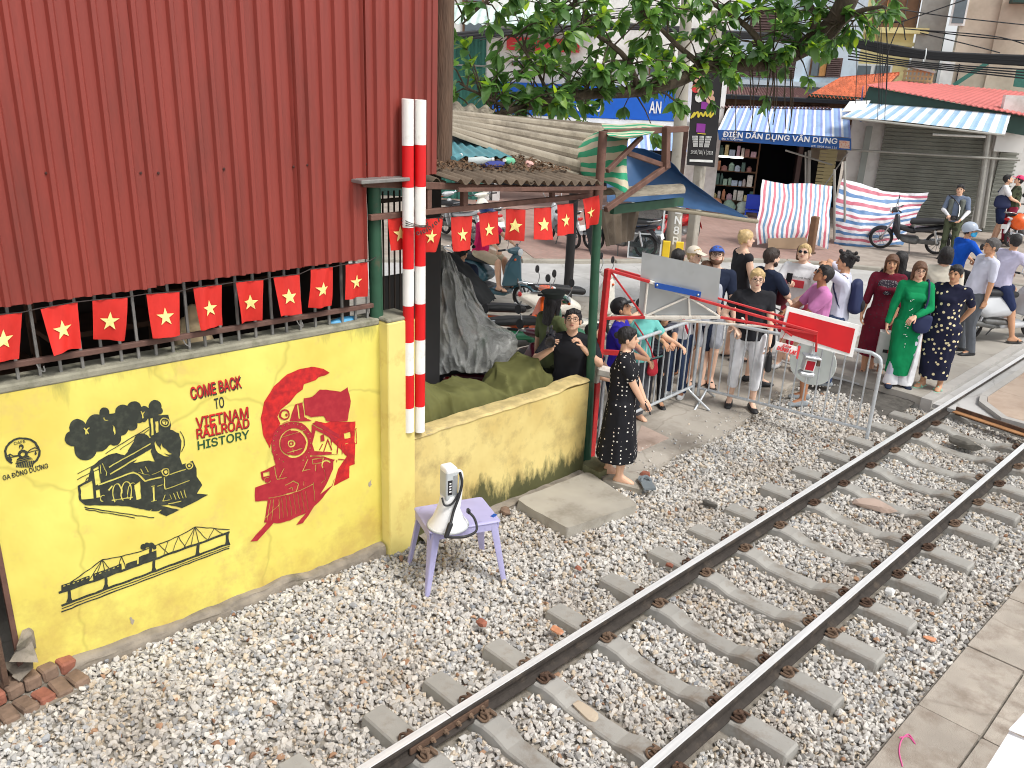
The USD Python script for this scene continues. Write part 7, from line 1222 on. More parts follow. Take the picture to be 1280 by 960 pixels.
# hands-down, hands in front, and so on, in body heights
FRONT = lambda s, z=.55, y=.16, x=.03: ((s*x, y, z), (s*1, -.4, -.6))
P = person('woman in a long black dress with white dots standing barefoot by the low wall', (777, 416), 1.55, .03, 88, loc=G(768, 597, .03), style='bun', fem=True, top=('dress', 'cl_dots', .6), hem=(.155, .155, .13), b=1.12, belly=.014, arms={'R': FRONT(1, .52, .14, .02), 'L': FRONT(-1, .52, .15, .02)}, feet={'R': (.05, .03, 0), 'L': (-.05, -.05, 0)}, skinm='skin_light', seed=1)
held('mobile_phone', box(P['J']['R'][2]+[-.02, .05, -.05], (.07, .012, .13), rotm(.5), .004), 'phone_black', P, 'dark phone held by the woman in the dotted dress', 'phone')
P = person('man in black filming with a camera behind the low yellow wall', (718, 386), 1.68, -.08, 0, style='short', top=('shirt', 'cl_black', .75), bottom=('trousers', 'cl_black'), glasses='clear', arms={'R': ((.11, .17, .8), (1, -.1, -1)), 'Rc': .9, 'Rd': (0, .3, 1), 'L': ((-.065, .15, .815), (-1, -.1, -1)), 'Lc': .8, 'Ld': (.55, .1, 1)}, pitch=-22, yaw=6, skinm='skin_light', seed=2, b=1.08)
cvd = P['J']['R'][2]+np.array([.015, .06, .13]); ct = thing('video_camera', 'black video camera raised by the man in black', 'camera', P['loc'], P['rz'])
obj('camera_body', box(cvd, (.09, .17, .11), None, .015), 'phone_black', ct); obj('lens', lathe([(0, 0), (.042, 0), (.045, .06), (.05, .09), (.04, .09), (.036, .07), (0, .065)], 18, cvd+[0, .08, .0], frame((0, 1, 0))), 'wire_dark', ct, smooth=40); obj('handle', tube(bez([cvd+[0, -.07, .06], cvd+[0, -.05, .1], cvd+[0, .05, .1], cvd+[0, .08, .06]], 4), .012, 6), 'phone_black', ct); obj('flip_screen', box(cvd+[-.075, .01, .02], (.07, .01, .055), None, .004), 'lens_dark', ct); obj('microphone', tube([cvd+[.03, -.04, .085], cvd+[.03, .13, .085]], .013, 8), 'wire_dark', ct)
P = person('woman officer in an olive shirt and black peaked cap with long black hair', (692, 364), 1.62, .03, 128, style='long', fem=True, top=('shirt', 'cl_green_shirt', .7), bottom=('trousers', 'cl_dark_green'), hat=('peaked', PM('cap_dark', S(34, 40, 36), .8), 'shoe_black'), skinm='skin_light', arms={'L': ((-.15, .0, .45), (-.5, -1, -.2)), 'R': ((.1, .16, .6), (1, -.3, -.6))}, seed=3)
P = person('man in a black cap and blue shirt behind the red arm post', (770, 374), 1.6, .03, 80, style='short', top=('tee', 'cl_blue', .65), bottom=('trousers', 'cl_navy'), hat=('cap', 'shoe_black'), pitch=-28, arms={'R': FRONT(1, .62, .2, .02), 'L': FRONT(-1, .62, .2, .02)}, skinm='skin_tan', seed=4)
held('mobile_phone', box((P['J']['R'][2]+P['J']['L'][2])/2+[0, .1, .02], (.075, .14, .01), rotm(.4), .003), 'phone_black', P, 'phone held by the man in the black cap', 'phone')
P = person('dark haired woman in navy half hidden by the green shelter post', (739, 404), 1.42, .0, 75, style='bob', fem=True, top=('tank', 'cl_navy'), bottom=('trousers', 'cl_navy'), pitch=-15, arms={'R': FRONT(1, .6, .17, .02), 'L': FRONT(-1, .6, .17, .02)}, skinm='skin_light', seed=5)
P = person('woman in a turquoise top shading her face with a raised hand', (803, 372), 1.45, .03, 32, style='pony', fem=True, b=1.12, top=('tee', 'cl_teal', .6), bottom=('trousers', 'cl_grey'), arms={'R': ((.05, .1, .93), (1, .3, -.3)), 'L': ((-.24, .2, .66), (-.6, -.5, -1)), 'Lc': .7}, pitch=-10, skinm='skin_light', seed=6)
sh1, hp1 = P['shl'][1]+[.0, .05, .06], P['pel']+np.array([-.12, .14, -.02]); bg = thing('shoulder_bag', 'red shoulder bag of the woman in the turquoise top', 'bag', P['loc'], P['rz']); obj('bag_body', smooth_man(sh((*hp1, .05, .035, .06), (*(hp1-[0, 0, .12]), .075, .045, .06)), .03, 2), 'bag_red', bg, smooth=60); obj('strap', tube(bez([hp1+[0, 0, .03], (hp1+sh1)/2+[0, .11, 0], sh1, sh1+[0, -.1, .0]], 5), .009, 6), 'bag_red', bg)
P = person('woman in a dark striped top leaning with both arms on the barrier', (832, 384), 1.36, .03, 12, style='bob', fem=True, top=('tee', PM('cl_stripe_dark', S(74, 76, 88), .85, extra=stripes([(1, 1, 1), (.45, .45, .5)], 'z', .05)), .8), bottom=('trousers', 'cl_black'), lean=36, pitch=-6, arms={'R': ((.03, .4, .7), (1, .3, -.4)), 'L': ((-.03, .42, .705), (-1, .3, -.4))}, skinm='skin_tan', shoes=('shoe', 'shoe_black'), seed=7)
P = person('person in a white top with a red strap behind the zinc sheet', (862, 366), 1.5, .04, -20, loc=(-3.0, 8.55, .04), style='short', top=('tee', 'cl_white', .6), bottom=('trousers', 'cl_jeans'), skinm='skin_brown', shoes=('shoe', 'shoe_white'), seed=8)
st_ = P; held('bag_strap', tube(bez([P['shl'][1]+[0, .06, .05], P['che']+[0, .13, .02], P['pel']+np.array([-.13, .1, .05])], 6), .016, 6), 'bag_red', P, 'red bag strap across the white top behind the zinc sheet', 'strap')
P = person('man with thinning black hair seen over the zinc sheet', (848, 311), 1.68, .05, 165, hair='hair_black', style='short', top=('tee', 'cl_grey', .6), bottom=('trousers', 'cl_navy'), skinm='skin_brown', seed=9)
P = person('person in a cream cap seen over the zinc sheet', (868, 308), 1.66, .05, 60, hair='hair_blond', style='short', top=('tee', 'cl_cream', .6), bottom=('shorts', 'cl_khaki'), hat=('cap', 'cap_cream'), skinm='skin_fair', seed=10)
P = person('bearded man in a blue cap and navy T-shirt behind the zinc sheet', (892, 298), 1.8, .05, 5, loc=G(876, 480, .05), hair='hair_brown', style='short', top=('tee', 'cl_navy', .65), bottom=('shorts', 'cl_ltgrey'), hat=('cap', 'cap_blue'), glasses='clear', pitch=-25, arms={'L': ((-.17, .06, .47), (-.6, -1, -.2)), 'R': ((.13, .12, .55), (1, -.5, -.3))}, skinm='skin_fair', shoes=('sandal', 'sandal_dark'), seed=11)
be = P; obj('beard', smooth_man(hull(np.vstack([ep(P['Q'](*q), np.array(r)*P['H'], P['hR']) for q, r in (((0, .036, -.05), (.022, .018, .018)), ((.03, .014, -.034), (.012, .018, .018)), ((-.03, .014, -.034), (.012, .018, .018)))])), .012, 1, .004, 40), 'hair_brown', P['t'], smooth=60)
P = person('light brown haired person in front of the man in the blue cap', (884, 326), 1.62, .05, 170, loc=None, hair='hair_brown', style='bob', fem=True, top=('tee', 'cl_ltgrey', .6), bottom=('shorts', 'cl_navy'), skinm='skin_fair', seed=12)
P = person('blond man with a topknot in a black vest looking away to the right', (928, 296), 1.82, .05, 112, loc=G(912, 446, .05), hair='hair_blond', style='topknot', top=('tank', 'cl_black'), bottom=('shorts', 'cl_black'), arms={'R': ((.13, .1, .5), (.8, -1, 0)), 'L': ((-.12, .12, .52), (-1, -.6, 0))}, skinm='skin_fair', shoes=('sandal', 'sandal_dark'), seed=13)
P = person('blond woman with glasses in a black top and white capri trousers', (937, 341), 1.7, .04, 8, loc=G(924, 507, .04), hair='hair_blond', style='pony', fem=True, b=1.12, top=('tee', 'cl_black', .45), bottom=('capri', 'cl_white'), glasses='clear', arms={'R': ((.1, .06, .58), (1, -.6, .1)), 'Rc': .9, 'L': ((-.13, .1, .5), (-.8, -.8, -.1))}, skinm='skin_fair', shoes=('shoe', 'shoe_black'), belly=.008, feet={'R': (.07, -.03, 0), 'L': (-.08, .03, 0)}, seed=14)
w0 = P['J']['L'][2]; hb_ = thing('handbag', 'small black handbag held by the blond woman in white trousers', 'bag', P['loc'], P['rz']); obj('bag_body', mf(sh((*(w0+[-.01, .02, -.12]), .03), (*(w0+[-.0, .14, -.12]), .03), (*(w0+[-.01, .02, -.27]), .04), (*(w0+[0, .15, -.27]), .04))), 'shoe_black', hb_, smooth=60); obj('strap', tube(bez([w0+[0, .03, -.1], w0+[0, .05, -.04], w0+[0, .08, -.04], w0+[0, .13, -.1]], 4), .008, 6), 'shoe_black', hb_)
P = person('bearded man in a dark navy shirt with crossed arms looking right', (957, 318), 1.78, .05, 125, loc=G(941, 478, .05), hair='hair_dark', style='short', top=('tee', 'cl_navy', .7), bottom=('shorts', 'cl_black'), arms={'R': ((-.02, .16, .66), (1, .2, -.6)), 'L': ((.02, .15, .64), (-1, .2, -.6))}, skinm='skin_fair', shoes=('shoe', 'shoe_black'), seed=15)
obj('beard', smooth_man(hull(np.vstack([ep(P['Q'](*q), np.array(r)*P['H'], P['hR']) for q, r in (((0, .036, -.05), (.022, .018, .018)), ((.03, .014, -.034), (.012, .018, .018)), ((-.03, .014, -.034), (.012, .018, .018)))])), .012, 1, .004, 40), 'hair_dark', P['t'], smooth=60)
bp_ = thing('backpack', 'dark red backpack held in front of the man with crossed arms', 'bag', P['loc'], P['rz']); obj('bag_body', smooth_man(sh((*(P['che']+[.0, .2, .02]), .12, .06, .08), (*(P['che']+[0, .22, -.18]), .13, .08, .1)), .04, 2), PM('bag_dark_red', S(96, 24, 36), .7), bp_, smooth=60); obj('pocket', smooth_man(sh((*(P['che']+[0, .28, -.16]), .08, .03, .07)), .04, 1), 'cl_navy', bp_)
P = person('person in red trousers standing behind the man with crossed arms', (968, 322), 1.64, .05, 60, loc=G(984, 447, .05), hair='hair_brown', style='bob', fem=True, top=('tank', 'cl_red'), bottom=('capri', 'cl_red'), skinm='skin_fair', shoes=('sandal', 'shoe_white'), seed=16)
P = person('man in sunglasses and a white T-shirt with a red print looking at his phone', (1001, 329), 1.72, .05, -12, loc=G(983, 458, .05), hair='hair_blond', style='short', top=('tee', 'cl_white', .6), bottom=('shorts', 'cl_redtr'), glasses='sun', arms={'R': ((.05, .2, .73), (1, -.4, -.8)), 'Rc': .9, 'L': ((-.06, .2, .62), (-1, -.4, -.6))}, skinm='skin_fair', shoes=('shoe', 'shoe_white'), pitch=-14, seed=17)
fr = P['che']+np.array([0, .132, -.015]); obj('shirt_print', box(fr+[0, -.002, -.05], (.17, .01, .1), rotm(.08), .003), PM('print_red', S(206, 60, 70), .8), P['t']); obj('shirt_letters', text('Good and more', .026, fr+[.1, .002, .03], (-1, 0, 0), (0, 1, 0.05), .003, False), 'wire_dark', P['t'])
held('mobile_phone', box(P['J']['R'][2]+[-.03, .06, .06], (.075, .012, .14), rotm(.3), .003), 'phone_black', P, 'phone in the hand of the man in sunglasses', 'phone')
P = person('curly haired person in pink and white with an arm raised over the brow', (1032, 319), 1.74, .05, -95, loc=G(1032, 478, .05), hair='hair_black', style='curly', top=('tee', 'cl_pale', .7), bottom=('trousers', 'cl_jeans'), arms={'R': ((.02, .12, .9), (.6, .6, .3)), 'L': ((.04, .16, .9), (-.8, .7, .35)), 'Lc': .8}, skinm='skin_tan', seed=18, shoes=('shoe', 'shoe_grey'))
bk = thing('backpack', 'navy backpack on the back of the curly haired person', 'bag', P['loc'], P['rz']); c_ = P['che']+np.array([0, -.17, -.06]); obj('bag_body', smooth_man(sh((*(c_+[0, 0, .14]), .13, .07, .07), (*(c_+[0, -.02, -.16]), .15, .1, .09)), .04, 2), 'bag_navy', bk, smooth=60); obj('pocket', smooth_man(sh((*(c_+[0, -.1, -.13]), .1, .04, .08)), .04, 1), 'cl_black', bk, smooth=60); [obj('shoulder_strap', tube(bez([P['shl'][s]*np.array([.75, 1, 1])+[0, -.06, .03], P['shl'][s]*np.array([.75, 1, 1])+[0, .02, .06], P['shl'][s]*np.array([.75, 1, 1])+[0, .1, -.05], P['pel']+np.array([s*.14, -.02, .12])], 5), .014, 6), 'bag_navy', bk) for s in (-1, 1)]
P = person('man in a pink T-shirt and sunglasses looking down at his phone', (1021, 347), 1.74, .02, -72, loc=G(1004, 502, .02), hair='hair_black', style='short', top=('tee', 'cl_pinktee', .7), bottom=('shorts', 'cl_jeans'), glasses='sun', pitch=-24, arms={'R': FRONT(1, .66, .22, .02), 'L': FRONT(-1, .66, .22, .02)}, feet={'L': (-.07, .03, 0), 'R': (.07, -.02, 0)}, skinm='skin_brown', shoes=('shoe', 'shoe_grey'), seed=19)
held('mobile_phone', box((P['J']['R'][2]+P['J']['L'][2])/2+[0, .1, .02], (.075, .14, .01), rotm(.4), .003), 'phone_black', P, 'phone in the hands of the man in the pink T-shirt', 'phone')
P = person('woman in a maroon patterned dress with a white carrier bag', (1098, 316), 1.66, .05, 4, loc=G(1088, 467, .05), hair='hair_brown', style='fringe', fem=True, top=('dress', 'cl_maroon', 1.25), hem=(.17, .135, .11), arms={'R': ((.16, .05, .46), (.6, -1, -.2)), 'L': ((-.08, .12, .47), (-1, -.6, -.1))}, skinm='skin_tan', shoes=('sandal', 'sandal_dark'), seed=20, b=1.05)
obj('dress_yoke', smooth_man(hull(np.vstack([ep(P['che']+np.array([s*.07, .088, .045]), (.06, .045, .07)) for s in (-1, 1)]+[ep(P['che']+np.array([0, .118, -.06]), (.05, .03, .03))])), .03, 1), 'cl_paisley', P['t'], smooth=60)
w0 = P['J']['L'][2]+np.array([0, .03, -.13]); cb_ = thing('carrier_bag', 'white carrier bag with a small red and black tag beside the maroon dress', 'bag', P['loc'], P['rz']); obj('bag_body', mf(hull(np.array([w0+np.array(q) for q in ((-.15, -.05, -.04), (.13, -.05, -.04), (-.15, .05, -.05), (.13, .05, -.05), (-.16, -.07, -.48), (.14, -.07, -.48), (-.16, .07, -.48), (.14, .07, -.48))]))), 'bag_white', cb_); obj('bag_print', box(w0+[-.03, .066, -.3], (.16, .006, .045), rotm(-.045), .001), 'sign_red', cb_); obj('bag_print', box(w0+[.03, .068, -.3], (.06, .006, .045), rotm(-.045), .001), 'shoe_black', cb_); [obj('handle', tube(bez([w0+[-.07, y, -.05], w0+[-.03, y*.5, .06], w0+[.02, y*.5, .06], w0+[.06, y, -.05]], 4), .006, 5), 'shoe_black', cb_) for y in (-.04, .04)]
P = person('black haired woman seen from behind between the maroon and green dresses', (1128, 314), 1.66, .08, 172, hair='hair_black', style='long', fem=True, top=('tee', 'cl_black', .6), bottom=('shorts', 'cl_black'), skinm='skin_light', shoes=('sandal', 'sandal_dark'), seed=21)
P = person('woman in a long green traditional dress with white trousers and a navy bag', (1124, 328), 1.64, .1, 14, loc=G(1120, 481, .1), hair='hair_brown', style='fringe', fem=True, top=('dress', 'cl_green', 1.85), hem=(.1, .1, .075), glasses='clear', bottom=('trousers', 'cl_pale'), arms={'R': ((.17, .04, .47), (.6, -1, -.2)), 'L': ((.0, .14, .6), (-1, -.2, -.5)), 'Lc': .6}, skinm='skin_light', shoes=('shoe', 'cl_navy'), seed=22, b=.95)
r = np.random.default_rng(4); fl = []
for k in range(22): fl.append(ell((r.uniform(.0, .07), .0, r.uniform(.42, 1.22)), (r.uniform(.004, .009), .004, r.uniform(.004, .01)), 1))
for k in range(len(fl)):
    v, f = fl[k]; zc = v[:, 2].mean(); yy = np.interp(zc, [.4, .8, 1.0, 1.25], [.118, .142, .122, .15]); obj('embroidery', (v+[0, yy, 0], f), 'sign_white', P['t'])
obj('trouser_panel', smooth_man(sh((-.15, .085, .78, .012), (-.172, .08, .5, .016), (-.168, .07, .2, .02), (-.165, .06, .07, .024), (-.1, .105, .07, .02), (-.13, .115, .4, .012)), .03, 1, .006, 12), 'cl_white', P['t'], smooth=60); [obj('trouser_hem', smooth_man(hull(np.vstack([ep((s*.08, .03, .17), (.085, .08, .02)), ep((s*.085, .035, .035), (.105, .1, .012))])), .03, 1, .006, 14), 'cl_white', P['t'], smooth=60) for s in (-1, 1)]
hp1 = P['pel']+np.array([-.13, .14, .02]); bg = thing('shoulder_bag', 'dark navy shoulder bag of the woman in green', 'bag', P['loc'], P['rz']); obj('bag_body', smooth_man(sh((*(hp1+[-.07, 0, .06]), .035, .03, .05), (*(hp1+[.09, 0, .06]), .035, .03, .05), (*(hp1-[-.01, 0, .06]), .11, .045, .08)), .03, 2), 'bag_navy', bg, smooth=60); sh1 = P['shl'][-1]+[.02, .0, .07]; obj('strap', tube(bez([hp1+[.06, .02, .08], (hp1+sh1)/2+[.0, .08, .03], sh1+[0, .03, 0], sh1+[0, -.08, -.05], hp1+[-.08, -.06, .1]], 5), .012, 6), 'bag_navy', bg)
P = person('dark haired man in a cream T-shirt and black shorts seen from behind', (1154, 311), 1.72, .1, 178, loc=G(1152, 462, .1), hair='hair_black', style='bob', top=('tee', 'cl_cream', .9), bottom=('shorts', 'cl_black'), skinm='skin_light', shoes=('sandal', 'sandal_dark'), b=1.05, seed=23)
P = person('woman in a navy floral dress with her hands behind her back', (1184, 341), 1.62, .1, -18, loc=G(1163, 484, .1), hair='hair_black', style='bun', fem=True, top=('dress', 'cl_floral', .75), hem=(.09, .105, .085), b=1.2, belly=.012, lean=-4, arms={'R': ((.07, -.13, .55), (1, -.6, 0)), 'L': ((-.07, -.13, .55), (-1, -.6, 0))}, skinm='skin_tan', shoes=('sandal', 'sandal_mint'), seed=24)
P = person('grey haired man in a white shirt and grey trousers leaning back', (1240, 306), 1.72, .1, -62, loc=G(1206, 441, .1), hair='hair_grey', style='short', top=('shirt', 'cl_pale', .8), bottom=('trousers', 'cl_greytr'), lean=-9, belly=.012, b=1.08, arms={'R': ((.14, .04, .47), (.6, -1, -.2)), 'L': ((-.13, .0, .47), (-.6, -1, -.2))}, pelvis=(0, .03, .53), skinm='skin_tan', shoes=('shoe', 'shoe_black'), seed=25)
P = person('man in a grey vest with white sleeves holding a camera by the parked motorbike', (1196, 237), 1.68, .12, -6, loc=G(1182, 323, .12), hair='hair_black', style='short', top=('tee', 'cl_steel', .8), bottom=('trousers', 'cl_camo'), arms={'R': ((.06, .17, .6), (1, -.4, -.6)), 'L': ((-.1, .15, .56), (-1, -.6, -.2))}, skinm='skin_light', shoes=('shoe', 'shoe_black'), seed=26)
for k in 'LR': a, e, w = P['J'][k]; obj('arm_sleeve', mf(hull(np.vstack([ep(e, .047), ep(w, .028)]))), 'cl_white', P['t'], smooth=60)
obj('vest', smooth_man(hull(np.vstack([ep(P['che']+np.array([s*.1, .0, z_]), (.085, .135, .06)) for s in (-1, 1) for z_ in (-.3, .08)])), .05, 2)if False else mf(hull(np.vstack([ep(P['che']+np.array([.11, .02, z_]), (.075, .13, .06)) for z_ in (-.28, .08)]))+hull(np.vstack([ep(P['che']+np.array([-.11, .02, z_]), (.075, .13, .06)) for z_ in (-.28, .08)]))), 'cl_vest', P['t'], smooth=60)
cm = thing('photo_camera', 'black photo camera held by the man in the grey vest', 'camera', P['loc'], P['rz']); c_ = (P['J']['L'][2]+P['J']['R'][2])/2+[0, .08, 0]; obj('camera_body', box(c_, (.14, .07, .1), None, .012), 'phone_black', cm); obj('lens', lathe([(0, 0), (.035, 0), (.038, .08), (0, .08)], 14, c_+[0, .03, 0], frame((0, 1, -.2))), 'wire_dark', cm); obj('strap', tube(bez([c_+[-.08, 0, .03], P['che']+[-.06, .16, 0], P['shl'][1]+[0, .05, .06], P['shl'][1]+[0, -.06, .03]], 5), .012, 5), 'phone_black', cm)
P = person('man in navy shorts with a dark blue shoulder bag at the right edge pavement', (1259, 231), 1.72, .12, 95, loc=G(1241, 303, .12), hair='hair_black', style='short', top=('tee', 'cl_white', .6), bottom=('shorts', 'cl_shorts_navy'), arms={'R': FRONT(1, .62, .2, .02), 'L': FRONT(-1, .62, .2, .02)}, pitch=-22, skinm='skin_light', shoes=('shoe', 'shoe_grey'), seed=27)
bg = thing('shoulder_bag', 'dark blue bag slung on the man in navy shorts', 'bag', P['loc'], P['rz']); obj('bag_body', smooth_man(sh((*(P['che']+[.14, -.02, -.12]), .08, .17, .08), (*(P['pel']+np.array([.15, .0, .06])), .09, .2, .1)), .05, 2), 'bag_navy', bg, smooth=60); obj('strap', tube(bez([P['pel']+np.array([.17, .1, .12]), P['shl'][-1]+[0, .02, .07], P['che']+[-.05, -.14, 0]], 6), .018, 6), 'bag_navy', bg)
P = person('person in a pink cap, camouflage top and red trousers at the right edge pavement', (1271, 231), 1.7, .12, -80, loc=G(1256, 303, .12), hair='hair_black', style='short', top=('tee', 'cl_camo', 1.6), bottom=('trousers', 'cl_redtr'), hat=('cap', 'cap_pink'), arms={'R': FRONT(1, .62, .18, .02), 'L': FRONT(-1, .62, .18, .02)}, pitch=-18, skinm='skin_light', shoes=('shoe', 'shoe_black'), seed=28)
P = person('dark haired person in a navy shirt beyond the plastic covered motorbike', (576, 303), 1.68, .05, 150, hair='hair_black', style='curly', top=('tee', 'cl_navy', .6), bottom=('trousers', 'cl_jeans'), skinm='skin_tan', seed=29)
# ---------------------------------------------------------------- motorbikes and riders
PM('tyre', S(44, 42, 42), .85, var=.2, scale=20); PM('rim_steel', S(176, 178, 180), .35, .8); PM('engine', S(120, 120, 118), .5, .6, var=.3, scale=12); PM('seat_black', S(36, 36, 38), .6); PM('chrome', S(206, 208, 210), .2, .9); PM('lamp_clear', S(226, 230, 232), .15); PM('lamp_tail', S(190, 30, 30), .3); PM('plate_white', S(230, 230, 226), .5)
for n_, c in (('teal', S(56, 92, 104)), ('white', S(232, 228, 214)), ('silver', S(186, 188, 190)), ('black', S(40, 40, 44)), ('maroon', S(84, 24, 40)), ('green', S(40, 110, 76)), ('red', S(170, 34, 36)), ('blue', S(44, 70, 130)), ('orange', S(232, 96, 30))): PM('paint_'+n_, c, .25, var=.04, coat=.4)
BIKE_MIRROR = True
def bike(lab, loc, rz, paint, scooter=False, group=None, basket=False, steer=0., leanr=.1):
    t = thing('motorbike', lab, 'motorbike', loc, 0, group, rot=None); x = UsdGeom.Xformable(t); x.AddRotateZOp().Set(math.degrees(rz)); x.AddRotateYOp().Set(math.degrees(leanr))
    R_ = .27 if not scooter else .225; yf, yr = .63, -.6; hpt = np.array([0, .42, .86]); ax = np.array([0, yf, R_]); Rs = rotm(0, 0, steer)
    for y, st in ((yf, 1), (yr, 0)):
        c = np.array([0, y, R_]); w = obj('wheel', torus(c, R_-.035, .035, (1, 0, 0), 26, 8), 'tyre', t, smooth=60); pth = path_of(w)
        obj('rim', torus(c, R_-.065, .012, (1, 0, 0), 24, 6), 'rim_steel', pth, smooth=60); obj('hub', lathe([(0, -.05), (.045, -.05), (.05, 0), (.045, .05), (0, .05)], 12, c, frame((1, 0, 0))), 'engine', pth)
        ns = 6 if scooter else 12
        for k in range(ns): a = 2*PI*k/ns; d = np.array([0, math.cos(a), math.sin(a)]); obj('spoke', tube([c+d*.04, c+d*(R_-.06)], .006 if not scooter else .014, 4), 'rim_steel', pth)
    for s in (-1, 1): obj('fork_leg', tube([ax+[s*.06, 0, 0], hpt+[s*.045, 0, -.12]], .019, 8), 'chrome' if not scooter else 'engine', t, smooth=50)
    fe = [np.array([0, yf+(R_+.03)*math.cos(a), R_+(R_+.03)*math.sin(a)]) for a in np.linspace(.1, 2.5, 10)]
    obj('front_mudguard', thick(grid(lambda u, v: np.stack([(u-.5)*.12, np.interp(v, np.linspace(0, 1, 10), [p[1] for p in fe]), np.interp(v, np.linspace(0, 1, 10), [p[2] for p in fe])-.5*(u-.5)**2*.5], 1), 5, 12), .006), paint, t, smooth=60)
    if scooter:
        obj('front_shield', smooth_man(sh((0, .46, .9, .07), (.12, .38, .72, .06), (-.12, .38, .72, .06), (.15, .32, .42, .04), (-.15, .32, .42, .04), (0, .5, .45, .06)), .06, 2), paint, t, smooth=60); obj('floor_board', smooth_man(sh((.13, .3, .26, .05), (-.13, .3, .26, .05), (.13, -.15, .26, .05), (-.13, -.15, .26, .05)), .08, 1), paint, t, smooth=60)
        obj('rear_body', smooth_man(sh((.12, -.1, .5, .1), (-.12, -.1, .5, .1), (.13, -.5, .5, .1), (-.13, -.5, .5, .1), (0, -.86, .66, .06), (.09, -.3, .68, .06), (-.09, -.3, .68, .06)), .06, 2), paint, t, smooth=60); obj('side_skirt', smooth_man(sh((.15, -.5, .36, .05), (-.15, -.5, .36, .05), (.15, 0, .3, .04), (-.15, 0, .3, .04)), .08, 1), 'engine', t, smooth=60)
    else:
        obj('leg_shield', smooth_man(sh((0, .36, .82, .06), (.17, .27, .52, .03), (-.17, .27, .52, .03), (.15, .24, .32, .02), (-.15, .24, .32, .02), (0, .38, .5, .05)), .06, 2), paint, t, smooth=60); obj('spine', smooth_man(sh((0, .3, .58, .07), (0, -.05, .52, .08)), .06, 1), paint, t, smooth=60)
        obj('rear_body', smooth_man(sh((.08, -.1, .56, .06), (-.08, -.1, .56, .06), (.09, -.45, .62, .06), (-.09, -.45, .62, .06), (0, -.82, .72, .04)), .06, 2), paint, t, smooth=60); obj('engine_block', smooth_man(sh((.07, .12, .3, .07), (-.07, .12, .3, .07), (.09, -.12, .3, .09), (-.09, -.12, .3, .09), (0, .24, .36, .05)), .06, 1), 'engine', t, smooth=50)
        obj('rear_mudguard', smooth_man(sh((0, -.7, .62, .05), (0, -.92, .38, .04)), .06, 1), paint, t, smooth=60); obj('chain_case', box((-.09, -.3, .3), (.03, .5, .11), None, .01), 'engine', t)
    obj('seat', smooth_man(sh((.1, .02, .74, .05), (-.1, .02, .74, .05), (.11, -.35, .78, .05), (-.11, -.35, .78, .05), (.08, -.68, .8, .04), (-.08, -.68, .8, .04)), .06, 2), 'seat_black', t, smooth=60)
    obj('exhaust', tube(bez([(.1, .1, .26), (.13, -.2, .24), (.14, -.4, .28), (.14, -.85, .36)], 5), np.interp(np.arange(16), [0, 7, 8, 15], [.02, .024, .045, .042]), 10), 'chrome' if not scooter else 'engine', t, smooth=60)
    for s in (-1, 1):
        obj('shock_absorber', tube([(s*.12, yr+.02, R_+.02), (s*.11, -.48, .62)], .026, 8), 'chrome', t, smooth=60); obj('grip', tube([hpt+[s*.2, -.08, .14], hpt+[s*.34, -.13, .14]], .017, 8), 'seat_black', t, smooth=60)
        m = obj('mirror', lathe([(0, -.008), (.05, -.008), (.055, 0), (.05, .01), (0, .01)], 16, hpt+[s*.27, -.02, .36], frame((0, -1, .1))), 'seat_black', t, smooth=40); obj('mirror_stalk', tube(bez([hpt+[s*.2, -.05, .15], hpt+[s*.24, -.0, .26], hpt+[s*.27, -.01, .34]], 4), .006, 5), 'chrome', path_of(m)); obj('indicator', ell(hpt+[s*.1, .06, -.02 if scooter else .06], (.03, .02, .02), 1), 'paint_orange', t)
    obj('handlebar', tube([hpt+[-.2, -.08, .14], hpt+[0, -.02, .12], hpt+[.2, -.08, .14]], .014, 8), 'chrome', t, smooth=60); obj('handlebar_cover', smooth_man(sh((*(hpt+[0, .04, .1]), .07), (*(hpt+[.14, -.03, .12]), .04), (*(hpt+[-.14, -.03, .12]), .04)), .05, 1), paint, t, smooth=60); obj('headlight', ell(hpt+[0, .1, .09], (.075, .035, .06), 2), 'lamp_clear', t, smooth=True); obj('tail_light', ell((0, -.88 if not scooter else -.9, .7), (.07, .03, .04), 1), 'lamp_tail', t); obj('number_plate', box((0, -.97, .52), (.16, .008, .12), rotm(-.3), .004), 'plate_white', t); obj('grab_rail', tube(bez([(.1, -.55, .8), (.1, -.85, .86), (0, -.92, .87), (-.1, -.85, .86), (-.1, -.55, .8)], 4), .012, 6), 'chrome', t, smooth=60); obj('side_stand', tube([(-.08, .0, .25), (-.2, -.05, .01)], .012, 6), 'engine', t)
    if basket: obj('basket', cat([tube(bez([(.15, .62, z), (-.15, .62, z), (-.13, .84, z), (.13, .84, z), (.15, .62, z)], 4), .006, 4) for z in (.75, .83, .91, .98)]), 'engine', t, kind='stuff')
    return t
def heading(a, b): return math.atan2(-(b[0]-a[0]), b[1]-a[1])
PR = None
def rider(lab, loc, rz, H, **k):
    # a body on the saddle, hands on the grips, feet on the boards, in the bike's frame
    h = 1/H; dz = k.pop('dz', .0); fl = k.pop('floor', .3); ft = {'L': (-.15*h, (.22)*h, fl*h), 'R': (.15*h, (.22)*h, fl*h), 'hint': (0, 1, .8)}; ft.update(k.pop('feet', {}))
    return person(lab, None, H, loc[2], loc=loc, rz=rz, pelvis=(0, -.22*h, .88*h), feet=ft, arms=k.pop('arms', {'L': (np.array([-.29, .27, 1.0])*h, (-1, -.3, -.8)), 'R': (np.array([.29, .27, 1.0])*h, (1, -.3, -.8)), 'Lc': 1.3, 'Rc': 1.3, 'Ln': (0, -.3, -1), 'Rn': (0, -.3, -1)}), lean=k.pop('lean', 8), **k)
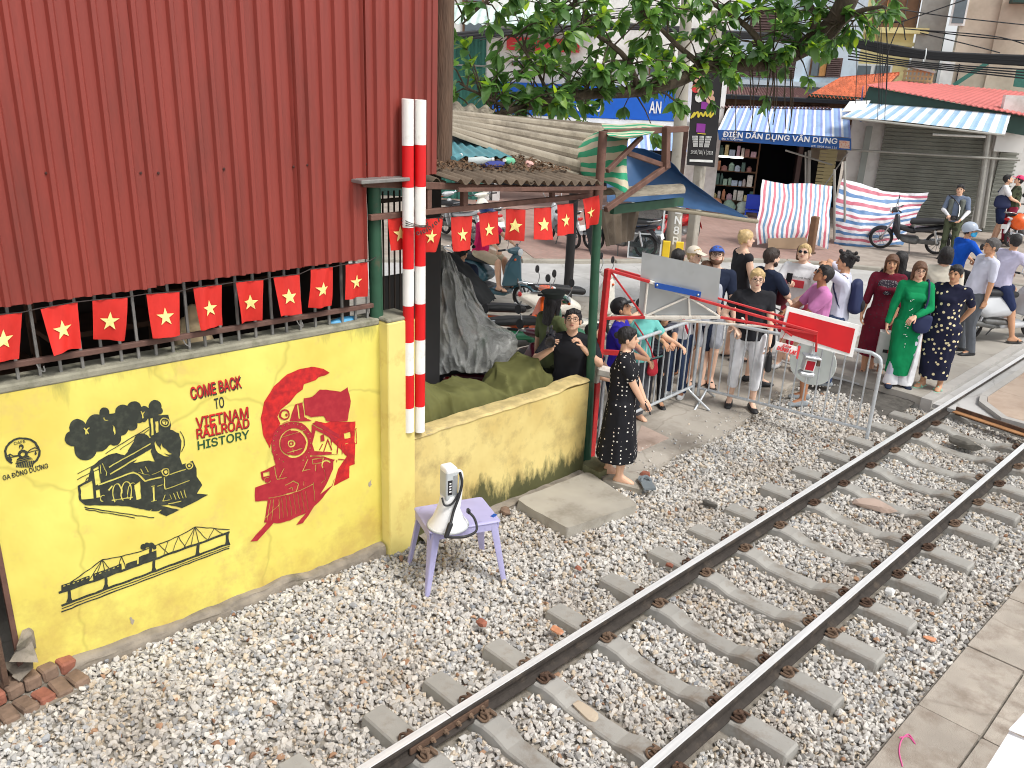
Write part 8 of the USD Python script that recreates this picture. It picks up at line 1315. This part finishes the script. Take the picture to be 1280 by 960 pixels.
# moving on the street
a, b = G(655, 387, .05), G(566, 372, .05); d = (a-b)/np.linalg.norm(a-b); c = a-d*.63; rz = heading(b, a)
bike('teal scooter ridden by the person in the hot pink shirt on the street', c, rz, 'paint_teal', True, leanr=0)
rider('rider in a hot pink shirt and pale shorts on the teal scooter', c, rz, 1.66, top=('shirt', 'cl_hotpink', .8), bottom=('shorts', 'cl_khaki'), hat=('helmet', 'paint_blue'), skinm='skin_light', shoes=('sandal', 'sandal_dark'), seed=41)
c = G(1268, 309, 1.56); c[2] = .1; hr = np.array([RT[0], RT[1]]); hr = hr/np.linalg.norm(hr); ang = heading((0, 0), hr)+.28; fwd = np.array([-math.sin(ang), math.cos(ang), 0]); c = c+fwd*.12
bike('white scooter at the right edge carrying the rider in a lilac shirt', c, ang, 'paint_silver', True, leanr=0)
rider('rider in a pale lilac shirt and navy shorts on the white scooter', c, ang, 1.68, top=('shirt', 'cl_lilac', .75), bottom=('shorts', 'cl_shorts_navy'), skinm='skin_tan', yaw=-60, shoes=('sandal', 'sandal_dark'), feet={'R': (.24/1.68, .0, .02)}, seed=42)
c = G(1207, 288, 1.6); c[2] = .06; ang2 = heading((0, 0), hr)+.1; fwd = np.array([-math.sin(ang2), math.cos(ang2), 0]); c = c+fwd*.15
bike('dark motorbike under the rider in the royal blue shirt', c, ang2, 'paint_black', False, leanr=0)
P = rider('rider in a royal blue shirt with helmet and light blue face mask', c, ang2, 1.68, top=('shirt', 'cl_royal', .75), bottom=('trousers', 'cl_black'), hat=('helmet', 'helmet_grey'), skinm='skin_tan', yaw=-40 if False else 28, lean=14, style='short', seed=43, shoes=('shoe', 'shoe_black'))
obj('face_mask', mf(hull(np.vstack([ep(P['Q'](*q), np.array(r)*P['H'], P['hR']) for q, r in (((0, .05, -.018), (.026, .02, .014)), ((0, .045, -.046), (.022, .018, .014)), ((.036, .02, -.03), (.01, .016, .02)), ((-.036, .02, -.03), (.01, .016, .02)))]))), 'mask_blue', P['t'], smooth=60)
# parked by the striped sheet, front wheel to the left
a, b = G(1103, 311, .12), G(1166, 318, .12); bike('black parked motorbike in front of the striped sheet, front wheel to the left', (a+b)/2, heading(b, a), 'paint_black', False, leanr=-.12)
sc_ = [('white scooter parked behind the woman officer near the street edge', G(722, 425, .04), .2, 'paint_white', True), ('black motorbike with an orange front panel beside the plastic cover', G(648, 452, .03), .4, 'paint_orange', False), ('green and black motorbike between the plastic cover and the officer', G(668, 470, .03), .55, 'paint_green', False), ('maroon motorbike standing beside the plastic cover near the low wall', G(640, 530, .03), .75, 'paint_maroon', False),
       ('white faced scooter parked across the street behind the red flags', G(612, 300, .12), 1.9, 'paint_white', True), ('silver motorbike parked across the street left of the white scooter', G(575, 298, .12), 2.2, 'paint_silver', False), ('silver motorbike partly hidden by the red and white poles', G(553, 292, .12), 2.3, 'paint_silver', False), ('small silver motorbike parked far off behind the dark shelter post', G(703, 304, .12), 2.0, 'paint_silver', False), ('dark motorbike with its wheel showing beside the green post', G(774, 318, .12), 2.6, 'paint_black', False), ('dark motorbike parked behind the utility pole', G(852, 305, .12), .9, 'paint_red', False), ('motorbike with an orange bundle at the right edge of the far pavement', G(1276, 306, .12), .6, 'paint_silver', False)]
for lab, p, off, pt_, s_ in sc_: bike(lab, p, heading((0, 0), hr)+off, pt_, s_, 'parked motorbikes' if False else None, leanr=-.1)
ob = G(1271, 290, .5); v, f = ell((ob[0], ob[1], .75), (.24, .2, .22), 2); v = v+.1*(meshkit.fbm(v*9, 3)[:, None]-.5); obj('orange_bundle', (v, f), 'paint_orange', smooth=True, label='orange cloth bundle on the motorbike at the right edge', cat='bundle')
# covers
fabric('olive_cover', S(104, 104, 62)); 
def drape(y0, y1, xc, secs, seed, amp, skew=0.):
    """cover hung over a ridge along y: secs (u, top z, half width at the top, half width at the hem, hem z)"""
    S_ = np.array(secs, float)
    def fn(u, v):
        y = y0+(y1-y0)*u; zt, wt, wh, hz = (np.interp(u, S_[:, 0], S_[:, k]) for k in (1, 2, 3, 4)); s = 2*v-1; a = np.abs(s); top = np.clip(a/.3, 0, 1); sd = np.clip((a-.3)/.7, 0, 1)
        x = np.sign(s)*(wt*top+(wh-wt)*sd**.8); z = zt-.05*top**2-(zt-.05-hz)*sd**1.15; P = np.stack([xc+x+skew*u, y, z], 1); fold = np.sin(y*16+np.sin(y*5+seed)*2.2+3*s)*sd*.6; n = meshkit.fbm(np.stack([y*5, s*3+seed, z*4], -1), 4, seed)-.5
        k = 1-np.abs(2*meshkit.noise(np.stack([y*4.2+s*2, s*1.5+seed, z*1.2], -1), seed)-1); k2 = 1-np.abs(2*meshkit.noise(np.stack([y*7-s*3, s*2.5+seed, z*2], -1), seed+3)-1); P[:, 0] += np.sign(s)*(amp*.7*fold+amp*1.1*k**3+amp*.5*k2**3)+amp*.8*n; P[:, 2] += amp*(.8*k**3+.5*k2**3)*(1-.5*sd)+amp*.6*n; return P
    return thick(grid(fn, 130, 70), .004)
obj('motorbike_cover', drape(3.98, 5.95, -2.86, [(0, .95, .05, .2, .2), (.06, 1.28, .14, .34, .1), (.16, 1.24, .12, .36, .05), (.3, 1.06, .16, .38, .05), (.55, 1.02, .16, .36, .05), (.64, .92, .14, .34, .1), (.72, 1.05, .14, .32, .2), (.88, 1.12, .15, .28, .3), (1., .92, .04, .16, .5)], 4, .06), 'olive_cover', smooth=True, label='olive green cloth cover over a motorbike just behind the low yellow wall', cat='cover')
LOOK['clear_cover'] = usdkit.material(stage, '/World/Looks/clear_cover', {'p': ('principled_bsdf', dict(base_color=S(178, 178, 173), roughness=.16, specular_ior_level=.7)), 't': ('transparent_bsdf', dict(color=(.9, .9, .88))), 'tc': ('texture_coordinate', {}), 'n': ('noise_texture', dict(scale=3., detail=5.)), 'r': ('rgb_ramp', dict(ramp=[(.3, (.3, .3, .3)), (.7, (.85, .85, .85))])), 'bn': ('noise_texture', dict(scale=7., detail=3., distortion=2.5)), 'b': ('bump', dict(strength=1., distance=.03)), 'm': ('mix_closure', {})},
    [('tc.object', 'n.vector'), ('n.fac', 'r.fac'), ('r.color', 'm.fac'), ('tc.object', 'bn.vector'), ('bn.fac', 'b.height'), ('b.normal', 'p.normal'), ('t.BSDF', 'm.closure1'), ('p.BSDF', 'm.closure2')], surface='m.closure')
bike('black motorbike wrapped in the clear grey plastic cover', (-3.95, 5.9, .03), heading((0, 0), hr)+.8, 'paint_black', False)
X0 = -3.5
pc = [[AX(548, 300, -3.9), AX(562, 322, -3.8), AX(590, 352, -3.7)], [AX(546, 350, -3.7), AX(575, 372, -3.55), AX(618, 402, -3.55)], [AX(546, 410, -3.6), AX(585, 420, -3.4), AX(646, 422, -3.5)], [AX(548, 470, -3.5), AX(590, 462, -3.35), AX(628, 468, -3.4)]]
obj('plastic_cover', sheetP(pc, 90, 90, .05, 12, 4., ridge=.07), 'clear_cover', smooth=True, label='wrinkled clear grey plastic sheet draped over a motorbike under the shelter', cat='cover')
pc = [[AX(545, 306, -3.95), AX(566, 318, -3.9)], [AX(560, 340, -3.8), AX(600, 362, -3.75)], [AX(585, 378, -3.7), AX(616, 388, -3.7)]]
obj('black_cover', sheetP([[AX(545, 330, -3.85), AX(552, 314, -4.0), AX(572, 318, -4.1)], [AX(548, 352, -3.7), AX(580, 350, -3.75), AX(596, 346, -3.95)], [AX(590, 374, -3.65), AX(608, 378, -3.65), AX(618, 376, -3.8)]], 24, 24, .05, 17, 3.), 'dark_net', smooth=True, label='black sheet lying over the top of the clear plastic cover', cat='cover')
